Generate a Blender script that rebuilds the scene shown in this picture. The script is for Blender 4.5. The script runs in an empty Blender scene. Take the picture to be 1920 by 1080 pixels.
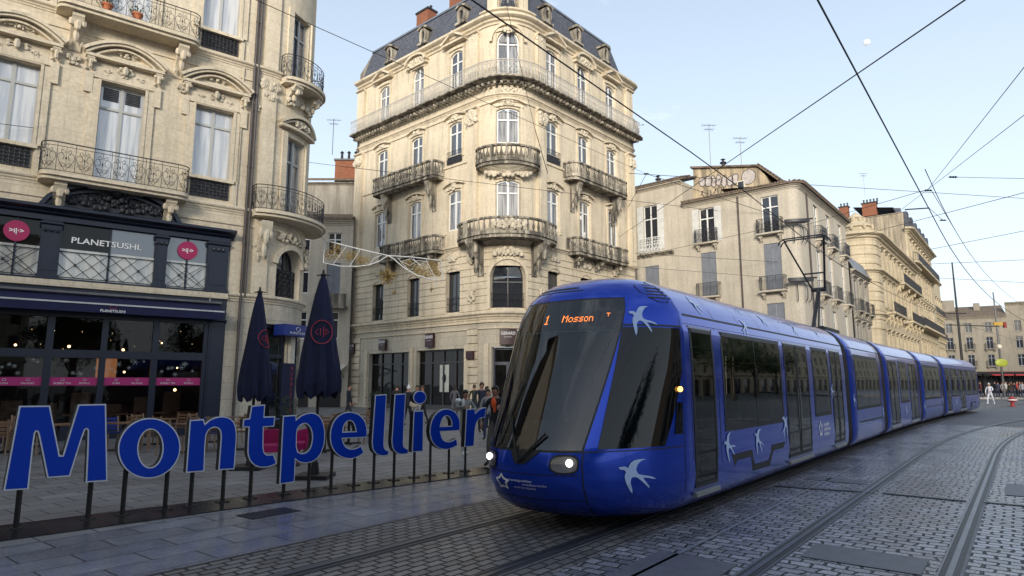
import bpy, math, random
from mathutils import Vector, Matrix, noise
from mathutils.geometry import tessellate_polygon
random.seed(7)
PI = math.pi
sc = bpy.context.scene
COL = sc.collection
R = math.radians
MATS = {}

# ------------------------------------------------------------------ camera
F, HOR, CH = 1200.0, 718.0, 1.8
pitch = math.atan((HOR - 540) / F)
cam_d = bpy.data.cameras.new('camera'); cam = bpy.data.objects.new('camera', cam_d); COL.objects.link(cam)
cam.location = (0, 0, CH); cam.rotation_euler = (PI / 2 + pitch, 0, 0)
cam_d.sensor_width = 36; cam_d.lens = F / 1920 * 36; cam_d.clip_end = 3000; cam_d.clip_start = .05
sc.camera = cam
_c, _s = math.cos(pitch), math.sin(pitch)
def ray(x, y):
    u = (x - 960) / F; v = (540 - y) / F
    return u, _c - _s * v, _s + _c * v
def A(x, y, Y):
    a, b, d = ray(x, y); t = Y / b
    return Vector((a * t, Y, CH + d * t))
def G(x, y, z=0):
    a, b, d = ray(x, y); t = (z - CH) / d
    return Vector((a * t, b * t, z))

# ------------------------------------------------------------------ mesh builder
class MB:
    def __init__(s): s.v = []; s.f = []; s.uv = []; s.mi = []; s.m = 0
    def add(s, vs, fs, uvs=None):
        b = len(s.v)
        for i, p in enumerate(vs):
            s.v.append((p[0], p[1], p[2])); s.uv.append(uvs[i] if uvs else (p[0] * .7 + p[1] * .7, p[2]))
        for f in fs: s.f.append([b + i for i in f]); s.mi.append(s.m)
    def box(s, x0, x1, y0, y1, z0, z1):
        vs = [(x, y, z) for x in (x0, x1) for y in (y0, y1) for z in (z0, z1)]
        s.add(vs, [(0, 1, 3, 2), (4, 6, 7, 5), (0, 4, 5, 1), (2, 3, 7, 6), (0, 2, 6, 4), (1, 5, 7, 3)])
    def hull8(s, vs):  # bottom 4 then top 4, both counter clockwise
        s.add(vs, [(3, 2, 1, 0), (4, 5, 6, 7), (0, 1, 5, 4), (1, 2, 6, 5), (2, 3, 7, 6), (3, 0, 4, 7)])
    def bar(s, a, b, w, h=None, up=(0, 0, 1)):
        a = Vector(a); b = Vector(b); h = h or w; d = (b - a).normalized(); up = Vector(up)
        if abs(d.dot(up)) > .95: up = Vector((1, 0, 0)) if abs(d.x) < .9 else Vector((0, 1, 0))
        r = d.cross(up).normalized() * w / 2; u = r.cross(d).normalized() * h / 2
        s.hull8([a - r - u, a + r - u, b + r - u, b - r - u, a - r + u, a + r + u, b + r + u, b - r + u])
    def tube(s, pts, r, n=6, closed=False, cap=True):
        pts = [Vector(p) for p in pts]; m = len(pts)
        if m < 2: return
        rr = r if isinstance(r, (list, tuple)) else [r] * m
        b = len(s.v); ref = None; vs = []
        for i, p in enumerate(pts):
            if closed: d = pts[(i + 1) % m] - pts[i - 1]
            else: d = pts[min(i + 1, m - 1)] - pts[max(i - 1, 0)]
            if d.length < 1e-9: d = Vector((0, 0, 1))
            d.normalize()
            if ref is None: ref = Vector((0, 0, 1)) if abs(d.z) < .9 else Vector((1, 0, 0))
            u = (ref - d * ref.dot(d)); u = u.normalized() if u.length > 1e-6 else d.orthogonal().normalized()
            ref = u; w = d.cross(u)
            for k in range(n):
                a = 2 * PI * k / n; vs.append(p + (u * math.cos(a) + w * math.sin(a)) * rr[i])
        fs = []
        for i in range(m if closed else m - 1):
            j = (i + 1) % m
            for k in range(n):
                l = (k + 1) % n; fs.append((i * n + k, i * n + l, j * n + l, j * n + k))
        if cap and not closed: fs.append(tuple(range(n - 1, -1, -1))); fs.append(tuple((m - 1) * n + k for k in range(n)))
        s.add(vs, fs)
    def lathe(s, c, prof, n=12, a0=0, a1=2 * PI, sx=1, sy=1):
        full = abs(a1 - a0 - 2 * PI) < 1e-6; m = n if full else n + 1; vs = []
        for r, z in prof:
            for k in range(m):
                a = a0 + (a1 - a0) * k / n; vs.append((c[0] + r * sx * math.cos(a), c[1] + r * sy * math.sin(a), c[2] + z))
        fs = []
        for i in range(len(prof) - 1):
            for k in range(n):
                l = (k + 1) % m; fs.append((i * m + k, i * m + l, (i + 1) * m + l, (i + 1) * m + k))
        if full:
            if prof[0][0] > 1e-6: fs.append(tuple(range(m - 1, -1, -1)))
            if prof[-1][0] > 1e-6: fs.append(tuple((len(prof) - 1) * m + k for k in range(m)))
        s.add(vs, fs)
    def blob(s, c, rx, ry, rz, n=6, m=4, M=None):
        vs = []; fs = []
        for i in range(m + 1):
            p = PI * i / m
            for k in range(n):
                a = 2 * PI * k / n; q = Vector((rx * math.sin(p) * math.cos(a), ry * math.sin(p) * math.sin(a), rz * math.cos(p)))
                if M: q = M @ q
                vs.append(Vector(c) + q)
        for i in range(m):
            for k in range(n):
                l = (k + 1) % n; fs.append((i * n + k, (i + 1) * n + k, (i + 1) * n + l, i * n + l))
        s.add(vs, fs)
    def slab(s, pts, z0, z1):  # polygon in xy extruded in z (ccw)
        n = len(pts); vs = [(p[0], p[1], z0) for p in pts] + [(p[0], p[1], z1) for p in pts]
        fs = [(i, (i + 1) % n, n + (i + 1) % n, n + i) for i in range(n)] + [tuple(range(n - 1, -1, -1)), tuple(range(n, 2 * n))]
        s.add(vs, fs)
    def shape(s, loops, fn, fn2=None, sub=0):
        """loops of 2D points (first outer) -> filled face through fn; with fn2 a thick plate"""
        ls = [[Vector((p[0], p[1], 0)) for p in l] for l in loops]
        tris = tessellate_polygon(ls); flat = [p for l in ls for p in l]
        a = [fn(p.x, p.y) for p in flat]
        def area(t): p, q, r = (flat[i] for i in t); return (q - p).cross(r - p).z
        tr = [t if area(t) > 0 else (t[0], t[2], t[1]) for t in tris]
        if sub:
            fl = [(p.x, p.y) for p in flat]
            for _ in range(sub):
                nt = []; mid = {}
                def md(i, j):
                    k = (min(i, j), max(i, j))
                    if k not in mid: mid[k] = len(fl); fl.append(((fl[i][0] + fl[j][0]) / 2, (fl[i][1] + fl[j][1]) / 2))
                    return mid[k]
                for i, j, k in tr: x, y, z = md(i, j), md(j, k), md(k, i); nt += [(i, x, z), (x, j, y), (z, y, k), (x, y, z)]
                tr = nt
            s.add([fn(*p) for p in fl], tr); return
        if not fn2: s.add(a, tr); return
        b = [fn2(p.x, p.y) for p in flat]; n = len(flat)
        fs = list(tr) + [(t[0] + n, t[2] + n, t[1] + n) for t in tr]; o = 0
        for l in loops:
            k = len(l)
            for i in range(k): j = (i + 1) % k; fs.append((o + i, o + j, n + o + j, n + o + i))
            o += k
        s.add(a + b, fs)
    def build(s, name, mats, parent=None, smooth=True, label=None, sharp=35, bevel=0, subsurf=0):
        if not isinstance(mats, (list, tuple)): mats = [mats]
        o = Vector((0, 0, 0)); p = parent
        while p is not None: o += p.location; p = p.parent
        me = bpy.data.meshes.new(name)
        loc = Vector((0, 0, 0))
        if parent is None and s.v:
            xs = [v[0] for v in s.v]; ys = [v[1] for v in s.v]; zs = [v[2] for v in s.v]
            loc = Vector(((min(xs) + max(xs)) / 2, (min(ys) + max(ys)) / 2, min(zs)))
        o = o + loc
        me.from_pydata([(v[0] - o.x, v[1] - o.y, v[2] - o.z) for v in s.v], [], s.f)
        for m in mats: me.materials.append(m)
        uvl = me.uv_layers.new(name='UVMap')
        uvl.data.foreach_set('uv', [c for l in me.loops for c in s.uv[l.vertex_index]])
        me.polygons.foreach_set('material_index', s.mi)
        me.polygons.foreach_set('use_smooth', [smooth] * len(me.polygons))
        me.update()
        if smooth: me.set_sharp_from_angle(angle=R(sharp))
        ob = bpy.data.objects.new(name, me); COL.objects.link(ob); ob.location = loc
        if parent is not None: ob.parent = parent
        if label: ob['label'] = label
        if bevel:
            b = ob.modifiers.new('bevel', 'BEVEL'); b.width = bevel; b.segments = 2; b.limit_method = 'ANGLE'
        if subsurf:
            b = ob.modifiers.new('sub', 'SUBSURF'); b.levels = subsurf; b.render_levels = subsurf
        return ob
def tag(o, label=None, cat=None, group=None, kind=None):
    if label and not 4 <= len(label.split()) <= 16: print('LABEL', len(label.split()), label)
    if label: o['label'] = label
    if cat: o['category'] = cat
    if group: o['group'] = group
    if kind: o['kind'] = kind
    return o
def empty(name, loc, label, cat, group=None, rz=0):
    o = bpy.data.objects.new(name, None); COL.objects.link(o); o.location = loc; o.rotation_euler = (0, 0, rz)
    o.empty_display_size = .2
    return tag(o, label, cat, group)
def copy_tree(o, parent=None):
    c = o.copy(); COL.objects.link(c)
    if parent: c.parent = parent
    for ch in o.children: copy_tree(ch, c)
    return c

# ------------------------------------------------------------------ facade path
class Path:
    """plan path; outward side is on the right of travel. w = distance outwards"""
    def __init__(s, p, heading, segs):
        s.segs = []; pos = Vector((p[0], p[1])); a = heading; t = 0
        for g in segs:
            if g[0] == 'L':
                d = Vector((math.cos(a), math.sin(a))); s.segs.append(('L', t, t + g[1], pos.copy(), d.copy())); pos = pos + d * g[1]; t += g[1]
            else:
                r, deg = g[1], R(g[2]); nrm = Vector((math.sin(a), -math.cos(a))); c = pos - nrm * r
                s.segs.append(('A', t, t + r * deg, c.copy(), r, a - PI / 2)); a += deg
                pos = c + Vector((math.sin(a), -math.cos(a))) * r; t += r * deg
        s.len = t
    def at(s, t, w=0, z=0):
        g = next((g for g in s.segs if t <= g[2]), s.segs[-1])
        if g[0] == 'L':
            d = g[4]; p = g[3] + d * (t - g[1]) + Vector((d.y, -d.x)) * w
        else:
            a = g[5] + (t - g[1]) / g[4]; p = g[3] + Vector((math.cos(a), math.sin(a))) * (g[4] + w)
        return Vector((p.x, p.y, z))
    def div(s, a, b, ds=.35):
        """breakpoints between a and b, dense on arcs"""
        out = [a]
        for g in s.segs:
            lo, hi = max(a, g[1]), min(b, g[2])
            if hi - lo < 1e-6: continue
            if g[0] == 'A':
                n = max(1, math.ceil((hi - lo) / ds)); out += [lo + (hi - lo) * k / n for k in range(n + 1)]
            else: out += [lo, hi]
        out.append(b); out.sort(); res = [out[0]]
        for x in out[1:]:
            if x - res[-1] > 1e-4: res.append(x)
        if len(res) < 2: res = [a, b]
        return res
def pbox(mb, P, s0, s1, w0, w1, z0, z1, ds=.35):
    S = P.div(s0, s1, ds); n = len(S); vs = []; uv = []
    for t in S:
        for w, z in ((w0, z0), (w1, z0), (w1, z1), (w0, z1)):
            vs.append(P.at(t, w, z)); uv.append((t, z + w))
    fs = []
    for i in range(n - 1):
        for k in range(4): l = (k + 1) % 4; fs.append((i * 4 + k, (i + 1) * 4 + k, (i + 1) * 4 + l, i * 4 + l))
    fs += [(0, 1, 2, 3), tuple((n - 1) * 4 + k for k in (3, 2, 1, 0))]
    mb.add(vs, fs, uv)
def sweep(mb, P, s0, s1, prof, ds=.3):
    """prof: closed polygon of (w,z)"""
    S = P.div(s0, s1, ds); n = len(S); m = len(prof); vs = []; uv = []
    for t in S:
        for w, z in prof: vs.append(P.at(t, w, z)); uv.append((t, z + w * .5))
    fs = []
    for i in range(n - 1):
        for k in range(m): l = (k + 1) % m; fs.append((i * m + k, (i + 1) * m + k, (i + 1) * m + l, i * m + l))
    fs += [tuple(range(m)), tuple((n - 1) * m + k for k in range(m - 1, -1, -1))]
    mb.add(vs, fs, uv)
def cornice(mb, P, s0, s1, z, h, d):
    sweep(mb, P, s0, s1, [(0, z), (d * .15, z), (d * .2, z + h * .2), (d * .45, z + h * .32), (d * .5, z + h * .5), (d * .9, z + h * .62), (d, z + h * .7), (d, z + h * .92), (d * .9, z + h), (0, z + h)])
def mold(mb, P, pts, th, w0, w1, closed=False):
    """thick polyline in the facade plane"""
    n = len(pts); vs = []; uv = []
    for i, (x, z) in enumerate(pts):
        if closed: a, b = pts[i - 1], pts[(i + 1) % n]
        else: a, b = pts[max(i - 1, 0)], pts[min(i + 1, n - 1)]
        dx, dz = b[0] - a[0], b[1] - a[1]; l = math.hypot(dx, dz) or 1; nx, nz = -dz / l * th / 2, dx / l * th / 2
        for q, w in ((-1, w0), (-1, w1), (1, w1), (1, w0)):
            vs.append(P.at(x + nx * q, w, z + nz * q)); uv.append((x, z + w))
    fs = []
    for i in range(n if closed else n - 1):
        j = (i + 1) % n
        for k in range(4): l = (k + 1) % 4; fs.append((i * 4 + k, j * 4 + k, j * 4 + l, i * 4 + l))
    if not closed: fs += [(3, 2, 1, 0), tuple((n - 1) * 4 + k for k in range(4))]
    mb.add(vs, fs, uv)
def archz(o, s):
    """top height of opening o at s"""
    if not o.get('arch'): return o['z1']
    c = (o['s0'] + o['s1']) / 2; h = (o['s1'] - o['s0']) / 2; r = o['arch']; x = min(1, abs(s - c) / h)
    if r >= h * .95: return o['z1'] - r + r * math.sqrt(max(0, 1 - x * x))
    Rr = (h * h + r * r) / (2 * r)
    return o['z1'] - Rr + math.sqrt(max(0, Rr * Rr - (x * h) ** 2))
def arch_pts(o, n=12, g=0):
    c = (o['s0'] + o['s1']) / 2; h = (o['s1'] - o['s0']) / 2
    return [(c + h * math.cos(PI * (1 - k / n)) * (1 + g / h), archz(o, c + h * math.cos(PI * (1 - k / n))) + g) for k in range(n + 1)]
def wall(mb, P, s0, s1, z0, z1, ops=(), w=0, depth=.28, ds=.4):
    ops = [o for o in ops if o['s1'] > s0 and o['s0'] < s1 and o['z1'] > z0 and o['z0'] < z1]
    S = set(P.div(s0, s1, ds)); Z = {z0, z1}
    for o in ops: S |= {max(s0, o['s0']), min(s1, o['s1'])}; Z |= {max(z0, o['z0']), min(z1, o['z1'])}
    def clean(L):
        L = sorted(L); r = [L[0]]
        for x in L[1:]:
            if x - r[-1] > 1e-4: r.append(x)
        return r
    S = clean(S); Z = clean(Z); idx = {}; vs = []; uv = []; fs = []
    def V(s, ww, z):
        k = (round(s, 4), round(ww, 4), round(z, 4))
        if k not in idx: idx[k] = len(vs); vs.append(P.at(s, ww, z)); uv.append((s, z + (w - ww)))
        return idx[k]
    for a, b in zip(S, S[1:]):
        for c, d in zip(Z, Z[1:]):
            ms, mz = (a + b) / 2, (c + d) / 2
            if any(o['s0'] < ms < o['s1'] and o['z0'] < mz < o['z1'] for o in ops): continue
            fs.append((V(a, w, c), V(b, w, c), V(b, w, d), V(a, w, d)))
    for o in ops:
        a, b, c, d = max(s0, o['s0']), min(s1, o['s1']), max(z0, o['z0']), min(z1, o['z1']); g = o.get('depth', depth)
        zs = d - o.get('arch', 0)
        for s_ in (a, b): q = (V(s_, w, c), V(s_, w - g, c), V(s_, w - g, zs), V(s_, w, zs)); fs.append(q if s_ == a else q[::-1])
        SS = P.div(a, b, ds)
        for x, y in zip(SS, SS[1:]): fs.append((V(x, w, c), V(y, w, c), V(y, w - g, c), V(x, w - g, c)))
        if o.get('arch'):
            q = arch_pts(o)
            for (x, zx), (y, zy) in zip(q, q[1:]):
                fs.append((V(x, w, zx), V(y, w, zy), V(y, w, d), V(x, w, d))); fs.append((V(x, w, zx), V(x, w - g, zx), V(y, w - g, zy), V(y, w, zy)))
        else:
            for x, y in zip(SS, SS[1:]): fs.append((V(x, w, d), V(x, w - g, d), V(y, w - g, d), V(y, w, d)))
    mb.add(vs, fs, uv)
def window(P, o, parent, mf, mp, w=-.16, fw=.07, trans=.72, mull=1, bars=0, name='window', label=None):
    """frame with mullion and transom, and its pane as a child"""
    f = MB(); a, b, c, d = o['s0'], o['s1'], o['z0'], o['z1']; m = (a + b) / 2; ar = o.get('arch', 0); zs = d - ar
    pbox(f, P, a, a + fw, w - .06, w, c, zs, 9); pbox(f, P, b - fw, b, w - .06, w, c, zs, 9)
    pbox(f, P, a + fw, b - fw, w - .06, w - .002, c, c + fw * 1.4, 9)
    if ar: q = arch_pts(o, 12); mold(f, P, [(m + (x - m) * (1 - fw * .5 / ((b - a) / 2)), z - fw * .5) for x, z in q], fw, w - .06, w)
    else: pbox(f, P, a + fw, b - fw, w - .06, w - .002, d - fw, d, 9)
    zt = c + (d - c) * trans
    if trans: pbox(f, P, a + fw, b - fw, w - .055, w + .012, zt - fw * .6, zt + fw * .6, 9)
    for k in range(mull):
        x = a + (b - a) * (k + 1) / (mull + 1); pbox(f, P, x - fw * .75, x + fw * .75, w - .05, w + .008, c + fw, archz(o, x) - fw * .4, 9)
    for k in range(bars):
        z = c + (zt - c) * (k + 1) / (bars + 1); pbox(f, P, a + fw, b - fw, w - .04, w - .006, z - .018, z + .018, 9)
    fo = f.build(name, mf, parent, smooth=False, label=label)
    p = MB()
    if ar:
        q = arch_pts(o, 12); vs = [P.at(m, w - .035, zs - .01)] + [P.at(x, w - .035, z) for x, z in q]; uv = [(m, zs)] + list(q)
        p.add(vs, [(0, i + 1, i) for i in range(1, len(q))], uv)
        p.add([P.at(a, w - .035, c), P.at(b, w - .035, c), P.at(b, w - .035, zs), P.at(a, w - .035, zs)], [(0, 1, 2, 3)], [(a, c), (b, c), (b, zs), (a, zs)])
    else: p.add([P.at(a, w - .035, c), P.at(b, w - .035, c), P.at(b, w - .035, d), P.at(a, w - .035, d)], [(0, 1, 2, 3)], [(a, c), (b, c), (b, d), (a, d)])
    p.build('pane', mp, fo, smooth=False)
    return fo
def console(mb, P, s, wd, z, h, d, n=10):
    """scrolled bracket, top at z, projecting d"""
    pr = [(0, z), (d, z), (d, z - h * .12)]
    for k in range(n + 1):
        t = k / n; pr.append((d * (.82 * (1 - t) ** 1.6 + .12 * math.sin(t * PI * 2) * (1 - t * .4) + .1), z - h * (.16 + .8 * t)))
    pr += [(.04, z - h), (0, z - h)]
    sweep(mb, P, s - wd / 2, s + wd / 2, pr[::-1], 9)
    for q in (-1, 1):
        mb.blob(P.at(s + q * wd * .5, d * .72, z - h * .27), .05 + d * .08, .05 + d * .08, h * .13)
        mb.blob(P.at(s + q * wd * .5, d * .3, z - h * .8), .05, .05, h * .1)
    mb.blob(P.at(s, d * .75, z - h * .33), wd * .38, wd * .3, h * .2)
    mb.blob(P.at(s, .1 + d * .3, z - h * .62), wd * .3, wd * .3, h * .2)
def carve(mb, P, s, z, ws, hs, n=10, w=.04, sz=.07, seed=0):
    """mirrored cluster of carved leaves and scrolls"""
    rn = random.Random(seed + int(s * 31 + z * 17))
    mb.blob(P.at(s, w, z), sz * 1.5, sz * 1.2, sz * 1.6)
    for k in range(n):
        a = rn.random() * ws / 2; b = (rn.random() - .5) * hs * (1 - a / ws); r = sz * (.5 + rn.random() * .8)
        for q in (-1, 1): mb.blob(P.at(s + q * a, w, z + b), r * (.7 + .6 * rn.random()), r * .7, r)
    for q in (-1, 1):
        pts = [P.at(s + q * (ws * .25 + ws * .2 * (1 - k / 9) * math.cos(k * .8)), w + .02, z + hs * .25 * (1 - k / 9) * math.sin(k * .8)) for k in range(9)]
        mb.tube(pts, sz * .35, 5)
def plan_curve(pts, rad, n=6):
    """round the corners of an open (s,w) polyline"""
    out = [pts[0]]
    for i in range(1, len(pts) - 1):
        p, a, b = Vector(pts[i]), Vector(pts[i - 1]), Vector(pts[i + 1]); r = min(rad, (a - p).length * .5, (b - p).length * .5)
        u = p + (a - p).normalized() * r; v = p + (b - p).normalized() * r
        for k in range(n + 1): t = k / n; q = u * (1 - t) ** 2 + p * 2 * t * (1 - t) + v * t * t; out.append((q.x, q.y))
    out.append(pts[-1]); return out
def resample(pts, step):
    L = [0]
    for a, b in zip(pts, pts[1:]): L.append(L[-1] + (Vector(b) - Vector(a)).length)
    n = max(1, round(L[-1] / step)); out = []; j = 0
    for k in range(n + 1):
        t = L[-1] * k / n
        while j < len(pts) - 2 and L[j + 1] < t: j += 1
        f = (t - L[j]) / max(1e-9, L[j + 1] - L[j]); a, b = Vector(pts[j]), Vector(pts[j + 1]); out.append(tuple(a + (b - a) * f))
    return out
def slab_sw(mb, P, pts, z0, z1):
    """balcony floor from (s,w) outline, closed back to the wall"""
    q = [P.at(a, b, 0) for a, b in pts]; mb.slab([(p.x, p.y) for p in q], z0, z1)
def ribbon_sw(mb, P, pts, half, z0, z1):
    """wall-like strip following (s,w) pts"""
    q = [P.at(a, b, 0).to_2d() for a, b in pts]; n = len(q); vs = []
    for i, p in enumerate(q):
        d = (q[min(i + 1, n - 1)] - q[max(i - 1, 0)]).normalized(); m = Vector((d.y, -d.x)) * half
        for r, z in ((-1, z0), (1, z0), (1, z1), (-1, z1)): vs.append((p.x + m.x * r, p.y + m.y * r, z))
    fs = []
    for i in range(n - 1):
        for k in range(4): l = (k + 1) % 4; fs.append((i * 4 + k, (i + 1) * 4 + k, (i + 1) * 4 + l, i * 4 + l))
    fs += [(3, 2, 1, 0), tuple((n - 1) * 4 + k for k in range(4))]; mb.add(vs, fs)
BAL = [(.05, 0), (.075, .04), (.045, .1), (.085, .26), (.09, .36), (.05, .55), (.035, .68), (.06, .74), (.06, .8)]
def stone_balcony(P, parent, pts, z, h=.95, m=None, brk=(), bd=.7, bh=1.2, bw=.35, name='balcony', step=.24, label=None):
    b = MB(); slab_sw(b, P, pts, z - .22, z); inner = [(s_, w_) for s_, w_ in pts]
    ribbon_sw(b, P, pts, .05, z - .3, z - .22); ribbon_sw(b, P, pts, .1, z - .08, z + .002)
    for s_ in brk: console(b, P, s_, bw, z - .2, bh, bd)
    o = b.build(name, m, parent, label=label)
    r = MB(); ribbon_sw(r, P, pts, .09, z + .003, z + .14); ribbon_sw(r, P, pts, .1, z + h - .12, z + h)
    q = resample(pts, step)
    for i, (s_, w_) in enumerate(q):
        c = P.at(s_, w_, z + .14)
        if i % 8 == 0 or i == len(q) - 1: r.lathe(c, [(.13, 0), (.13, h - .27)], 4)
        else: r.lathe(c, [(a, t * (h - .26) / .8) for a, t in BAL], 6)
    r.build('balustrade', m, o); return o
def spiral(c, r, a0, turns, n=14):
    return [(c[0] + r * (1 - .75 * k / n) * math.cos(a0 + turns * 2 * PI * k / n), c[1] + r * (1 - .75 * k / n) * math.sin(a0 + turns * 2 * PI * k / n)) for k in range(n + 1)]
def iron_rail(P, parent, pts, z, h, m, rr=.011, step=.46, scroll=True, name='railing', bars=False):
    r = MB(); L = [0]
    for a, b in zip(pts, pts[1:]): L.append(L[-1] + (P.at(*b) - P.at(*a)).length)
    def on(t):
        t = min(max(t, 0), L[-1]); j = 0
        while j < len(L) - 2 and L[j + 1] < t: j += 1
        f = (t - L[j]) / max(1e-9, L[j + 1] - L[j]); a, b = Vector(pts[j]), Vector(pts[j + 1]); return tuple(a + (b - a) * f)
    def X(u, v): s_, w_ = on(u); return P.at(s_, w_, z + v)
    T = L[-1]; K = max(2, int(T / .15))
    for v, q in ((.06, 1), (h, 1.7), (h - .12, .9)): r.tube([X(T * k / K, v) for k in range(K + 1)], rr * q, 5)
    n = max(1, round(T / step)); d = T / n
    for i in range(n + 1): r.tube([X(i * d, 0), X(i * d, h)], rr * (1.3 if i in (0, n) else .9), 4)
    if bars:
        for i in range(int(T / .11)): r.tube([X(i * .11, .06), X(i * .11, h)], rr * .75, 4)
    if scroll:
        for i in range(n):
            c = (i + .5) * d; H = h - .16; q = d * .47
            for sg in (-1, 1):
                pts2 = [(c + sg * q * (.06 + .9 * math.sin(PI * .5 * t) ** 1.3), .08 + H * .55 * t) for t in [k / 7 for k in range(8)]]
                e = pts2[-1]; pts2 += [(c + sg * (q * .6 + q * .36 * math.cos(a)), e[1] + q * .5 * math.sin(a)) for a in [k * .6 for k in range(1, 8)]]
                r.tube([X(*p) for p in pts2], rr * .8, 4, cap=False)
                r.tube([X(*p) for p in spiral((c + sg * q * .38, .08 + H * .2), q * .42, -PI / 2 * sg + PI / 2, sg * 1.3, 11)], rr * .7, 4, cap=False)
                r.tube([X(*p) for p in spiral((c + sg * q * .3, .08 + H * .75), q * .34, PI / 2, -sg * 1.2, 9)], rr * .7, 4, cap=False)
            r.blob(X(c, .08 + H * .5), .03, .03, .045); r.tube([X(c, .08 + H * .1), X(c, h - .12)], rr * .7, 4)
    return r.build(name, m, parent)
def text(body, size, m, parent, fn, name='lettering', ext=0, align='CENTER', label=None, sx=1, bold=0):
    """flat text whose 2D points are mapped through fn(x,y)->3D"""
    c = bpy.data.curves.new(name, 'FONT'); c.body = body; c.size = size; c.align_x = align; c.align_y = 'CENTER'; c.resolution_u = 3; c.offset = bold
    o = bpy.data.objects.new('tmp', c); COL.objects.link(o); dg = bpy.context.evaluated_depsgraph_get()
    me = bpy.data.meshes.new_from_object(o.evaluated_get(dg)); bpy.data.objects.remove(o); bpy.data.curves.remove(c)
    mb = MB(); mb.add([fn(v.co.x * sx, v.co.y) for v in me.vertices], [tuple(p.vertices) for p in me.polygons]); bpy.data.meshes.remove(me)
    return mb.build(name, m, parent, smooth=False, label=label)
# ------------------------------------------------------------------ materials
def nodes(name):
    m = bpy.data.materials.new(name); m.use_nodes = True; nt = m.node_tree; b = nt.nodes['Principled BSDF']; MATS[name] = m
    return m, nt, b, (lambda t, **k: mk(nt, t, **k)), nt.links.new
def mk(nt, t, **k):
    n = nt.nodes.new(t)
    for a, v in k.items():
        if a.startswith('i_'): n.inputs[a[2:].replace('_', ' ')].default_value = v
        else: setattr(n, a, v)
    return n
def plain(name, col, rough=.5, metal=0, ior=1.5, coat=0, emit=None, es=0, noise_amt=.12, nscale=3, bump=0, bscale=40):
    m, nt, b, N, L = nodes(name)
    b.inputs['Roughness'].default_value = rough; b.inputs['Metallic'].default_value = metal; b.inputs['IOR'].default_value = ior
    b.inputs['Coat Weight'].default_value = coat; b.inputs['Coat Roughness'].default_value = .03
    c = (*col, 1)
    if noise_amt:
        g = N('ShaderNodeNewGeometry'); n = N('ShaderNodeTexNoise', i_Scale=nscale, i_Detail=6.0); L(g.outputs['Position'], n.inputs['Vector'])
        r = N('ShaderNodeMapRange'); L(n.outputs[0], r.inputs[0]); r.inputs[1].default_value = .3; r.inputs[2].default_value = .7; r.inputs[3].default_value = 1 - noise_amt; r.inputs[4].default_value = 1 + noise_amt
        x = N('ShaderNodeVectorMath', operation='SCALE'); x.inputs[0].default_value = col; L(r.outputs[0], x.inputs['Scale']); L(x.outputs[0], b.inputs['Base Color'])
        if bump:
            n2 = N('ShaderNodeTexNoise', i_Scale=float(bscale), i_Detail=5.0); L(g.outputs['Position'], n2.inputs['Vector'])
            bp = N('ShaderNodeBump', i_Strength=bump, i_Distance=.02); L(n2.outputs[0], bp.inputs['Height']); L(bp.outputs[0], b.inputs['Normal'])
    else: b.inputs['Base Color'].default_value = c
    if emit: b.inputs['Emission Color'].default_value = (*emit, 1); b.inputs['Emission Strength'].default_value = es
    return m
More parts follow.
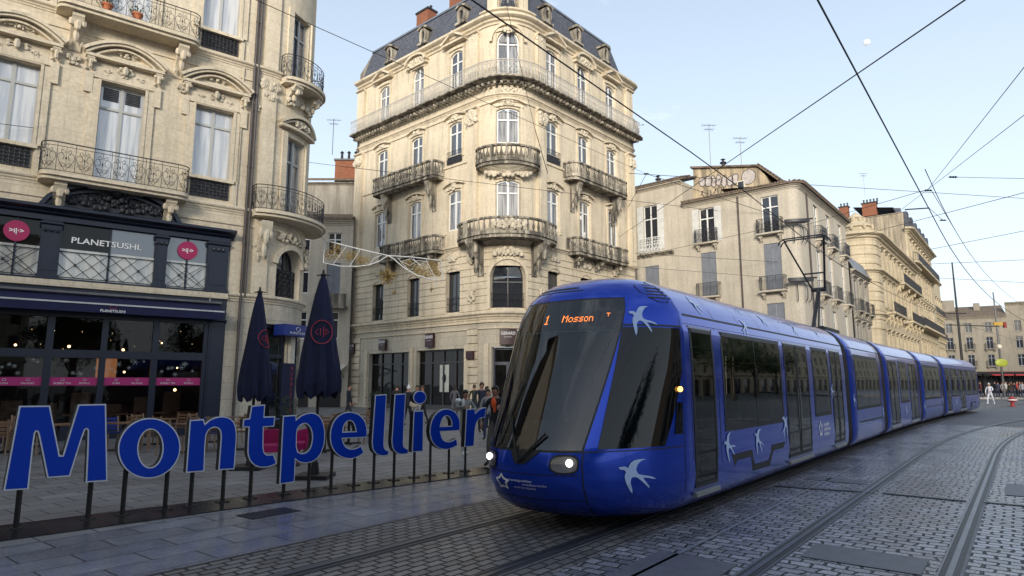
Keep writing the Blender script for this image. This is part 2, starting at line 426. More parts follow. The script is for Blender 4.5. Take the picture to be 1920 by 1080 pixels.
def stone(name, c1, c2, joint=.5, bw=1.1, bh=.45, stain=(.10, .09, .075), sthr=.62, bump=.25, streak=.35):
    m, nt, b, N, L = nodes(name); b.inputs['Roughness'].default_value = .9; b.inputs['Specular IOR Level'].default_value = .25
    uv = N('ShaderNodeUVMap'); uv.uv_map = 'UVMap'; g = N('ShaderNodeNewGeometry')
    br = N('ShaderNodeTexBrick', offset=.5); br.inputs['Scale'].default_value = 1; br.inputs['Brick Width'].default_value = bw; br.inputs['Row Height'].default_value = bh
    br.inputs['Mortar Size'].default_value = .012; br.inputs['Mortar Smooth'].default_value = .4
    br.inputs['Color1'].default_value = (*c1, 1); br.inputs['Color2'].default_value = (*c2, 1); br.inputs['Mortar'].default_value = tuple(x * (1 - joint) for x in c1) + (1,)
    L(uv.outputs[0], br.inputs['Vector'])
    n1 = N('ShaderNodeTexNoise', i_Scale=.55, i_Detail=8.0, i_Roughness=.65); L(g.outputs['Position'], n1.inputs['Vector'])
    mp = N('ShaderNodeMapping'); mp.inputs['Scale'].default_value = (2.2, 2.2, .22); L(g.outputs['Position'], mp.inputs['Vector'])
    n2 = N('ShaderNodeTexNoise', i_Scale=1.3, i_Detail=7.0, i_Roughness=.6); L(mp.outputs[0], n2.inputs['Vector'])
    n3 = N('ShaderNodeTexNoise', i_Scale=9.0, i_Detail=6.0); L(g.outputs['Position'], n3.inputs['Vector'])
    r1 = N('ShaderNodeMapRange'); L(n1.outputs[0], r1.inputs[0]); r1.inputs[1].default_value = .3; r1.inputs[2].default_value = .7; r1.inputs[3].default_value = .9; r1.inputs[4].default_value = 1.07
    r3 = N('ShaderNodeMapRange'); L(n3.outputs[0], r3.inputs[0]); r3.inputs[1].default_value = .3; r3.inputs[2].default_value = .7; r3.inputs[3].default_value = .88; r3.inputs[4].default_value = 1.1
    mu = N('ShaderNodeMath', operation='MULTIPLY'); L(r1.outputs[0], mu.inputs[0]); L(r3.outputs[0], mu.inputs[1])
    s = N('ShaderNodeVectorMath', operation='SCALE'); L(br.outputs[0], s.inputs[0]); L(mu.outputs[0], s.inputs['Scale'])
    r2 = N('ShaderNodeMapRange'); L(n2.outputs[0], r2.inputs[0]); r2.inputs[1].default_value = sthr - .12; r2.inputs[2].default_value = sthr + .1; r2.inputs[3].default_value = 0; r2.inputs[4].default_value = streak
    mx = N('ShaderNodeMix', data_type='RGBA'); L(r2.outputs[0], mx.inputs['Factor']); L(s.outputs[0], mx.inputs[6]); mx.inputs[7].default_value = (*stain, 1)
    L(mx.outputs[2], b.inputs['Base Color'])
    ad = N('ShaderNodeMath', operation='MULTIPLY_ADD'); L(br.outputs['Fac'], ad.inputs[0]); ad.inputs[1].default_value = -1.0; L(n3.outputs[0], ad.inputs[2])
    bp = N('ShaderNodeBump', i_Strength=bump, i_Distance=.03); L(ad.outputs[0], bp.inputs['Height']); L(bp.outputs[0], b.inputs['Normal'])
    return m
def glass(name, col, ior=1.9, rough=.02, curtain=None, cs=3.0):
    """closed window pane: dark room, pale curtain or painted sky reflection behind a reflecting sheet"""
    m, nt, b, N, L = nodes(name); b.inputs['Roughness'].default_value = .6; b.inputs['Specular IOR Level'].default_value = 0
    b.inputs['Coat Weight'].default_value = 1; b.inputs['Coat IOR'].default_value = ior; b.inputs['Coat Roughness'].default_value = rough
    g = N('ShaderNodeNewGeometry'); uv = N('ShaderNodeUVMap'); uv.uv_map = 'UVMap'
    if curtain:
        mp = N('ShaderNodeMapping'); mp.inputs['Scale'].default_value = (cs * 3, .25, 1); L(uv.outputs[0], mp.inputs['Vector'])
        n = N('ShaderNodeTexNoise', i_Scale=1.6, i_Detail=3.0); L(mp.outputs[0], n.inputs['Vector'])
        r = N('ShaderNodeValToRGB'); r.color_ramp.elements[0].position = .42; r.color_ramp.elements[0].color = (*col, 1); r.color_ramp.elements[1].position = .56; r.color_ramp.elements[1].color = (*curtain, 1)
        L(n.outputs[0], r.inputs[0]); L(r.outputs[0], b.inputs['Base Color'])
    else: b.inputs['Base Color'].default_value = (*col, 1)
    n2 = N('ShaderNodeTexNoise', i_Scale=1.1, i_Detail=1.0); L(g.outputs['Position'], n2.inputs['Vector'])
    bp = N('ShaderNodeBump', i_Strength=.12, i_Distance=.06); L(n2.outputs[0], bp.inputs['Height']); L(bp.outputs[0], b.inputs['Coat Normal'])
    return m
def paving(name, rot, bw, bh, c1, c2, mort, ms, rough=.45, distort=.03, bump=.6, seed=0, blotch=(.75, 1.15), wet=.2, off=.5, freq=2):
    """laid stones: rows turned by rot (radians)"""
    m, nt, b, N, L = nodes(name); g = N('ShaderNodeNewGeometry')
    nd = N('ShaderNodeTexNoise', i_Scale=1.7, i_Detail=2.0); L(g.outputs['Position'], nd.inputs['Vector'])
    nd2 = N('ShaderNodeTexNoise', i_Scale=9.0, i_Detail=1.0); L(g.outputs['Position'], nd2.inputs['Vector'])
    v1 = N('ShaderNodeVectorMath', operation='SCALE'); L(nd.outputs['Color'], v1.inputs[0]); v1.inputs['Scale'].default_value = distort * 3
    v2 = N('ShaderNodeVectorMath', operation='SCALE'); L(nd2.outputs['Color'], v2.inputs[0]); v2.inputs['Scale'].default_value = distort
    a1 = N('ShaderNodeVectorMath', operation='ADD'); L(g.outputs['Position'], a1.inputs[0]); L(v1.outputs[0], a1.inputs[1])
    a2 = N('ShaderNodeVectorMath', operation='ADD'); L(a1.outputs[0], a2.inputs[0]); L(v2.outputs[0], a2.inputs[1])
    mp = N('ShaderNodeMapping'); mp.inputs['Rotation'].default_value = (0, 0, rot); mp.inputs['Location'].default_value = (seed, seed * .7, 0); L(a2.outputs[0], mp.inputs['Vector'])
    br = N('ShaderNodeTexBrick', offset=off, offset_frequency=freq); br.inputs['Scale'].default_value = 1; br.inputs['Brick Width'].default_value = bw; br.inputs['Row Height'].default_value = bh
    br.inputs['Mortar Size'].default_value = ms; br.inputs['Mortar Smooth'].default_value = .55; br.inputs['Bias'].default_value = 0
    br.inputs['Color1'].default_value = (*c1, 1); br.inputs['Color2'].default_value = (*c2, 1); br.inputs['Mortar'].default_value = (*mort, 1); L(mp.outputs[0], br.inputs['Vector'])
    nb = N('ShaderNodeTexNoise', i_Scale=.6, i_Detail=7.0, i_Roughness=.6); L(g.outputs['Position'], nb.inputs['Vector'])
    r1 = N('ShaderNodeMapRange'); L(nb.outputs[0], r1.inputs[0]); r1.inputs[1].default_value = .3; r1.inputs[2].default_value = .7; r1.inputs[3].default_value = blotch[0]; r1.inputs[4].default_value = blotch[1]
    nf = N('ShaderNodeTexNoise', i_Scale=26.0, i_Detail=5.0); L(g.outputs['Position'], nf.inputs['Vector'])
    r2 = N('ShaderNodeMapRange'); L(nf.outputs[0], r2.inputs[0]); r2.inputs[1].default_value = .3; r2.inputs[2].default_value = .7; r2.inputs[3].default_value = .8; r2.inputs[4].default_value = 1.15
    mu = N('ShaderNodeMath', operation='MULTIPLY'); L(r1.outputs[0], mu.inputs[0]); L(r2.outputs[0], mu.inputs[1])
    s = N('ShaderNodeVectorMath', operation='SCALE'); L(br.outputs[0], s.inputs[0]); L(mu.outputs[0], s.inputs['Scale']); L(s.outputs[0], b.inputs['Base Color'])
    rr = N('ShaderNodeMapRange'); L(nb.outputs[0], rr.inputs[0]); rr.inputs[1].default_value = .35; rr.inputs[2].default_value = .65; rr.inputs[3].default_value = rough - wet; rr.inputs[4].default_value = rough + wet * .6
    rm = N('ShaderNodeMath', operation='MULTIPLY_ADD'); L(br.outputs['Fac'], rm.inputs[0]); rm.inputs[1].default_value = .35; L(rr.outputs[0], rm.inputs[2]); rm.use_clamp = True
    L(rm.outputs[0], b.inputs['Roughness'])
    h = N('ShaderNodeMath', operation='MULTIPLY_ADD'); L(br.outputs['Fac'], h.inputs[0]); h.inputs[1].default_value = -1; 
    h2 = N('ShaderNodeMath', operation='MULTIPLY'); L(nf.outputs[0], h2.inputs[0]); h2.inputs[1].default_value = .35; L(h2.outputs[0], h.inputs[2])
    bp = N('ShaderNodeBump', i_Strength=bump, i_Distance=.02); L(h.outputs[0], bp.inputs['Height']); L(bp.outputs[0], b.inputs['Normal'])
    return m
M_stone = stone('warm_limestone', (.66, .575, .44), (.62, .535, .40), bw=1.2, bh=.42, joint=.2, streak=.2)
M_stoneB = stone('weathered_limestone', (.63, .545, .41), (.60, .515, .385), bw=1.3, bh=.5, joint=.13, streak=.35, sthr=.6)
M_carve = stone('carved_limestone', (.61, .54, .42), (.61, .54, .42), joint=0, streak=.4, sthr=.58, bump=.5)
M_dirty = stone('sooty_limestone', (.47, .42, .335), (.47, .42, .335), joint=0, streak=.88, sthr=.475, bump=.5, stain=(.055, .05, .045))
M_low = stone('ground_floor_limestone', (.52, .465, .37), (.47, .42, .335), joint=.4, bw=1.4, bh=.6, streak=.3)
M_plaster = stone('beige_render', (.47, .425, .35), (.47, .425, .35), joint=0, streak=.28, sthr=.57, stain=(.2, .17, .13), bump=.15)
M_plaster2 = stone('grey_render', (.36, .33, .28), (.36, .33, .28), joint=0, streak=.6, sthr=.55, stain=(.14, .12, .1), bump=.2)
M_gold = stone('ochre_limestone', (.50, .425, .30), (.45, .38, .265), joint=.4, bw=1.2, bh=.42, streak=.35)
M_far = stone('distant_stone', (.27, .24, .195), (.25, .225, .18), joint=.2, streak=.5)
M_slate = stone('slate', (.075, .085, .11), (.12, .125, .15), joint=.5, bw=.22, bh=.14, streak=.3, stain=(.05, .05, .06), bump=.5)
M_tile = stone('clay_tiles', (.20, .15, .11), (.15, .12, .095), joint=.6, bw=.2, bh=.3, streak=.6, stain=(.06, .055, .05), bump=.6)
M_zinc = plain('zinc', (.22, .24, .27), .45, .6)
M_brick = stone('chimney_brick', (.28, .115, .065), (.23, .09, .055), joint=.3, bw=.22, bh=.075, streak=.3)
M_white = plain('white_joinery', (.68, .68, .66), .5, noise_amt=.06)
M_greyjoin = plain('grey_joinery', (.42, .42, .4), .5, noise_amt=.06)
M_darkjoin = plain('dark_joinery', (.03, .03, .034), .4)
M_iron = plain('wrought_iron', (.035, .036, .042), .5, .3, noise_amt=.3, nscale=9)
M_ironw = plain('pale_iron', (.46, .44, .40), .6, noise_amt=.15)
M_navy = plain('navy_shopfront_paint', (.010, .015, .032), .38, noise_amt=.1)
M_navycloth = plain('navy_canvas', (.009, .012, .042), .9, noise_amt=.2, nscale=5)
M_blueawn = plain('awning_canvas', (.006, .009, .05), .85, noise_amt=.1)
M_pink = plain('magenta_vinyl', (.42, .02, .16), .5, noise_amt=0)
M_red = plain('coral_print', (.35, .03, .05), .7, noise_amt=0)
M_lit = plain('white_lettering', (.75, .75, .75), .6, noise_amt=0)
M_black = plain('matt_black', (.012, .012, .014), .5, noise_amt=.1)
M_rubber = plain('rubber', (.012, .012, .016), .7, noise_amt=.1)
M_cream = plain('pale_trim', (.6, .56, .47), .6)
M_shut = plain('grey_blue_shutter', (.17, .185, .215), .6)
M_shutw = plain('pale_shutter', (.55, .55, .53), .6)
M_pipe = plain('downpipe', (.10, .085, .08), .5, .4)
M_wire = plain('cable', (.015, .015, .018), .6, noise_amt=0)
M_steel = plain('rail_steel', (.13, .14, .17), .35, .8, noise_amt=.2)
M_mast = plain('galvanised', (.16, .165, .17), .5, .5)
G_dark = glass('dark_window', (.02, .023, .03), 1.75)
G_sky = glass('sky_window', (.045, .055, .075), 2.2)
G_cur = glass('curtained_window', (.06, .065, .08), 2.1, curtain=(.24, .24, .245), cs=1.4)
G_curb = glass('curtain_and_cloud_reflection_window', (.40, .42, .45), 2.3, curtain=(.6, .6, .6), cs=1.3)  # white curtains plus cloud reflection put into the pale base colour
G_shop = glass('shop_window', (.008, .008, .008), 1.38)
G_warm = plain('lit_room', (.5, .45, .36), .7, noise_amt=.3, nscale=2.5, emit=(1, .85, .6), es=.12)
# ------------------------------------------------------------------ left building
def clearglass(name, tint=.75, ior=1.5):
    m = bpy.data.materials.new(name); m.use_nodes = True; nt = m.node_tree; nt.nodes.clear()
    o = mk(nt, 'ShaderNodeOutputMaterial'); x = mk(nt, 'ShaderNodeMixShader'); t = mk(nt, 'ShaderNodeBsdfTransparent'); g = mk(nt, 'ShaderNodeBsdfGlossy'); f = mk(nt, 'ShaderNodeFresnel')
    t.inputs[0].default_value = (tint, tint, tint, 1); g.inputs['Roughness'].default_value = .02; f.inputs[0].default_value = ior
    nt.links.new(f.outputs[0], x.inputs[0]); nt.links.new(t.outputs[0], x.inputs[1]); nt.links.new(g.outputs[0], x.inputs[2]); nt.links.new(x.outputs[0], o.inputs[0]); return m
G_clear = clearglass('clear_glass', .8, 1.45)
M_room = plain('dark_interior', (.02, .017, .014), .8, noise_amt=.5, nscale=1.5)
M_bulb = plain('lamp_bulb', (1, .8, .5), .5, noise_amt=0, emit=(1, .62, .28), es=4)
M_wood = plain('warm_wood', (.16, .085, .04), .55, noise_amt=.3, nscale=12)
hL = R(38.5)
E0 = Vector((-10.26, 23.75)); dL = Vector((math.cos(hL), math.sin(hL)))
PL = Path(E0 - dL * 16, hL, [('L', 16.5), ('A', 2.8, 112), ('L', 9)])
U = 16.0
def up(P, t, w, z): return P.at(t, w, z)
LB = empty('limestone_building', (*(E0 - dL * 4), 0), 'ornate cream stone building at left with rounded corner turret above dark blue restaurant', 'building')
def OP(c, w, z0, z1, **k): return dict(s0=c - w / 2, s1=c + w / 2, z0=z0, z1=z1, **k)
ops = []; wins = []
for c, door in ((-10.25, 1), (-7.25, 0), (-4.24, 1), (-1.25, 0)):
    for z0, z1 in ((9.35, 12.05), (15.15, 17.9)):
        o = OP(U + c, 1.38, z0 - (.9 if door else 0), z1); ops.append(o); wins.append((o, door, z0 < 12))
TW = U + 2.2
tw1 = OP(TW, 1.15, 8.35, 11.75); tw2 = OP(TW, 1.05, 14.1, 17.2); tarch = OP(TW, 1.55, 5.12, 7.1, arch=.75, depth=.45); tdoor = OP(TW - .55, 1.15, 0, 4.05, depth=.35)
tdoor2 = OP(TW + .9, 1.0, 0, 4.05, depth=.35)
ops += [tw1, tw2, tarch, tdoor, tdoor2]
shop_op = dict(s0=U - 8.1, s1=U - .38, z0=0, z1=7.2, depth=.12)
w = MB(); wall(w, PL, 0, PL.len, 0, 5.0, [shop_op, tdoor, tdoor2], depth=.3)
lowo = w.build('ground_storey_wall', M_low, LB, label='pale rusticated stone wall of the ground storey')
w = MB(); wall(w, PL, 0, PL.len, 5.0, 20.5, ops + [shop_op], depth=.3); w.build('wall', M_stone, LB)
t = MB()  # trim
tops = MB()
pbox(tops, PL, 0, PL.len, -4, -.05, 20.3, 20.5)
cornice(t, PL, 0, PL.len, 20.0, .9, .7)
cornice(t, PL, U - .36, PL.len, 4.82, .3, .16); cornice(t, PL, 0, U - 8.12, 4.82, .3, .16)
pbox(t, PL, U - 8.1, U - .38, -.1, .14, 4.86, 5.06)
cornice(t, PL, 0, PL.len, 8.12, .28, .14); cornice(t, PL, 0, PL.len, 14.0, .26, .16); pbox(t, PL, 0, PL.len, .0, .05, 7.7, 7.78)
pbox(t, PL, 0, U + .4, 0, .05, 13.55, 13.62)
for o, door, f1 in wins:
    a, b = o['s0'], o['s1']; c = (a + b) / 2; z1 = o['z1']; zb = o['z0']
    for s_, e in ((a - .28, a - .02), (b + .02, b + .28)): pbox(t, PL, s_, e, 0, .07, zb, z1 + .02)
    mold(t, PL, [(a - .02, zb), (a - .02, z1 + .03), (b + .02, z1 + .03), (b + .02, zb)], .09, 0, .1)
    pbox(t, PL, a - .28, b + .28, 0, .065, z1 + .08, z1 + .5)
    for sg in (-1, 1):
        console(t, PL, c + sg * 1.03, .22, z1 + .72, .5, .24); pbox(t, PL, c + sg * 1.03 - .12, c + sg * 1.03 + .12, 0, .09, z1 - .5, z1 + .2)
    pbox(t, PL, a - .5, b + .5, 0, .28, z1 + .72, z1 + .82)
    # segmental pediment, three rolls deep
    Rr = 1.9; h = 1.27
    for q, (rd, th, ww) in enumerate(((0, .10, .36), (.12, .08, .30), (.3, .06, .2))):
        pts = [(c + x * (h - rd * .7) / h, z1 + .86 + .55 * (1 - (x / h) ** 2) - rd * .75 + .05) for x in [h * (k / 8 - 1) for k in range(17)]]
        mold(t, PL, pts, th, 0, ww)
    pbox(t, PL, a - .2, b + .2, 0, .04, z1 + .82, z1 + 1.0)
    if not door:
        pbox(t, PL, a - .12, b + .12, 0, .16, zb - .12, zb); pbox(t, PL, a - .2, a - .06, 0, .08, zb - .95, zb - .12); pbox(t, PL, b + .06, b + .2, 0, .08, zb - .95, zb - .12)
pbox(t, PL, U - .36, U - .3, 0, .07, 8.4, 14.0); pbox(t, PL, U + .12, U + .2, 0, .05, 5.2, 14)
for z0 in (5.15, 8.4, 14.3): pbox(t, PL, U + .42, U + .98, 0, .09, z0, z0 + (2.9 if z0 < 8 else 5.4))
for s_, e in ((TW - .85, TW - .62), (TW + .62, TW + .85)):
    pbox(t, PL, s_, e, 0, .09, 8.4, 11.9); pbox(t, PL, s_, e, 0, .09, 14.1, 17.3)
for zz in (11.95,):
    pts = [(TW + x, zz + .25 + .45 * (1 - (x / 1.05) ** 2)) for x in [1.05 * (k / 7 - 1) for k in range(15)]]
    mold(t, PL, pts, .12, 0, .34); mold(t, PL, [(x, z - .16) for x, z in pts], .07, 0, .25)
    pbox(t, PL, TW - 1.05, TW + 1.05, 0, .28, zz + .08, zz + .18)
mold(t, PL, arch_pts(tarch, 14, .1), .2, 0, .1)
t.build('trim', M_stone, LB, label='moulded cornices, pediments and window surrounds')
tops.build('roof', M_tile, LB)
k = MB()
for o, door, f1 in wins:
    c = (o['s0'] + o['s1']) / 2; z1 = o['z1']
    carve(k, PL, c, z1 + .48, .5, .4, 7, .07, .06); k.blob(PL.at(c, .16, z1 + .5), .1, .1, .18); carve(k, PL, c, z1 + 1.13, 1.1, .22, 8, .08, .045)
    for q in (-.5, .5): carve(k, PL, c + q, z1 + .35, .3, .2, 4, .06, .035)
carve(k, PL, U + .72, 13.45, .7, 1.1, 22, .06, .09); carve(k, PL, U + .7, 7.0, .5, .9, 16, .08, .07)
carve(k, PL, TW, 7.55, 1.6, .5, 24, .1, .08); carve(k, PL, TW + 1.3, 6.9, .7, 1.0, 18, .12, .09); carve(k, PL, TW, 12.3, 1.0, .3, 12, .25, .06)
carve(k, PL, TW, 13.2, 1.6, .5, 20, .15, .08)
for c in (-5.75, -2.4, -5.8 + 6, -8.6): carve(k, PL, U + c, 12.55, .35, .5, 9, .07, .06)
console(k, PL, U + .75, .34, 7.95, 1.75, .5); k.build('carving', M_carve, LB, label='carved stone leaves, masks and brackets')
for i, (o, door, f1) in enumerate(wins):
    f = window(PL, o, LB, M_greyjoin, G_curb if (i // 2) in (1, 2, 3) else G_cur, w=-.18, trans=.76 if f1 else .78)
    if o['s0'] < U - 4 < o['s1'] or abs((o['s0'] + o['s1']) / 2 - (U - 4.24)) < .1:
        if f1:
            v = MB()
            for sg in (-1, 1):
                for kk in range(7): pbox(v, PL, U - 4.24 + sg * .33 - .23, U - 4.24 + sg * .33 + .23, -.23, -.17, 11.5 + kk * .065, 11.53 + kk * .065)
            v.build('louvre', M_darkjoin, f, smooth=False)
window(PL, tw1, LB, M_greyjoin, G_cur, w=-.2); window(PL, tw2, LB, M_greyjoin, G_sky, w=-.2)
fa = window(PL, tarch, LB, M_darkjoin, G_dark, w=-.35, trans=0)
# iron screens under the windows and inside the arch
gr = MB()
def screen(mb, P, a, b, z0, z1, w_, m=.13, r_=.012):
    nx = max(1, round((b - a) / m)); nz = max(1, round((z1 - z0) / m))
    for i in range(nx):
        for j in range(nz):
            x = a + (b - a) * (i + .5) / nx; z = z0 + (z1 - z0) * (j + .5) / nz; q = m * .5
            mb.tube([P.at(x + q * math.cos(t_ * PI / 4), w_, z + q * math.sin(t_ * PI / 4)) for t_ in range(8)], r_, 3, closed=True)
            if (i + j) % 2: mb.tube([P.at(x - q, w_, z - q), P.at(x + q, w_, z + q)], r_, 3)
            else: mb.tube([P.at(x - q, w_, z + q), P.at(x + q, w_, z - q)], r_, 3)
    mold(mb, P, [(a, z0), (b, z0), (b, z1), (a, z1)], .035, w_ - .015, w_ + .015, closed=True)
for c in (-7.25, -1.25):
    for z in (8.48, 14.28):
        g = MB(); screen(g, PL, U + c - .66, U + c + .66, z + .12, z + .72, .03)
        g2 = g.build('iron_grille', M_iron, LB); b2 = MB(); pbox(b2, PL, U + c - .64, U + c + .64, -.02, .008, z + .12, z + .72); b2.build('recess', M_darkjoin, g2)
g = MB(); screen(g, PL, tarch['s0'] + .05, tarch['s1'] - .05, 5.15, 6.3, -.22, .16); g.build('iron_grille', M_iron, LB)
# balconies
def iron_balcony(P, parent, a, b, z, d, h=.98, brk=(), rad=.35, m=M_stone, mi=M_iron, bh=1.1, bd=.6, bw=.34, **kw):
    pts = plan_curve([(a, -.02), (a, d), (b, d), (b, -.02)], rad)
    if b - a > 1.5 and P is PL and a > U: pts = [(a, -.02)] + [(a + (b - a) * k / 14, d * math.sin(PI * (.05 + .90 * k / 14)) ** .38) for k in range(15)] + [(b, -.02)]
    s = MB(); slab_sw(s, P, [(x, y + .1) for x, y in pts], z - .13, z); slab_sw(s, P, pts, z - .24, z - .131)
    for x in brk: console(s, P, x, bw, z - .24, bh, bd)
    o = s.build('balcony', m, parent); q = [(x, max(.0, y - .02)) for x, y in pts]
    iron_rail(P, o, q, z + .002, h, mi, **kw); return o
iron_balcony(PL, LB, U - 6.35, U - 2.05, 8.42, .75, brk=(U - 5.75, U - 2.55), rad=.6, bh=1.0, step=.5)
bu = iron_balcony(PL, LB, U - 6.35, U - 2.05, 14.25, .75, brk=(U - 5.75, U - 2.55), rad=.6, bh=1.15, step=.5)
iron_balcony(PL, LB, U - 12.3, U - 8.1, 8.42, .75, brk=(U - 11.7, U - 8.7), rad=.6, bh=1.0, step=.5)
iron_balcony(PL, LB, U + .3, U + 4.5, 8.35, .85, brk=(), step=.42)
iron_balcony(PL, LB, TW - 1.05, TW + 1.25, 14.05, .75, brk=(TW - .6, TW + .6), bh=.8, step=.36)
# pots on the upper balcony
for i, x in enumerate((-5.0, -4.1)):
    p = empty('flower_pot', PL.at(U + x, .62, 14.29), ['terracotta flower pot on the upper left balcony, the one nearer the left edge', 'terracotta flower pot on the upper left balcony, right of the other pot'][i], 'flower pot', 'terracotta pots on the upper balcony')
    b = MB(); c = p.location; b.lathe(c, [(.1, 0), (.16, .2), (.18, .2), (.18, .26), (.15, .26)], 14); b.build('pot', plain('terracotta', (.45, .14, .06), .8), p)
    b = MB(); rn = random.Random(i)
    for kk in range(40):
        v = Vector((rn.gauss(0, .09), rn.gauss(0, .09), .28 + rn.random() * .22)) + c; b.tube([c + Vector((0, 0, .24)), v], .004, 3); b.blob(v, .02, .02, .03, 4, 3)
    b.build('plant', plain('dry_leaves', (.07, .09, .03), .8), p)
# downpipes
for x in (.06, .2):
    b = MB(); b.tube([PL.at(U + x, .12, z) for z in ((0, 20) if x < .1 else (5.0, 20))], .055, 8)
    for z in range(1, 20, 3):
        if x < .1 or z > 5: b.tube([PL.at(U + x, .12, z), PL.at(U + x, .12, z + .08)], .068, 8)
    b.build('downpipe', M_pipe, LB)
# restaurant front (part of the building)
sf = MB()
for u0, u1 in ((-8.1, -7.95), (-7.15, -6.95), (-5.68, -5.48), (-4.2, -4.02), (-2.7, -2.5), (-1.08, -.94)): pbox(sf, PL, U + u0, U + u1, -.16, -.02, .45, 3.95)
pbox(sf, PL, U - 8.1, U - 1.0, -.14, -.0, 2.6, 2.86); pbox(sf, PL, U - 8.1, U - 1.0, -.14, .02, 0, .45); pbox(sf, PL, U - 8.1, U - 1.0, -.14, .03, 3.9, 4.86)
pbox(sf, PL, U - .94, U - .4, -.14, .03, 0, 4.86); pbox(sf, PL, U - .88, U - .46, .03, .05, .5, 4.5); cornice(sf, PL, U - 1.0, U - .36, 3.95, .14, .14)
for u0, u1 in ((-8.1, -7.42), (-6.1, -5.57), (-2.86, -2.48), (-1.16, -.44)):
    pbox(sf, PL, U + u0, U + u1, -.12, .08, 5.07, 7.0); pbox(sf, PL, U + u0 + .07, U + u1 - .07, .08, .1, 5.35, 6.55)
    pbox(sf, PL, U + u0 - .04, U + u1 + .04, .08, .14, 5.08, 5.22); cornice(sf, PL, U + u0 - .05, U + u1 + .05, 6.72, .2, .16)
    for sg in (-.16, 0, .16): sf.blob(PL.at(U + (u0 + u1) / 2 + sg, .13, 6.66), .06, .06, .08)
for x in (-6.72, -4.2, -1.82): pbox(sf, PL, U + x - .03, U + x + .03, -.1, -.02, 5.06, 7.0)
pbox(sf, PL, U - 8.1, U - .4, -.12, .04, 5.065, 5.13); pbox(sf, PL, U - 8.1, U - .4, -.12, .1, 6.97, 7.12)
cornice(sf, PL, U - 8.2, U - .28, 7.08, .34, .42)
c0 = -4.2; pts = [(U + c0 + x, 7.4 + .95 * math.sqrt(max(0, 1 - (x / 2.0) ** 2)) ** 1.3) for x in [2.0 * (k / 12 - 1) for k in range(25)]]
mold(sf, PL, pts, .13, -.02, .36); mold(sf, PL, [(U + c0 + (x - U - c0) * .93, 7.38 + (z - 7.4) * .8) for x, z in pts], .07, 0, .26)
s2 = MB(); q = [(x, z) for x, z in pts]
s2.shape([[(x, z) for x, z in q]], lambda x, y: PL.at(x, .1, y)); SF = sf.build('shopfront', M_navy, LB, label='dark navy wooden restaurant front with an arched pediment')
carve(s2, PL, U + c0, 7.8, 2.9, .55, 60, .16, .085, 3); carve(s2, PL, U + c0, 8.1, .9, .6, 20, .24, .09, 5); s2.blob(PL.at(U + c0, .32, 8.25), .17, .13, .26); s2.build('pediment_carving', plain('black_carving', (.018, .02, .028), .45), SF)
for i, (u0, u1) in enumerate(((-7.95, -7.15), (-6.95, -5.68), (-5.48, -4.2), (-4.02, -2.7), (-2.5, -1.08))):
    for z0, z1 in ((.45, 2.6), (2.86, 3.9)):
        p = MB(); p.add([PL.at(U + u0, -.09, z0), PL.at(U + u1, -.09, z0), PL.at(U + u1, -.09, z1), PL.at(U + u0, -.09, z1)], [(0, 1, 2, 3)]); p.build('window_pane', G_clear, SF, smooth=False)
    v = MB(); pbox(v, PL, U + u0, U + u1, -.085, -.078, 1.72, 1.98); v = v.build('vinyl_strip', M_pink, SF, smooth=False)
    for kx, wd in enumerate(('SUSHI', 'SALADES') if i % 2 else ('BUBBLE TEA', 'BOWLS')):
        x0 = u0 + (u1 - u0) * (.27 + .46 * kx)
        text(wd, .085, M_lit, v, lambda x, y, x0=x0: PL.at(U + x0 + x, -.072, 1.79 + y))
        ic = MB(); ic.tube([PL.at(U + x0 + .05 * math.cos(a * PI / 4), -.07, 1.9 + .035 * math.sin(a * PI / 4)) for a in range(8)], .006, 3, closed=True); ic.build('icon', M_lit, v)
# snowflake stickers on the lower panes
sn = MB(); rn = random.Random(4)
for kk in range(34):
    x = rn.uniform(-7.9, -1.1); z = rn.uniform(2.05, 2.55); r_ = rn.uniform(.05, .11)
    if min(abs(x - q) for q in (-7.05, -5.58, -4.1, -2.6, -1.0)) < .16: continue
    for a in range(3): d = Vector((math.cos(a * PI / 3), math.sin(a * PI / 3))) * r_; sn.tube([PL.at(U + x - d.x, -.08, z - d.y), PL.at(U + x + d.x, -.08, z + d.y)], .005, 3)
sn.build('snowflake_stickers', plain('frosted_white', (.35, .4, .4), .7, noise_amt=0), SF)
rm = MB()
def inward(mb, u0, u1, w0, w1, z0, z1):  # room seen from outside
    P = PL; a, b = U + u0, U + u1
    v = [P.at(a, w1, z0), P.at(b, w1, z0), P.at(b, w0, z0), P.at(a, w0, z0), P.at(a, w1, z1), P.at(b, w1, z1), P.at(b, w0, z1), P.at(a, w0, z1)]
    mb.add(v, [(0, 1, 2, 3), (7, 6, 5, 4), (0, 3, 7, 4), (1, 5, 6, 2), (3, 2, 6, 7)])
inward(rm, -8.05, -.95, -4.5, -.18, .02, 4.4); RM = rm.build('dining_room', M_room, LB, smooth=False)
fu = MB(); rn = random.Random(9)
for kk in range(7): x = -7.6 + kk; pbox(fu, PL, U + x, U + x + .6, -3.9, -3.5, .05, 1.0 + rn.random() * .5)
for kk in range(6): x = -7.3 + kk * 1.15; pbox(fu, PL, U + x, U + x + .8, -1.9, -1.2, .7, .76); pbox(fu, PL, U + x + .35, U + x + .45, -1.6, -1.5, .03, .7)
fu.build('interior_furniture', M_wood, RM)
bl = MB(); rn = random.Random(12)
for x, w_, z, r_ in ((-5.0, -.9, 3.0, .045), (-3.4, -1.2, 2.95, .045), (-1.7, -1.0, 1.55, .05), (-6.4, -2.0, 3.05, .04), (-1.6, -1.4, 2.35, .03), (-3.1, -2.8, 2.2, .04), (-7.3, -1.4, 2.9, .04), (-2.0, -2.4, 3.3, .03)): bl.blob(PL.at(U + x, w_, z), r_, r_, r_, 8, 6)
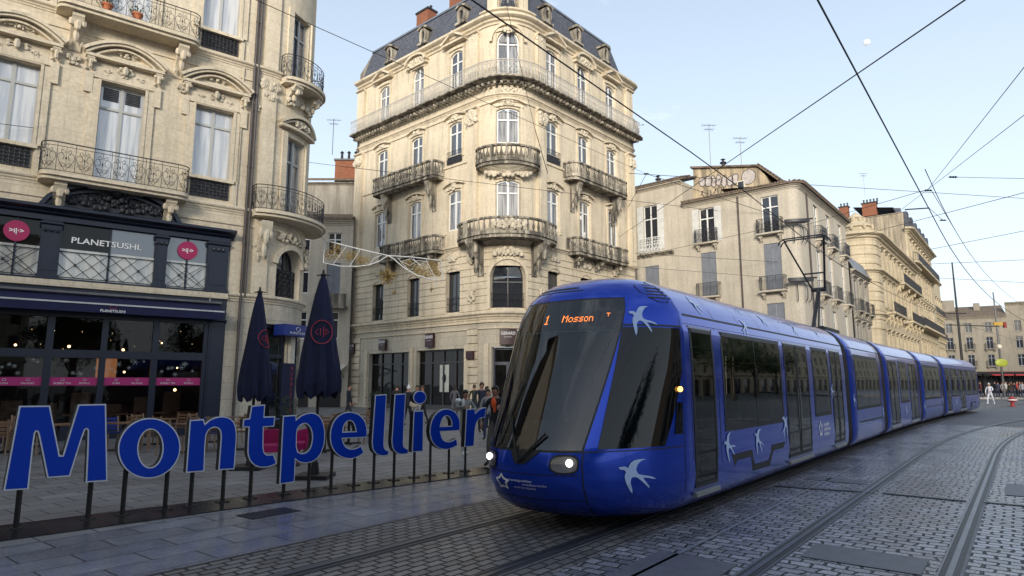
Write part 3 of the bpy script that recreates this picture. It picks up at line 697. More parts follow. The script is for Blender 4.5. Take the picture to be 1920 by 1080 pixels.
for kk in range(18): bl.blob(PL.at(U + rn.uniform(-7.9, -1.1), -.5 - rn.random() * .6, rn.uniform(2.9, 3.8)), .008, .008, .008, 4, 2)
bl.build('lamp_bulbs', M_bulb, RM)
pl = MB(); pbox(pl, PL, U - 3.95, U - 3.3, -3.3, -3.25, 1.9, 2.7); pl.build('wall_panel', plain('copper_panel', (.3, .13, .05), .5, emit=(1, .4, .15), es=.15), RM)
# mezzanine glazing
G_mezz = glass('mezzanine_pale_reflection', (.36, .37, .36), 2.0, curtain=(.5, .49, .44), cs=1)  # pale base colour stands in for the bright sky reflection
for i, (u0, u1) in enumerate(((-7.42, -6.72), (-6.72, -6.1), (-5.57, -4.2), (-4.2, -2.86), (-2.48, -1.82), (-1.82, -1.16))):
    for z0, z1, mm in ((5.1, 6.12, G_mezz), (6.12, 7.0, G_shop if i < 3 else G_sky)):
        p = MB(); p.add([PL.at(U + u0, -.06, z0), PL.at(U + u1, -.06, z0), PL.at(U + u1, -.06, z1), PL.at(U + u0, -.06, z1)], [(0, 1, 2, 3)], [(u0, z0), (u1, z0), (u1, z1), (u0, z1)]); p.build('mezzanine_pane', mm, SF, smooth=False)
lt = MB()
for a, b in ((-7.42, -6.1), (-5.57, -2.86), (-2.48, -1.16)):
    n = max(2, round((b - a) / .44)); d = (b - a) / n
    lt.tube([PL.at(U + a, .0, 6.02), PL.at(U + b, .0, 6.02)], .014, 4); lt.tube([PL.at(U + a, .0, 5.18), PL.at(U + b, .0, 5.18)], .012, 4)
    for k in range(n + 1):
        for sg in (-1, 1):
            x1 = k + sg * 2; xa, za, xb, zb = k, 5.18, x1, 6.02
            if not 0 <= x1 <= n: t_ = .5; xb, zb = k + sg, 5.6
            if 0 <= xb <= n: lt.tube([PL.at(U + a + d * xa, 0, za), PL.at(U + a + d * xb, 0, zb)], .009, 4)
        if k % 2 and 0 < k < n: lt.blob(PL.at(U + a + d * k, .01, 5.6), .05, .03, .05, 8, 5)
        if k % 2 == 0: lt.blob(PL.at(U + a + d * k, .01, 5.6), .025, .02, .025)
for a, b in ((-7.42, -6.1), (-2.48, -1.16)):
    for sg in (-1, 1):
        x = U + (a + b) / 2 + sg * .0
    for k in range(2): lt.tube([PL.at(U + a + .1, 0, 5.2 + k * .8), PL.at(U + b - .1, 0, 6.0 - k * .8)], .009, 4)
lt.build('lattice_railing', M_iron, SF)
for i, c in enumerate((-6.72, -1.82)):
    p = MB(); n = 28; p.shape([[(.33 * math.cos(2 * PI * k / n), .33 * math.sin(2 * PI * k / n)) for k in range(n)]], lambda x, y: PL.at(U + c + x, .002, 6.52 + y), lambda x, y: PL.at(U + c + x, -.03, 6.52 + y))
    p = p.build('logo_disc', plain('pink_disc', (.36, .012, .09), .5, noise_amt=0), SF)
    text('>i|$>'.replace('$', '·'), .2, M_lit, p, lambda x, y, c=c: PL.at(U + c + x, .006, 6.52 + y), bold=.006)
text('PLANETSUSHI.', .27, M_lit, SF, lambda x, y: PL.at(U - 5.3 + x * 1.18, -.02, 6.42 + y), align='LEFT', bold=.004)
# awning: canvas roll with valance
aw = empty('awning', PL.at(U - 4.5, .3, 4.0), 'dark blue canvas awning with a small white name over the restaurant windows', 'awning')
b = MB(); sweep(b, PL, U - 8.0, U - .62, [(.06, 4.62), (.62, 4.3), (.64, 4.3), (.64, 4.04), (.625, 4.04), (.62, 4.27), (.06, 4.58)]); b.build('canvas', M_blueawn, aw)
b = MB(); sweep(b, PL, U - 8.0, U - .6, [(.03, 4.62), (.2, 4.66), (.24, 4.72), (.03, 4.74)]); sweep(b, PL, U - 8.0, U - .6, [(.6, 4.3), (.66, 4.3), (.66, 4.35), (.6, 4.35)]); b.build('cassette', plain('pale_metal', (.5, .5, .5), .4, .5), aw)
text('PLANETSUSHI', .115, M_lit, aw, lambda x, y: PL.at(U - 4.02 + x, .65, 4.11 + y), bold=.002)
b = MB(); b.tube([PL.at(U - 4.02 + .1 * math.cos(a * PI / 8), .652, 4.25 + .06 * math.sin(a * PI / 8)) for a in range(16)], .006, 4, closed=True); b.build('emblem', M_red, aw)
# turret entrance
for o in (tdoor, tdoor2):
    f = MB(); a, b2 = o['s0'], o['s1']; pbox(f, PL, a, a + .09, -.3, -.12, 0, 4.05); pbox(f, PL, b2 - .09, b2, -.3, -.12, 0, 4.05); pbox(f, PL, a, b2, -.3, -.12, 3.93, 4.04); pbox(f, PL, a + .09, b2 - .09, -.3, -.13, 2.75, 2.9); pbox(f, PL, a + .09, b2 - .09, -.28, -.14, .02, .35)
    fo = f.build('entrance_door', M_navy, LB, smooth=False); p = MB(); p.add([PL.at(a, -.22, .3), PL.at(b2, -.22, .3), PL.at(b2, -.22, 3.95), PL.at(a, -.22, 3.95)], [(0, 1, 2, 3)]); p.build('door_glass', G_dark, fo, smooth=False)
b = MB(); pbox(b, PL, TW + .06, TW + .36, .02, .14, 0, 4.1); b.build('door_pilaster', M_cream, LB)
b = MB(); v = PL.at(TW - .1, .22, 3.75); pbox(b, PL, TW - .75, TW + .45, .02, .62, 3.62, 4.05)
sgn = empty('shop_sign', v, 'blue box sign over the corner turret door', 'sign'); b.build('sign_box', plain('blue_sign', (.01, .03, .2), .4), sgn)
text('PLANETSUSHI', .12, M_lit, sgn, lambda x, y: PL.at(TW - .15 + x, .63, 3.72 + y)); b = MB(); b.tube([PL.at(TW - .15 + .1 * math.cos(a * PI / 6), .628, 3.88 + .08 * math.sin(a * PI / 6)) for a in range(12)], .008, 4, closed=True); b.build('emblem', M_lit, sgn)
# drinks menu banner by the turret door
bn = empty('menu_banner', PL.at(TW - .3, .35, 0), 'tall navy banner with pink vertical writing beside the turret door', 'banner')
b = MB(); pbox(b, PL, TW - .62, TW - .02, .42, .46, .25, 2.55); b.build('panel', M_navycloth, bn); b = MB(); pbox(b, PL, TW - .7, TW + .06, .34, .54, 0, .06); pbox(b, PL, TW - .36, TW - .28, .42, .455, .06, .25); b.build('foot', M_black, bn)
for kk, ch in enumerate('BUBBLETEA'): text(ch, .2, M_red, bn, lambda x, y, kk=kk: PL.at(TW - .2 + x, .468, 2.35 - kk * .2 + y), name='letter')
# ------------------------------------------------------------------ central corner building
KC = Vector((-.2, 38.7)); tc = 2.3; LW, RW = 16.6, 14.9
dA = Vector((math.sin(R(-48.1)), math.cos(R(-48.1))))
PC = Path(KC + dA * LW, math.atan2(-dA.y, -dA.x), [('L', LW - tc), ('A', tc, 90), ('L', RW - tc), ('A', .4, 90), ('L', 9)])
SC = LW - tc + tc * PI / 4          # corner axis
def cl(u): return LW - u            # left facade, u from the virtual corner
def cr(u): return LW - tc + tc * PI / 2 + (u - tc)
CB = empty('corner_building', (KC.x, KC.y + 6, 0), 'tall cream corner building with a slate mansard roof and rounded bay behind the tram', 'building')
LU, RU = (4.95, 9.05, 13.15), (4.45, 8.1, 11.8)
cols = [cl(13.15), cl(9.05), cl(4.95), SC, cr(4.45), cr(8.1), cr(11.8)]
END = cr(RW) ; ops = []; W = []
for i, c in enumerate(cols):
    cen = i == 3; wd = 1.55 if cen else 1.32; mid = i in (1, 5)
    o = OP(c, wd + (.0), 22.0, 24.85 if not (mid or cen) else 25.05, arch=(.28 if not (mid or cen) else wd / 2)); ops.append(o); W.append((o, G_cur if i in (0, 1, 3, 4) else G_sky, M_white, .7, 5))
    o = OP(c, wd, 17.2 if not mid else 17.35, 19.6, arch=.16); ops.append(o); W.append((o, G_sky if i != 3 else G_cur, M_white, .68, 4))
    o = OP(c, wd, 11.95, 14.7, arch=.14); ops.append(o); W.append((o, G_cur, M_white, .7, 3))
    if cen: o = OP(c, 2.25, 6.45, 9.5, arch=1.05, depth=.4)
    else: o = OP(c, 1.35, 6.4, 9.35, arch=.3, depth=.35)
    ops.append(o); W.append((o, G_dark, M_darkjoin, 0 if not cen else .55, 2))
gops = [dict(s0=cl(14.1), s1=cl(9.45), z0=0, z1=3.95, depth=.5), dict(s0=cl(8.6), s1=cl(3.75), z0=0, z1=4.0, depth=.5), dict(s0=SC - 1.05, s1=SC + 1.05, z0=0, z1=4.0, depth=.45), dict(s0=cr(4), s1=cr(8), z0=0, z1=4.0, depth=.5), dict(s0=cr(8.8), s1=cr(13.4), z0=0, z1=4.0, depth=.5)]
w = MB(); wall(w, PC, 0, PC.len, 0, 5.6, gops); w.build('ground_storey_wall', M_low, CB)
w = MB(); wall(w, PC, 0, PC.len, 5.6, 26.1, ops, depth=.3); w.build('wall', M_stoneB, CB)
# rusticated courses on the first storey
r = MB(); H = .46
def course(mb, P, a, b, z0, z1, ops, w1=.06):
    cuts = sorted([(max(a, o['s0'] - .0), min(b, o['s1'])) for o in ops if o['s1'] > a and o['s0'] < b and o['z0'] < (z0 + z1) / 2 < o['z1'] - o.get('arch', 0) * .45])
    x = a
    for c, d in cuts:
        if c - x > .05: pbox(mb, P, x, c, 0, w1, z0, z1)
        x = d
    if b - x > .05: pbox(mb, P, x, b, 0, w1, z0, z1)
for k in range(9): course(r, PC, .02, END, 6.35 + k * H, 6.35 + k * H + H - .05, ops)
for k in range(10):
    z = .3 + k * .5
    for a, b in ((cl(LW) + .02, cl(15.2)), (cl(3.5), cl(2.6)), (cr(2.6), cr(3.5)), (cr(14.0), END)): pbox(r, PC, a, b, 0, .1, z, z + .42)
r.build('rustication', M_stoneB, CB)
t = MB()
cornice(t, PC, 0, END + .5, 5.75, .5, .35); pbox(t, PC, 0, END, 0, .1, 5.15, 5.22); pbox(t, PC, 0, END, 0, .12, 5.55, 5.62)
cornice(t, PC, 0, END + .5, 10.5, .3, .22); cornice(t, PC, 0, END + .5, 20.3, .3, .2); pbox(t, PC, 0, END, 0, .08, 20.0, 20.1)
cornice(t, PC, 0, END + .5, 25.5, .65, .55); pbox(t, PC, 0, END, 0, .09, 16.4, 16.55)
for a, b in ((cl(LW) + .1, cl(15.6)), (cl(3.55), cl(2.65)), (cr(2.65), cr(3.5)), (cr(13.9), END - .1)):
    for z0, z1 in ((10.8, 20.0), (21.8, 25.4)):
        pbox(t, PC, a, b, 0, .24, z0, z1); pbox(t, PC, a + .15, b - .15, .24, .28, z0 + .4, z1 - 1.2)
        cornice(t, PC, a - .06, b + .06, z1 - .35, .34, .42)
for i, c in enumerate(cols):
    wd = 1.55 if i == 3 else 1.32; h = wd / 2
    for z0, z1 in ((11.95, 14.7), (17.2, 19.6), (22.0, 24.85)):
        for sg in (-1, 1): pbox(t, PC, c + sg * (h + .11) - .09, c + sg * (h + .11) + .09, 0, .08, z0 - .2, z1 + .05)
        mold(t, PC, [(c + x * (h + .22), z1 + .12 + .1 * (1 - x * x)) for x in [-1, -.6, -.2, .2, .6, 1]], .2, 0, .12)
        if z0 < 20: mold(t, PC, [(c + x * (h + .36), z1 + .36 + .22 * (1 - x * x)) for x in [-1, -.6, -.2, .2, .6, 1]], .1, 0, .24)
    if i == 3: mold(t, PC, [(c + 1.15 * math.cos(a), 24.3 + 1.15 * math.sin(a)) for a in [PI * k / 12 for k in range(13)]], .18, 0, .2)
    elif i in (1, 5):
        mold(t, PC, [(c + 1.15 * x, 25.25 + .62 * math.sqrt(max(0, 1 - x * x))) for x in [k / 6 - 1 for k in range(13)]], .16, 0, .5)
        mold(t, PC, [(c + 1.0 * x, 25.1 + .5 * math.sqrt(max(0, 1 - x * x))) for x in [k / 6 - 1 for k in range(13)]], .1, 0, .35); pbox(t, PC, c - 1.1, c + 1.1, 0, .3, 25.05, 25.5)
    else:
        mold(t, PC, [(c - 1.15, 25.45), (c, 26.1), (c + 1.15, 25.45)], .17, 0, .52); pbox(t, PC, c - 1.1, c + 1.1, 0, .42, 25.3, 25.45)
    if i != 3: mold(t, PC, arch_pts(dict(s0=c - .7, s1=c + .7, z1=9.4, arch=.3, z0=6), 8), .16, 0, .12)
mold(t, PC, arch_pts(dict(s0=SC - 1.2, s1=SC + 1.2, z1=9.6, arch=1.1, z0=6), 14), .2, 0, .16); mold(t, PC, [(SC - 1.2, 6.4), (SC - 1.2, 8.5)], .16, 0, .14); mold(t, PC, [(SC + 1.2, 6.4), (SC + 1.2, 8.5)], .16, 0, .14)
for s_ in [cl(14.35), cl(9.1), cl(3.6)]: pbox(t, PC, s_ - .16, s_ + .16, 0, .12, 0, 4.2)
for s_ in [SC - 1.35, SC + 1.35]: pbox(t, PC, s_ - .16, s_ + .16, 0, .14, 0, 4.2)
TR = t.build('trim', M_stoneB, CB, label='moulded cornices, pilasters and pediments')
k = MB()
for i, c in enumerate(cols):
    for z in (14.95, 19.85): carve(k, PC, c, z + .05, .7, .5, 9, .12, .08, i)
    if i in (1, 5): carve(k, PC, c, 25.4, 1.5, .4, 18, .3, .09, i)
    if i == 3: carve(k, PC, c, 25.0, .6, .5, 8, .2, .1)
carve(k, PC, SC, 20.75, 2.2, .5, 40, .12, .1, 3); carve(k, PC, SC, 9.95, 1.6, .6, 24, .25, .12, 9); carve(k, PC, SC, 15.15, 2.6, .7, 60, .42, .13, 4)
for s_ in (cl(3.1), cr(3.05)):
    carve(k, PC, s_, 19.3, .9, 1.1, 30, .34, .12, 5); carve(k, PC, s_, 10.0, .7, 1.2, 18, .2, .12, 2); carve(k, PC, s_, 25.0, .8, .5, 10, .2, .1, 2)
for s_ in (cl(16.1), cr(14.4)): carve(k, PC, s_, 19.2, .8, 1.0, 20, .34, .12, 6)
for s_ in (cl(3.1), cr(3.05)): carve(k, PC, s_, 7.4, .5, 1.0, 12, .16, .11, 8)
for i in (0, 1, 2, 4, 5, 6): carve(k, PC, cols[i], 10.0, .8, .5, 14, .15, .1, i)
k.build('carving', M_carve, CB, label='carved stone garlands and capitals')
fl = {5: None}
for o, gm, fm, tr, fl_ in W:
    f = window(PC, o, CB, fm, gm, w=-.14 if fl_ > 2 else -.25, trans=tr, fw=.085 if fl_ > 2 else .06)
    if fl_ == 2:
        b = MB(); a_, b_ = o['s0'], o['s1']; nn = int((b_ - a_) / .12)
        for q in range(nn + 1): b.tube([PC.at(a_ + .02 + q * .12, -.06, 6.45), PC.at(a_ + .02 + q * .12, -.06, 7.35)], .011, 4)
        for z in (6.5, 7.0, 7.38): b.tube([PC.at(a_, -.06, z), PC.at(b_, -.06, z)], .018, 4)
        b.build('guard_rail', M_iron, CB)
    if fl_ == 4 and not o['z0'] > 17.3 and abs((o['s0'] + o['s1']) / 2 - SC) > 1:
        b = MB(); a_, b_ = o['s0'] - .08, o['s1'] + .08
        for q in range(13): b.tube([PC.at(a_ + q * (b_ - a_) / 12, .1, 16.55), PC.at(a_ + q * (b_ - a_) / 12, .1, 17.5)], .012, 4)
        for z in (16.6, 17.1, 17.5): b.tube([PC.at(a_, .1, z), PC.at(b_, .1, z)], .02, 4)
        pbox(b, PC, a_, b_, .06, .075, 16.7, 17.1); b.build('guard_rail', M_iron, CB)
# balconies
sb = stone_balcony
pts = [(SC - 1.95, 0)] + [(SC + 1.95 * math.sin(a), .1 + .95 * math.cos(a) ** .7) for a in [PI / 2 * (k / 7 - 1) * .98 for k in range(15)]] + [(SC + 1.95, 0)]
sb(PC, CB, pts, 15.75, 1.0, M_dirty, name='balcony', step=.22)
c = MB()
for q in range(14):
    f = max(.05, .92 * (1 - q / 14) ** 1.25); c.slab([(p.x, p.y) for p in [PC.at(SC + (s_ - SC) * f, w_ * f, 0) for s_, w_ in pts]], 15.7 - .22 - .06 * (q + 1), 15.7 - .22 - .06 * q)
c.build('corbel', M_carve, CB)
pts = [(SC - 3.6, 0)] + plan_curve([(SC - 3.6, .35), (SC - 3.0, 1.0), (SC, 1.55), (SC + 3.0, 1.0), (SC + 3.6, .35)], 1.4, 8) + [(SC + 3.6, 0)]
bb = sb(PC, CB, pts, 10.95, 1.0, M_dirty, brk=(SC - 1.85, SC + 1.85), bd=1.25, bh=2.3, bw=.5, step=.25)
k2 = MB(); carve(k2, PC, SC, 11.45, 1.2, .6, 20, 1.62, .12, 7); k2.build('crest', M_carve, bb)
for a, b in ((cl(13.2), cl(6.1)), (cr(5.7), cr(12.6))):
    sb(PC, CB, plan_curve([(a, 0), (a + .05, .95), (b - .05, .95), (b, 0)], .7), 16.0, 1.0, M_dirty, brk=(a + .9, b - .9) if a > SC else (a + 1.2, b - .9), bd=.85, bh=2.2, bw=.4)
for a, b in ((cl(12.2), cl(5.9)), (cr(6.0), cr(12.6))):
    sb(PC, CB, plan_curve([(a, 0), (a + .05, .9), (b - .05, .9), (b, 0)], .6), 10.75, .95, M_dirty, brk=(a + .8, (a + b) / 2, b - .8), bd=.8, bh=.9, bw=.4)
# running balcony of the top storey
t = MB(); cornice(t, PC, 0, END + .3, 21.2, .34, .85)
s_ = .2
while s_ < END: pbox(t, PC, s_, s_ + .12, .12, .6, 21.06, 21.22, 9); s_ += .36
rb = t.build('running_balcony', M_dirty, CB)
iron_rail(PC, rb, [(x, .75) for x in PC.div(0.1, END, .3)], 21.56, 1.05, M_ironw, rr=.022, step=.42, scroll=False)
pm = MB(); s_ = .3
while s_ < END - .3:
    for z0 in (21.75, 22.1):
        pm.tube([PC.at(s_ + .1 + .09 * math.cos(a), .75, z0 + .16 + .14 * math.sin(a)) for a in [k * PI / 4 for k in range(8)]], .019, 3, closed=True)
    pm.tube([PC.at(s_, .75, 21.6), PC.at(s_, .75, 22.6)], .018, 4); s_ += .21
pm.build('railing_panels', M_ironw, rb)
# mansard roof
PR = Path(KC + dA * LW, math.atan2(-dA.y, -dA.x), [('L', LW - tc), ('A', tc, 90), ('L', RW - tc - 1.3), ('A', 1.7, 90), ('L', 9)])
ro = MB(); S = PR.div(0, PR.len, .4); rows = [(.1, 26.1), (-.15, 26.3), (-1.15, 29.3), (-1.4, 29.45)]
vs = []; uv = []
for t_ in S:
    for q, z in rows:
        vs.append(PR.at(t_, q, z)); uv.append((t_, z))
m = len(rows); fs = [(i * m + k, (i + 1) * m + k, (i + 1) * m + k + 1, i * m + k + 1) for i in range(len(S) - 1) for k in range(m - 1)]
ro.add(vs, fs, uv); RO = ro.build('mansard_roof', M_slate, CB)
top = MB(); q = [PR.at(t_, -1.4, 0) for t_ in S]; ctr = PC.at(SC, -13, 29.6); vs = [Vector((p.x, p.y, 29.45)) for p in q] + [ctr]
top.add(vs, [(i, i + 1, len(q)) for i in range(len(q) - 1)]); sweep(top, PR, 0, PR.len, [(-1.5, 29.35), (-1.1, 29.35), (-1.1, 29.5), (-1.5, 29.55)]); top.build('zinc_top', M_zinc, RO)
g = MB(); cb = PC.at(0, 0, 0); P0 = PC.at(0, 0, 0).to_2d(); d0 = (PC.at(1, 0) - PC.at(0, 0)).to_2d(); n0 = Vector((-d0.y, d0.x))
for a, z1 in ((0, 26.1),):
    p, q = P0, P0 + n0 * 11; g.add([(p.x, p.y, 0), (q.x, q.y, 0), (q.x, q.y, 27), (p.x, p.y, 27), ((p + n0 * 1.2).x, (p + n0 * 1.2).y, 29.4), ((q).x, (q).y, 29.4)], [(1, 0, 3, 2), (2, 3, 4, 5)])
g.build('party_wall', M_plaster2, CB)
for i, c in enumerate([cl(13.0), cl(8.9), cl(4.75), cr(4.3), cr(7.95), cr(11.7)]):
    b = MB(); w0 = -.75; z = 27.6
    pts = [(.42 * math.cos(a), .62 * math.sin(a)) for a in [2 * PI * k / 16 for k in range(16)]]; inn = [(.22 * math.cos(a), .36 * math.sin(a)) for a in [2 * PI * k / 16 for k in range(16)]]
    b.shape([pts, inn], lambda x, y: PC.at(c + x, -.15, z + y), lambda x, y: PC.at(c + x, -1.3, z + y)); mold(b, PC, [(c + x, z + .55 + .16 * (1 - (x / .5) ** 2)) for x in (-.5, -.25, 0, .25, .5)], .14, -1.3, -.05)
    pbox(b, PC, c - .5, c + .5, -1.0, -.05, z - .72, z - .55)
    dm = b.build('round_dormer', M_dirty, RO); p = MB(); p.shape([inn], lambda x, y: PC.at(c + x, -.3, z + y)); p.build('pane', G_dark, dm, smooth=False)
# turret of the rounded bay
b = MB(); td = OP(SC, 1.25, 27.0, 29.6, depth=.3); wall(b, PC, SC - 1.75, SC + 1.75, 26.1, 30.2, [td], w=-.35)
for sg in (-1, 1): pbox(b, PC, SC + sg * 1.3 - .42, SC + sg * 1.3 + .42, -1.6, -.25, 26.1, 30.2); pbox(b, PC, SC + sg * .95 - .16, SC + sg * .95 + .16, -.5, -.12, 26.6, 30.2)
cornice(b, PC, SC - 1.9, SC + 1.9, 26.15, .4, .35); b.slab([(p.x, p.y) for p in [PC.at(SC - 1.75, -.35), PC.at(SC - .9, -.35), PC.at(SC, -.35), PC.at(SC + .9, -.35), PC.at(SC + 1.75, -.35), PC.at(SC + 1.2, -1.9), PC.at(SC - 1.2, -1.9)]], 30.2, 30.6)
TT = b.build('dormer_turret', M_stoneB, CB); window(PC, td, TT, M_greyjoin, G_sky, w=-.5)
iron_rail(PC, TT, [(SC - .7, -.28), (SC + .7, -.28)], 26.75, .8, M_iron, step=.35)
for u, z1, ww, in ((11.1, 31.6, 1.0), (7.2, 32.2, 1.0)):
    b = MB(); p = PC.at(cl(u), -2.2, 0); pbox(b, PC, cl(u) - .7, cl(u) + .7, -2.8, -1.9, 28.5, z1 - .35); ch = b.build('chimney', M_brick, RO)
    b = MB(); pbox(b, PC, cl(u) - .78, cl(u) + .78, -2.88, -1.82, z1 - .35, z1 - .2)
    for q in range(4): pp = PC.at(cl(u) - .55 + q * .36, -2.35, z1 - .2); b.lathe(pp, [(.1, 0), (.08, .3), (.12, .3), (.12, .34), (.0, .36)], 8)
    b.build('chimney_cap', M_iron, ch)
# shops
for i, o in enumerate(gops):
    f = MB(); a, b_ = o['s0'], o['s1']
    if i == 2:
        pbox(f, PC, a, a + .12, -.45, -.3, 0, 3.95); pbox(f, PC, b_ - .12, b_, -.45, -.3, 0, 3.95); pbox(f, PC, a + .12, b_ - .12, -.45, -.31, 2.9, 3.1); pbox(f, PC, a + .12, b_ - .12, -.45, -.31, 3.85, 3.98); pbox(f, PC, SC - .1, SC + .1, -.44, -.3, 0, 2.9)
        for sg in (-1, 1): pbox(f, PC, SC + sg * .55 - .42, SC + sg * .55 + .42, -.44, -.33, 0, .7)
        fo = f.build('entrance_door', plain('grey_door', (.055, .06, .08), .4), CB, smooth=False)
    else:
        pbox(f, PC, a, b_, -.48, -.3, 0, .35); pbox(f, PC, a, b_, -.48, -.32, 3.1, 3.2); pbox(f, PC, a, b_, -.48, -.3, 3.9, 4.0)
        for q in range(5): x = a + (b_ - a) * q / 4; pbox(f, PC, max(a, x - .05), min(b_, x + .05), -.47, -.31, .35, 3.9)
        fo = f.build('shopfront', M_darkjoin, CB, smooth=False)
    SS = PC.div(a, b_, .3); p = MB(); vs = [PC.at(s, -.4, z) for s in SS for z in (.1, 3.95)]; p.add(vs, [(2 * q, 2 * q + 2, 2 * q + 3, 2 * q + 1) for q in range(len(SS) - 1)]); p.build('shop_window', G_shop, fo, smooth=False)
    if i == 1:
        p = MB(); pbox(p, PC, cl(6.6), cl(5.7), -.395, -.39, 1.2, 3.0); p = p.build('poster', plain('pale_poster', (.45, .47, .42), .7), fo); q2 = MB(); q2.lathe((0, 0, 0), [(0, 0)], 3) if 0 else None
        q2.shape([[(.2 * math.cos(a_), .3 * math.sin(a_)) for a_ in [k * PI / 8 for k in range(16)]]], lambda x, y: PC.at(cl(6.15) + x, -.385, 2.1 + y)); q2.build('emblem', M_black, p)
sgm = plain('dark_plum_sign', (.035, .008, .012), .4)
for s_, z, ww, h in ((SC, 4.62, .95, .95), (cl(7.0), 4.65, .8, .9), (cl(12.2), 4.55, .75, .8), (cl(16.1), 4.4, .7, .8), (cl(3.1), 3.55, .6, .5)):
    b = MB(); pbox(b, PC, s_ - ww / 2, s_ + ww / 2, .12, .3, z - h / 2, z + h / 2); so = b.build('shop_sign', sgm, CB)
    if h > .7: text('GERARD', .27, M_lit, so, lambda x, y, s_=s_, z=z: PC.at(s_ + x * .78, .305, z + .2 + y), bold=.003); text('D A R E L', .1, M_lit, so, lambda x, y, s_=s_, z=z: PC.at(s_ + x * 1.1, .305, z - .02 + y))
for s_ in (cl(16.3), END - .15):
    b = MB(); b.tube([PC.at(s_, .16, z) for z in (0, 25.4)], .07, 8); b.build('downpipe', M_pipe, CB)
# satellite dish on the right end
sd = empty('satellite_dish', PC.at(END + .6, .5, 22.9), 'pale round satellite dish bolted to the right end of the corner building', 'satellite dish')
b = MB(); c = sd.location; M_ = Matrix.Rotation(R(65), 3, 'Y')
prof = [(r_, .25 * r_ * r_) for r_ in (0, .2, .4, .6, .72)]; vs = []
for r_, h in prof:
    for q in range(16): vs.append(c + M_ @ Vector((r_ * math.cos(q * PI / 8), r_ * math.sin(q * PI / 8), h)))
b.add(vs, [(i * 16 + q, i * 16 + (q + 1) % 16, (i + 1) * 16 + (q + 1) % 16, (i + 1) * 16 + q) for i in range(4) for q in range(16)]); b.build('dish', plain('dish_grey', (.4, .4, .4), .5), sd)
b = MB(); b.tube([c, c + M_ @ Vector((.2, 0, .8))], .02, 5); b.blob(c + M_ @ Vector((.2, 0, .8)), .06, .06, .06); b.tube([c, PC.at(END + .2, 0, 22.7)], .03, 5); b.build('arm', M_mast, sd)
# ------------------------------------------------------------------ other buildings
def simple_building(name, label, P, s0, s1, zt, cols, floors, mw, parent=None, rows=None, mt=None, fr=M_white, gl=G_dark, surround=True, base=None, wd=1.05, shutters=None, cor=(.4, .4), cat='building', wall_from=0):
    """floors: list of (z0,z1,balcony)"""
    p = P.at((s0 + s1) / 2, -1, 0)
    B = parent or empty(name, (p.x, p.y, 0), label, cat)
    ops = []
    for c in cols:
        for i, (z0, z1, bal) in enumerate(floors):
            o = OP(c, wd, z0, z1); o['i'] = i; ops.append(o)
    w = MB(); wall(w, P, s0, s1, wall_from, zt, ops, depth=.25); w.build('wall', mw, B)
    t = MB()
    if cor: cornice(t, P, s0, s1, zt - cor[0], cor[0], cor[1])
    for o in ops:
        if surround:
            a, b, z0, z1 = o['s0'], o['s1'], o['z0'], o['z1']; mold(t, P, [(a - .07, z0), (a - .07, z1 + .07), (b + .07, z1 + .07), (b + .07, z0)], .15, 0, .06)
            pbox(t, P, a - .2, b + .2, 0, .1, z0 - .12, z0)
            if surround == 2: cornice(t, P, a - .25, b + .25, z1 + .2, .25, .25)
    for z0, z1, bal in floors:
        if surround == 2: cornice(t, P, s0, s1, z0 - .75, .22, .16)
    if t.v: t.build('trim', mt or mw, B)
    for o in ops:
        bal = floors[o['i']][2]; c = (o['s0'] + o['s1']) / 2; sh = shutters(c, o['i']) if shutters else 0
        if sh == 2:
            b = MB()
            for sg in (-1, 1): pbox(b, P, c + sg * wd * .25 - wd * .24, c + sg * wd * .25 + wd * .24, -.12, -.07, o['z0'], o['z1'])
            for sg in (-1, 1):
                for k in range(int((o['z1'] - o['z0']) / .14)): pbox(b, P, c + sg * wd * .25 - wd * .19, c + sg * wd * .25 + wd * .19, -.07, -.055, o['z0'] + .08 + k * .14, o['z0'] + .15 + k * .14)
            b.build('shutter', M_shut, B, smooth=False)
        else:
            window(P, o, B, fr, gl, w=-.12, trans=.7 if o['i'] else .7)
            if sh == 1:
                for sg in (-1, 1):
                    b = MB(); x = c + sg * (wd / 2 + wd * .24); pbox(b, P, x - wd * .22, x + wd * .22, .02, .07, o['z0'], o['z1'])
                    for k in range(int((o['z1'] - o['z0']) / .14)): pbox(b, P, x - wd * .18, x + wd * .18, .07, .08, o['z0'] + .06 + k * .14, o['z0'] + .14 + k * .14)
                    b.build('shutter', M_shutw, B, smooth=False)
        if bal:
            d = .55; q = wd / 2 + .3
            b = MB(); pbox(b, P, c - q, c + q, 0, d, o['z0'] - .14, o['z0'] - .02)
            for sg in (-1, 1): console(b, P, c + sg * q * .75, .18, o['z0'] - .14, .5, .4, 5)
            bo = b.build('balcony', mw, B); iron_rail(P, bo, [(c - q + .04, 0), (c - q + .04, d - .05), (c + q - .04, d - .05), (c + q - .04, 0)], o['z0'] - .02, 1.0, M_iron, rr=.012, step=.45 if bal == 1 else .6, scroll=bal == 1, bars=True)
    return B
def antenna(loc, h, label, seed=0):
    a = empty('tv_antenna', loc, label, 'antenna', 'television antennas on the roofs'); b = MB(); c = Vector(loc)
    b.tube([c, c + Vector((0, 0, h))], .03, 5)
    for z, l in ((h - .1, 1.1), (h - .45, .7)):
        b.tube([c + Vector((-l * .5, 0, z)), c + Vector((l * .5, .1, z))], .018, 4)
        for k in range(6): x = -l * .5 + l * k / 5; b.tube([c + Vector((x, -.25, z)), c + Vector((x, .25, z))], .012, 4)
    b.build('mast', M_mast, a); return a
KB = Vector((19.72, 43.0)); dB = Vector((math.sin(R(-48)), math.cos(R(-48))))
PB = Path(KB + dB * 13.3, R(-42), [('L', 13.3 - .6), ('A', .6, 93), ('L', 14.5), ('A', .2, 90), ('L', 6)])
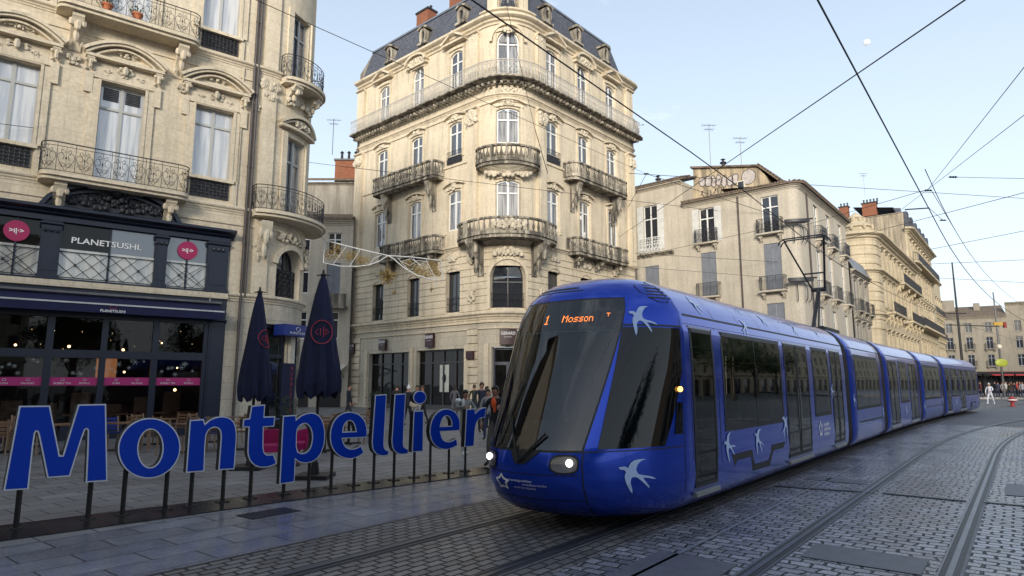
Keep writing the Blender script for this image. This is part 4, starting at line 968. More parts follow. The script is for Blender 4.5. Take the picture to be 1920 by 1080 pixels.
def bl_(u): return 13.3 - u
cb0 = 12.7 + .6 * R(93); 
def br_(t): return cb0 + t - .6
LB2 = empty('rendered_building', (KB.x, KB.y + 4, 0), 'plain beige rendered corner building with grey shutters and small iron balconies behind the tram', 'building')
fl = [(4.6, 7.3, 0), (8.2, 11.55, 2), (12.3, 15.0, 1)]
simple_building('', '', PB, bl_(8.5), br_(14.9), 15.6, [bl_(6.6), bl_(1.85), br_(4.9), br_(8.6), br_(12.6)], fl, M_plaster, parent=LB2, shutters=lambda c, i: (2 if i < 2 and c < br_(3) else (0 if i == 2 and c > bl_(3) else (1 if i == 2 else 0))), cor=(.3, .3), surround=False, wd=1.2, fr=M_white)
b = MB(); pbox(b, PB, bl_(8.75), bl_(8.5), -6, -.02, 0, 17.55); b.build('side_wall', M_plaster, LB2)
simple_building('', '', PB, 0, bl_(8.5), 17.6, [bl_(11.4)], [(4.6, 7.3, 0), (8.4, 11.1, 0), (12.35, 16.1, 0)], M_plaster, parent=LB2, shutters=lambda c, i: 1 if i == 2 else 2, cor=(.25, .35), surround=False, wd=1.25)
b = MB(); cornice(b, PB, bl_(13.2), bl_(9.4), 11.8, .3, .4); b.build('ledge', M_dirty, LB2)
b = MB(); iron_rail(PB, LB2, [(bl_(12.3), .0), (bl_(12.3), .3), (bl_(10.5), .3), (bl_(10.5), .0)], 12.15, 1.2, M_white, rr=.02, step=.3)
ro = MB()
def roofstrip(mb, P, a, b, w0, z0, w1, z1, th=.12):
    S = P.div(a, b, .3); vs = []; uv = []
    for t_ in S:
        for w_, z in ((w0, z0), (w1, z1), (w1, z1 - th), (w0, z0 - th)): vs.append(P.at(t_, w_, z)); uv.append((t_, z + w_))
    fs = [(i * 4 + k, (i + 1) * 4 + k, (i + 1) * 4 + (k + 1) % 4, i * 4 + (k + 1) % 4) for i in range(len(S) - 1) for k in range(4)]; n = len(S)
    fs += [(0, 1, 2, 3), ((n - 1) * 4 + 3, (n - 1) * 4 + 2, (n - 1) * 4 + 1, (n - 1) * 4)]; mb.add(vs, fs, uv)
roofstrip(ro, PB, bl_(8.45), br_(15), .45, 15.68, -5.5, 16.35)
roofstrip(ro, PB, .0, bl_(8.2), .4, 17.72, -5, 19.3)
s_ = bl_(8.4)
while s_ < br_(15):   # rows of roman tiles at the eave
    ro.tube([PB.at(s_, .49, 15.73), PB.at(s_, -1.2, 15.94)], .075, 6); s_ += .2
s_ = .1
while s_ < bl_(8.2): ro.tube([PB.at(s_, .44, 17.78), PB.at(s_, -1.2, 18.27)], .075, 6); s_ += .2
RB = ro.build('tiled_roof', M_tile, LB2)
at = MB(); a0, a1 = bl_(8.5), bl_(2.4)
pts = [(a0, 15.6), (a1 + .3, 15.6), (a1 - .3, 17.2), (a1 - .9, 18.0), (a0 + .2, 19.05), (a0, 19.05)]
at.shape([pts], lambda x, y: PB.at(x, -2.0, y), lambda x, y: PB.at(x, -6.5, y)); ATT = at.build('attic_wall', stone('attic_render', (.5, .41, .28), (.5, .41, .28), joint=0, streak=.7, sthr=.52), LB2, smooth=False)
at = MB(); at.hull8([PB.at(a0 - .15, -6.5, 19.1), PB.at(a0 - .15, -1.8, 19.1), PB.at(a1 - .8, -1.8, 18.0), PB.at(a1 - .8, -6.5, 18.0), PB.at(a0 - .15, -6.5, 19.25), PB.at(a0 - .15, -1.8, 19.25), PB.at(a1 - .8, -1.8, 18.15), PB.at(a1 - .8, -6.5, 18.15)]); at.hull8([PB.at(a1 - .8, -6.5, 18.0), PB.at(a1 - .8, -1.8, 18.0), PB.at(a1 + .9, -1.8, 16.3), PB.at(a1 + .9, -6.5, 16.3), PB.at(a1 - .8, -6.5, 18.15), PB.at(a1 - .8, -1.8, 18.15), PB.at(a1 + .9, -1.8, 16.45), PB.at(a1 + .9, -6.5, 16.45)])
for q in range(9): at.tube([PB.at(a1 - .8 + q * .2, -1.9, 18.2 - q * .2), PB.at(a1 - .8 + q * .2, -6, 18.2 - q * .2)], .07, 6)
at.build('attic_roof', M_tile, LB2)
# painted graffiti on the attic wall: bubble lettering and scrawls
gf = MB(); gfo = MB(); rn = random.Random(5)
x = a0 + .5
for k in range(7):
    w_ = rn.uniform(.42, .62); z = 17.75 - k * .06 + rn.uniform(-.08, .08); hgt = rn.uniform(.75, .95)
    loop = [(x + w_ * .5 + w_ * .5 * math.cos(a) * (1 + .18 * math.sin(3 * a + k)), z + hgt * .5 * math.sin(a) * (1 + .15 * math.cos(2 * a + k))) for a in [q * PI / 10 for q in range(20)]]
    gf.shape([loop], lambda X, Y: PB.at(X, -1.988, Y)); mold(gfo, PB, loop, .06, -1.987, -1.975, closed=True); x += w_ * .86
x = a0 + .6
for k in range(6):
    z = 16.72 + rn.uniform(-.06, .06)
    mold(gfo, PB, [(x + .35 * t_ + .1 * math.sin(t_ * 9 + k), z + .36 * math.sin(t_ * 5 + k * 2)) for t_ in [q / 9 for q in range(10)]], .07, -1.987, -1.975); x += .48
loop = [(a1 - 1.6 + .55 * math.cos(a), 17.4 + .6 * math.sin(a)) for a in [q * PI / 8 for q in range(16)]]; gf.shape([loop], lambda X, Y: PB.at(X, -1.988, Y)); mold(gfo, PB, loop, .05, -1.987, -1.975, closed=True)
gf.build('graffiti', plain('faded_grey_spray', (.42, .38, .36), .8, noise_amt=.25, nscale=4), ATT, smooth=False); gfo.build('graffiti_outline', plain('dark_spray', (.09, .07, .06), .8), ATT, smooth=False)
b = MB(); pbox(b, PB, bl_(4.9), bl_(4.3), -2.0, -1.93, 16.5, 17.2); hw = b.build('attic_window_frame', M_cream, ATT); b = MB(); pbox(b, PB, bl_(4.82), bl_(4.38), -1.93, -1.92, 16.58, 17.12); b.build('pane', G_dark, hw)
for x in (bl_(4.1), br_(2.2)):
    b = MB(); b.tube([PB.at(x, .1, z) for z in (0, 15.4)], .06, 7); b.build('downpipe', M_pipe, LB2)
for x, z in ((bl_(6.2), 18.6), (bl_(12.0), 18.5)):
    b = MB(); b.lathe(PB.at(x, -2.6, z), [(.16, 0), (.14, .5), (.26, .55), (.26, .62), (.1, .68), (.1, .8), (.2, .86), (0, .95)], 10); b.build('chimney_pot', M_iron, LB2)
# wall brackets with old shop lamp irons
for z in (12.6, 8.5):
    b = MB(); c = bl_(.35); b.tube([PB.at(c - .5, .1, z + .4), PB.at(c + .6, .9, z + .35)], .06, 5)
    for q in (0, .45, .9): b.tube([PB.at(c + q, .05 + .3 * math.sin(a), z - .5 + .45 * math.cos(a) - (a > 2) * .3) for a in [k * .35 for k in range(9)]], .03, 5)
    pbox(b, PB, c - .3, c + .5, .3, .8, z + .1, z + .3); b.build('iron_bracket', M_iron, LB2)
antenna(A(1333, 320, 49), 3.9, 'taller thin television antenna above the graffiti covered attic'); antenna(A(1391, 322, 49), 2.9, 'shorter television antenna with a forked head right of the chimney pot')
# grey house beyond
PT = Path(KB + Vector((math.cos(R(51)), math.sin(R(51)))) * 14.95 + Vector((math.sin(R(51)), -math.cos(R(51)))) * .15, R(51), [('L', 7.6)])
GB = simple_building('grey_house', 'narrow grey house with a rounded zinc roof between the beige building and the ochre one', PT, .02, 7.4, 11.6, [1.3, 3.7, 6.1], [(4.2, 6.8, 2), (8.0, 10.7, 2)], M_plaster2, shutters=lambda c, i: 2 if c < 2 else 0, fr=M_darkjoin, surround=2)
b = MB(); roofstrip(b, PT, .02, 7.4, .3, 11.6, -.3, 12.9); roofstrip(b, PT, .02, 7.4, -.3, 12.9, -2, 13.6); b.build('zinc_roof', M_zinc, GB)
# ochre ornate building
P3 = Vector(PT.at(7.5, .5)[:2]); o1 = P3 + Vector((-math.sin(R(51)), math.cos(R(51)))) * 9
PO = Path(o1, R(-39), [('L', 7.6), ('A', 1.6, 90), ('L', 26.5)])
f0 = 7.6 + 1.6 * PI / 2
OB = simple_building('ochre_building', 'ornate ochre stone building with a domed corner pavilion and long balconied front', PO, 0, PO.len, 16.3, [2.4, 5.6] + [f0 + 2.6 + k * 2.55 for k in range(9)], [(4.6, 6.6, 0), (9.2, 11.9, 0), (13.0, 14.9, 0)], M_gold, surround=2, gl=G_dark, fr=M_darkjoin, cor=(.8, .8), wd=1.1)
r = MB()
for k in range(10): course(r, PO, 4.5, f0 + 1.6, 6.9 + k * .9, 6.9 + k * .9 + .8, [], .1)
cornice(r, PO, 0, PO.len, 12.2, .45, .5); cornice(r, PO, 0, PO.len, 8.0, .4, .4); r.build('rustication', M_gold, OB)
for a, b_, z in ((f0 + 1.8, f0 + 9.5, 8.7), (f0 + 14, f0 + 24, 8.7), (f0 + 10, f0 + 24, 12.6)):
    b = MB(); pbox(b, PO, a, b_, 0, .9, z - .2, z)
    for q in range(4): console(b, PO, a + .4 + (b_ - a - .8) * q / 3, .35, z - .2, 1.0, .8, 6)
    bo = b.build('balcony', M_gold, OB); iron_rail(PO, bo, [(a, .85), (b_, .85)], z, 1.0, M_iron, step=.7, scroll=False, bars=True)
b = MB(); ct = PO.at(7.6 + .8 * PI / 2, -1.6, 0)
b.lathe(Vector((ct.x, ct.y, 16.3)), [(1.7, 0), (1.7, .2), (1.4, .3), (1.3, .6), (1.5, .7), (1.4, .85), (1.0, 1.15), (.65, 1.5), (.6, 1.6), (.75, 1.7), (.7, 1.8), (.35, 2.1), (.12, 2.3), (0, 2.4)], 16)
for q in range(8): b.blob(Vector((ct.x + .75 * math.cos(q * PI / 4), ct.y + .75 * math.sin(q * PI / 4), 17.75)), .22, .22, .3)
for q in range(8): b.blob(Vector((ct.x + 1.45 * math.cos(q * PI / 4), ct.y + 1.45 * math.sin(q * PI / 4), 16.9)), .16, .16, .3)
b.build('corner_dome', M_gold, OB)
b = MB(); roofstrip(b, PO, 0, PO.len, .1, 16.4, -5, 19.0); b.build('tiled_roof', M_tile, OB)
# tall building and its party wall
P4 = Vector(PO.at(f0 + 24.5, 0)[:2]) + Vector((-math.sin(R(51)), math.cos(R(51)))) * 9.5
PH = Path(P4, R(-39), [('L', 8.9), ('A', .4, 90), ('L', 24)])
TB = empty('tall_building', (P4.x + 4, P4.y, 0), 'tall distant cream building with a bare side wall, two brick chimneys and mansard roof', 'building')
simple_building('', '', PH, 0, 9.04, 23.6, [], [], stone('party_wall_render', (.40, .34, .25), (.38, .32, .23), joint=.3, bw=.8, bh=.4, streak=.7, sthr=.5), parent=TB, cor=None, surround=False)
simple_building('', '', PH, 9.0, PH.len, 21.6, [11 + k * 2.6 for k in range(8)], [(4.6, 7.2, 0), (9.4, 12.2, 0), (13.6, 16.2, 0), (17.6, 20, 0)], M_gold, parent=TB, surround=2, fr=M_darkjoin, cor=(.7, .8))
for z in (9.0, 17.2):
    b = MB(); pbox(b, PH, 9.2, PH.len - 1, 0, 1.0, z - .25, z); bo = b.build('balcony', M_gold, TB); iron_rail(PH, bo, [(9.2, .95), (PH.len - 1, .95)], z, 1.0, M_iron, step=1, scroll=False, bars=True, rr=.02)
b = MB(); roofstrip(b, PH, 9.0, PH.len, -.1, 21.6, -1.4, 24.6); roofstrip(b, PH, 9.0, PH.len, -1.4, 24.6, -6, 25.4)
for k in range(6): pbox(b, PH, 11 + k * 4 - .7, 11 + k * 4 + .7, -1.6, .05, 21.7, 24.0)
b.build('mansard_roof', M_slate, TB)
b = MB(); roofstrip(b, PH, -.1, 9.0, .1, 23.7, -1.5, 23.8, .1); b.build('wall_coping', M_far, TB)
for x, l in ((2.1, 1.1), (5.2, 1.7)):
    b = MB(); pbox(b, PH, x - l / 2, x + l / 2, -1.2, -.3, 23.9, 25.6); ch = b.build('chimney', M_brick, TB)
    b = MB(); pbox(b, PH, x - l / 2 - .1, x + l / 2 + .1, -1.3, -.2, 25.6, 25.75)
    for q in range(int(l / .4) + 1): b.lathe(PH.at(x - l / 2 + .2 + q * .4, -.75, 25.75), [(.12, 0), (.1, .4), (.16, .42), (0, .55)], 8)
    b.build('chimney_cap', M_iron, ch)
antenna(A(1622, 368, 92), 3.6, 'very thin distant television antenna beside the brick chimneys')
# last building of the street row
P5 = Vector(PH.at(PH.len, -.6)[:2]); PX = Path(P5, R(51), [('L', 16)])
simple_building('street_end_building', 'low cream building with balconies at the far end of the tram street row', PX, .05, 16, 19.0, [1.6 + k * 2.7 for k in range(6)], [(4.6, 7.2, 0), (9.0, 11.6, 1), (13.0, 15.6, 1)], M_gold, surround=2, fr=M_darkjoin)
# far buildings closing the view
kf = A(1900, 700, 118); PF = Path((kf.x - 17, kf.y + 9.8), R(-30), [('L', 22)])
FB = simple_building('distant_building', 'distant grey stone apartment building with rows of balconied windows at the end of the square', PF, 0, 19.5, 14.2, [1.4 + k * 3.05 for k in range(6)], [(4.9, 7.0, 2), (8.1, 10.3, 2), (11.2, 13.0, 0)], M_far, surround=True, fr=M_shut, cor=(.5, .4), wd=1.0)
b = MB(); roofstrip(b, PF, 0, 19.5, .5, 14.3, -5, 16.6); b.build('tiled_roof', M_tile, FB)
for a_ in ((9.5, 12, -3.5, -2.6, 15, 17.8), (15, 16, -3, -2.6, 15, 17)): b = MB(); pbox(b, PF, *a_); b.build('chimney', M_far, FB)
b = MB(); pbox(b, PF, 0, 19, .05, 2.2, 3.5, 3.7); b.build('cafe_awning', M_darkjoin, FB)
PF2 = Path(PF.at(19.45, .03)[:2], R(-30), [('L', 16)])
FB2 = simple_building('distant_building', 'distant paler taller building cut off by the right edge', PF2, 0, 16, 16.6, [1.6 + k * 2.9 for k in range(5)], [(4.9, 7.0, 0), (8.1, 10.3, 0), (11.2, 13.2, 0)], M_far, surround=True, fr=M_shut, cor=(.6, .6), wd=1.0)
# house seen through the gap on the left
PG = Path((-26.5, 51.2), 0, [('L', 15.0)])
AB = simple_building('alley_house', 'old grey house with a brick chimney seen in the gap between the two stone buildings', PG, 0, 14.0, 18.2, [2.6, 6.2, 9.6, 12.6], [(9.6, 11.6, 0)], M_plaster2, surround=False, fr=M_shut, gl=G_dark, cor=(.2, .3))
b = MB(); roofstrip(b, PG, 0, 14.0, .5, 18.4, -3, 19.6, .15); b.build('tiled_roof', M_tile, AB)
b = MB(); pbox(b, PG, 11.4, 13.9, -2.4, -1.3, 18.3, 20.6); ch = b.build('chimney', M_brick, AB); b = MB(); pbox(b, PG, 11.3, 14.0, -2.5, -1.2, 20.6, 20.75)
for q in range(3): b.lathe(PG.at(11.8 + q * .6, -1.9, 20.75), [(.13, 0), (.1, .7), (.18, .75), (0, .95)], 8)
b.build('chimney_cap', M_iron, ch)
PG2 = Path((-17.2, 48.6), R(3), [('L', 4.9)])
AC = simple_building('alley_house', 'lower beige house with a shuttered window and small balcony beside the cream corner building', PG2, 0, 4.8, 14.4, [1.0, 3.4], [(5.1, 7.2, 0), (8.6, 11.0, 0), (11.6, 13.4, 0)], M_plaster, surround=False, fr=M_white, gl=G_dark, wall_from=0, shutters=lambda c, i: 2 if c > 2 and i == 1 else 0)
b = MB(); roofstrip(b, PG2, 0, 4.8, .5, 14.5, -2.6, 15.6, .15); b.build('tiled_roof', M_tile, AC)
b = MB(); pbox(b, PG2, 2.2, 4.6, 0, .8, 7.4, 7.6); pbox(b, PG2, 2.2, 4.6, .72, .8, 7.6, 8.5); b.build('balcony', M_dirty, AC)
b = MB(); pbox(b, PG2, .2, 1.9, .02, .06, 0, 3.0); pbox(b, PG2, 2.6, 4.3, .02, .06, 0, 3.0); b.build('shopfront', M_black, AC)
cp = empty('shop_canopy', PG2.at(3.4, .8, 3.3), 'white edged flat canopy over the alley shop entrance', 'canopy'); b = MB(); b.hull8([PG2.at(2.2, 0, 3.1), PG2.at(2.2, 1.8, 2.7), PG2.at(4.7, 1.8, 2.7), PG2.at(4.7, 0, 3.1), PG2.at(2.2, 0, 3.2), PG2.at(2.2, 1.8, 2.8), PG2.at(4.7, 1.8, 2.8), PG2.at(4.7, 0, 3.2)][::1]); b.build('panel', M_cream, cp); b = MB(); [b.tube([PG2.at(x, 0, 2.2), PG2.at(x, 1.6, 2.72)], .025, 5) for x in (2.4, 4.5)]; b.build('arm', M_iron, cp)
antenna(A(623, 290, 52), 3.2, 'thin television antenna on the alley roof left of the brick chimney')
# unseen blocks round the square, for reflections; those behind raised to shade the street
def far_block(p, h, L, zt, nb, label, mw):
    P = Path(p, h, [('L', L)]); B = empty('unseen_facing_building', (P.at(L / 2, -2).x, P.at(L / 2, -2).y, 0), label, 'building', None)
    ops = [OP(L * (i + .5) / nb, 1.3, z, z + 2.4) for i in range(nb) for z in (4.8, 8.6, 12.4) if z + 3 < zt] + [OP(L * (i + .5) / nb, L / nb * .7, 0, 3.4) for i in range(nb)]
    w = MB(); wall(w, P, 0, L, 0, zt, ops, depth=.3); cornice(w, P, 0, L, zt - .5, .6, .6); cornice(w, P, 0, L, 4.0, .4, .4); w.build('wall', mw, B)
    g = MB(); pbox(g, P, 0.1, L - .1, -.5, -.32, 0, zt - 1); g.build('windows', G_dark, B)
    r = MB(); roofstrip(r, P, 0, L, .4, zt + .1, -5, zt + 2.5); pbox(r, P, 0, L, -12, -.6, 0, zt); r.build('roof', M_tile, B)
far_block((30, -34), R(180), 26, 19.0, 8, 'cream building on the far side of the square, behind the viewer', M_stoneB)
far_block((3, -30), R(172), 24, 21.0, 7, 'taller stone building behind the viewer beside the cream one', M_stone)
far_block((-23.2, 13.2), R(38.5 + 180), 1, 1, 1, 'x', M_stone) if 0 else far_block((-29, -9), R(62), 20, 23.5, 6, 'tall cream building continuing the left row beyond the left edge', M_stone)  # unseen block, added so its reflection darkens the windscreen
far_block((-22, -27), R(140), 24, 19.5, 7, 'stone building behind the viewer at the left end of the row', M_stoneB)
far_block((160, 163), R(236), 195, 18, 48, 'long stone building on the right side of the square beyond the trees', M_stoneB)
# ------------------------------------------------------------------ ground, tracks
TH = R(38.3); DT = Vector((math.sin(TH), math.cos(TH))); NT = Vector((DT.y, -DT.x)); AT = math.atan2(DT.y, DT.x)
def TN(t, n, z=0): p = DT * t + NT * n; return Vector((p.x, p.y, z))
def sheet(name, pts, z, m, kind='structure', th=0):
    b = MB()
    if th: b.slab(pts, z - th, z)
    else: b.add([(p[0], p[1], z) for p in pts], [tuple(range(len(pts)))])
    o = b.build(name, m, smooth=False); o['kind'] = kind; return o
M_ground = plain('asphalt', (.10, .105, .115), .6, noise_amt=.2, nscale=.5, bump=.2, bscale=60)
M_slabs = paving('plaza_slabs', -AT, .9, .45, (.18, .187, .22), (.25, .257, .29), (.02, .02, .022), .014, rough=.26, distort=.002, bump=.25, wet=.16, blotch=(.7, 1.2))
M_slabs2 = paving('terrace_slabs', -AT, .6, .45, (.185, .183, .188), (.24, .237, .24), (.045, .045, .05), .014, rough=.5, distort=.002, bump=.3, wet=.12)
M_setts = paving('track_setts', -AT - PI / 2, .21, .15, (.34, .345, .395), (.17, .172, .20), (.02, .02, .024), .018, rough=.27, distort=.055, bump=.8, wet=.14, blotch=(.65, 1.25), seed=3)
M_setts2 = paving('track_setts_small', -AT, .22, .125, (.19, .185, .185), (.11, .107, .11), (.012, .012, .013), .018, rough=.42, distort=.018, bump=.9, wet=.12, blotch=(.7, 1.2), seed=5)
M_conc = plain('dark_concrete', (.10, .104, .125), .5, noise_amt=.15, nscale=6, bump=.2)
sheet('ground', [(-600, -300), (700, -300), (700, 900), (-600, 900)], -.012, M_ground)
def tnpoly(L): return [TN(t, n)[:2] for t, n in L][::1]
sheet('terrace_paving', [TN(t, n)[:2] for t, n in ((-40, -60), (-40, -9.05), (60, -9.05), (60, -60))][::-1], -.006, M_slabs2)
sheet('plaza_paving', [TN(t, n)[:2] for t, n in ((-40, -9.05), (-40, -6.62), (60, -6.62), (60, -9.05))][::-1], -.002, M_slabs)
sheet('road', [TN(t, n)[:2] for t, n in ((-40, -6.62), (-40, 30), (34, 30), (34, -6.62))][::-1], -.002, M_setts)
# curved tracks as centre lines
def track(n0, kk, t1=19, tend=110):
    pts = [TN(t, n0) for t in range(-30, t1 + 1, 3)]; p = TN(t1, n0); a = AT; L = 0
    while L < tend:
        k = -kk if L < 45 else 0
        pts.append(p.copy()); p = p + Vector((math.cos(a), math.sin(a), 0)) * 1.5; a += k * 1.5; L += 1.5
    return pts
def strip(mb, pts, n0, n1, z0, z1=None):
    q = [p.to_2d() for p in pts]; vs = []
    for i, p in enumerate(q):
        d = (q[min(i + 1, len(q) - 1)] - q[max(i - 1, 0)]).normalized(); m = Vector((d.y, -d.x))
        vs += [(p.x + m.x * n0, p.y + m.y * n0, z0), (p.x + m.x * n1, p.y + m.y * n1, z0)] if z1 is None else [(p.x + m.x * n0, p.y + m.y * n0, z0), (p.x + m.x * n1, p.y + m.y * n1, z0), (p.x + m.x * n1, p.y + m.y * n1, z1), (p.x + m.x * n0, p.y + m.y * n0, z1)]
    k = 2 if z1 is None else 4; n = len(q)
    if k == 2: fs = [(2 * i, 2 * i + 1, 2 * i + 3, 2 * i + 2) for i in range(n - 1)]
    else: fs = [(4 * i + j, 4 * (i + 1) + j, 4 * (i + 1) + (j + 1) % 4, 4 * i + (j + 1) % 4) for i in range(n - 1) for j in range(4)]
    mb.add(vs, fs)
TL = track(-4.88, 1 / 380); TRk = track(-1.46, 1 / 108)
b = MB(); strip(b, TL, -1.75, -.78, .002); strip(b, TL, -.65, .65, .002); strip(b, TL, .78, 1.2, .002); o = b.build('track_paving', M_setts2, smooth=False); o['kind'] = 'structure'
for nm, T, lab in (('left', TL, 'left'), ('right', TRk, 'right')):
    for sg in (-1, 1):
        e = empty('tram_rail', T[0] if 0 else (T[10].x, T[10].y, 0), {('left', -1): 'grooved steel rail under the left side of the tram', ('left', 1): 'grooved steel rail running out from under the tram front', ('right', -1): 'grooved rail nearer the tram on the empty track', ('right', 1): 'outermost grooved rail at the right on the empty track'}[(nm, sg)], 'tram rail', 'rails of the two tram tracks')
        c = sg * .752
        b = MB(); strip(b, T, c - .028, c + .026, .006, .014); strip(b, T, c - sg * .09 - .009, c - sg * .09 + .009, .004, .010); b.build('rail_head', M_steel, e, smooth=False)
        b = MB(); strip(b, T, min(c - sg * .078, c - sg * .034), max(c - sg * .078, c - sg * .034), .0045); strip(b, T, c - .11, c - .045, .0055) if 0 else None; strip(b, T, c + .035, c + .075, .004) if sg > 0 else strip(b, T, c - .075, c - .04, .004); b.build('groove', M_black, e, smooth=False)
        b = MB(); strip(b, T, c - .105, c + .105, .003); b.build('rail_bedding', M_conc, e, smooth=False)
# kerb line, patches, channel drain, covers
def quadtn(name, t0, t1, n0, n1, z, m, lab, cat, th=0):
    b = MB(); b.add([TN(t0, n0, z), TN(t0, n1, z), TN(t1, n1, z), TN(t1, n0, z)], [(0, 1, 2, 3)]); o = b.build(name, m, smooth=False); return tag(o, lab, cat) if lab else tag(o, kind='structure')
quadtn('concrete_patch', 7.4, 8.1, -2.0, -.92, .006, M_conc, None, '')
quadtn('concrete_patch', 5.35, 6.7, -3.25, -2.4, .006, M_conc, None, '')
quadtn('concrete_patch', 13.2, 13.7, -3.4, -2.4, .006, M_conc, None, '')
quadtn('concrete_patch', 13.4, 14.9, -.4, .1, .006, M_conc, None, '')
quadtn('stone_border', -30, 50, -6.66, -6.6, .004, M_black, None, '')
quadtn('stone_border', -30, 50, -3.06, -3.02, .006, plain('joint_steel', (.3, .32, .36), .4, .5), None, '')
def drain(p, q, w, label, nm='channel_drain'):
    p = Vector(p); q = Vector(q); d = (q - p); L = d.length; d.normalize(); m = Vector((d.y, -d.x, 0)) * w / 2; e = empty(nm, (p + q) / 2, label, 'drain'); b = MB()
    b.add([p - m, q - m, q + m, p + m], [(3, 2, 1, 0)]) ; b.v = [(x, y, .007) for x, y, z in b.v]; b.build('slot', M_black, e, smooth=False); b = MB(); n = int(L / .05)
    for i in range(n): a = p + d * (i * .05); c = p + d * (i * .05 + .028); b.hull8([(a - m * .8).to_tuple()[:2] + (.008,), (a + m * .8).to_tuple()[:2] + (.008,), (c + m * .8).to_tuple()[:2] + (.008,), (c - m * .8).to_tuple()[:2] + (.008,), (a - m * .8).to_tuple()[:2] + (.016,), (a + m * .8).to_tuple()[:2] + (.016,), (c + m * .8).to_tuple()[:2] + (.016,), (c - m * .8).to_tuple()[:2] + (.016,)])
    b.build('grating', M_steel, e, smooth=False)
drain(G(1655, 925), G(1812, 940), .14, 'slotted metal channel drain between the two rails of the empty track')
drain(G(1845, 942), G(2010, 957), .14, 'slotted metal channel drain right of the outermost rail')
drain(G(1450, 912), G(1640, 924), .12, 'slotted metal channel drain between the tram and the empty track')
dg = empty('drain_grate', G(505, 962), 'rectangular ribbed iron grate set in the slabs in front of the letters', 'grate')
b = MB(); c = G(505, 962); e1 = Vector((DT.x, DT.y, 0)); e2 = Vector((NT.x, NT.y, 0))
for k in range(15): b.bar(c + e1 * (k * .045 - .34) - e2 * .2 + Vector((0, 0, .004)), c + e1 * (k * .045 - .34) + e2 * .2 + Vector((0, 0, .004)), .022, .008)
b.build('bars', M_steel, dg); b = MB(); b.add([c - e1 * .38 - e2 * .23, c + e1 * .38 - e2 * .23, c + e1 * .38 + e2 * .23, c - e1 * .38 + e2 * .23], [(0, 1, 2, 3)]); b.v = [(x, y, .001) for x, y, z in b.v]; b.build('well', M_black, dg)
# far platform
pf = [A(1700, 700, 62).to_2d()]
b = MB(); p0, p1 = G(1790, 757), G(2100, 730); 
b.slab([(47, 75), (70, 66), (140, 92), (120, 140), (60, 110)], -.01, .22); o = b.build('tram_platform', M_slabs2); o['kind'] = 'structure'
# ------------------------------------------------------------------ tram
M_blue = plain('tram_blue_paint', (.002, .046, .47), .20, metal=.5, ior=1.5, coat=.42, noise_amt=.04)
def grime(m, z0, z1, col=(.05, .045, .04), amt=.55):
    nt = m.node_tree; b = nt.nodes['Principled BSDF']; L = nt.links.new; src = b.inputs['Base Color'].links[0].from_socket
    g = mk(nt, 'ShaderNodeNewGeometry'); sp = mk(nt, 'ShaderNodeSeparateXYZ'); L(g.outputs['Position'], sp.inputs[0]); n = mk(nt, 'ShaderNodeTexNoise', i_Scale=3.0, i_Detail=7.0, i_Roughness=.7); L(g.outputs['Position'], n.inputs['Vector'])
    a = mk(nt, 'ShaderNodeMapRange'); L(sp.outputs[2], a.inputs[0]); a.inputs[1].default_value = z0; a.inputs[2].default_value = z1; a.inputs[3].default_value = 1; a.inputs[4].default_value = 0
    c = mk(nt, 'ShaderNodeMapRange'); L(n.outputs[0], c.inputs[0]); c.inputs[1].default_value = .4; c.inputs[2].default_value = .7; c.inputs[3].default_value = .1; c.inputs[4].default_value = amt
    u = mk(nt, 'ShaderNodeMath', operation='MULTIPLY'); L(a.outputs[0], u.inputs[0]); L(c.outputs[0], u.inputs[1]); mx = mk(nt, 'ShaderNodeMix', data_type='RGBA'); L(u.outputs[0], mx.inputs['Factor']); L(src, mx.inputs[6]); mx.inputs[7].default_value = (*col, 1); L(mx.outputs[2], b.inputs['Base Color'])
    r = mk(nt, 'ShaderNodeMapRange'); L(u.outputs[0], r.inputs[0]); r.inputs[3].default_value = .42; r.inputs[4].default_value = 0; L(r.outputs[0], b.inputs['Coat Weight'])
grime(M_blue, .2, .85)
M_bluedk = plain('tram_dark_blue', (.006, .016, .16), .35, coat=.6, noise_amt=.05)
M_bel = plain('bellows_rubber', (.003, .004, .010), .55, noise_amt=.1)
M_bird = plain('swallow_vinyl', (.42, .55, .82), .4, coat=.5, noise_amt=0)
G_cab = glass('cab_side_glass', (.003, .004, .005), 1.45)
G_tram = clearglass('tram_tinted_glass', .5, 1.7)
G_ws = clearglass('windscreen_glass', .6, 1.85)
M_sill = plain('door_sill', (.22, .23, .22), .5, .3)
TRAM = empty('tram', TN(12, -4.85), 'long electric blue articulated tram with white swallow decals and lit headlights, coming down the street', 'tram')
T0 = [(.16, 6.95), (.22, 6.7), (.35, 6.47), (.6, 6.3), (.85, 6.28), (1.02, 6.33), (1.5, 6.58), (2.0, 6.84), (2.5, 7.10), (3.0, 7.38), (3.12, 7.5), (3.22, 7.68), (3.28, 7.9), (3.3, 8.1)]
WW = [(.16, 1.12), (.22, 1.22), (.35, 1.31), (.6, 1.34), (2.0, 1.34), (2.5, 1.32), (2.75, 1.275), (2.95, 1.16), (3.12, .98), (3.22, .78), (3.28, .55), (3.3, .3)]
def interp(T, z):
    if z <= T[0][0]: return T[0][1]
    for (a, b_), (c, d) in zip(T, T[1:]):
        if z <= c: return b_ + (d - b_) * (z - a) / (c - a)
    return T[-1][1]
TE = 8.2
def S(phi, z, off=0):
    t0 = interp(T0, z); W_ = interp(WW, z) + off; t0 -= off * 1.15
    s_, c = math.sin(phi), max(0, math.cos(phi))
    return TN(TE - (TE - t0) * c ** (2 / 1.45), math.copysign(W_ * abs(s_) ** .8, s_) - 4.85, z)
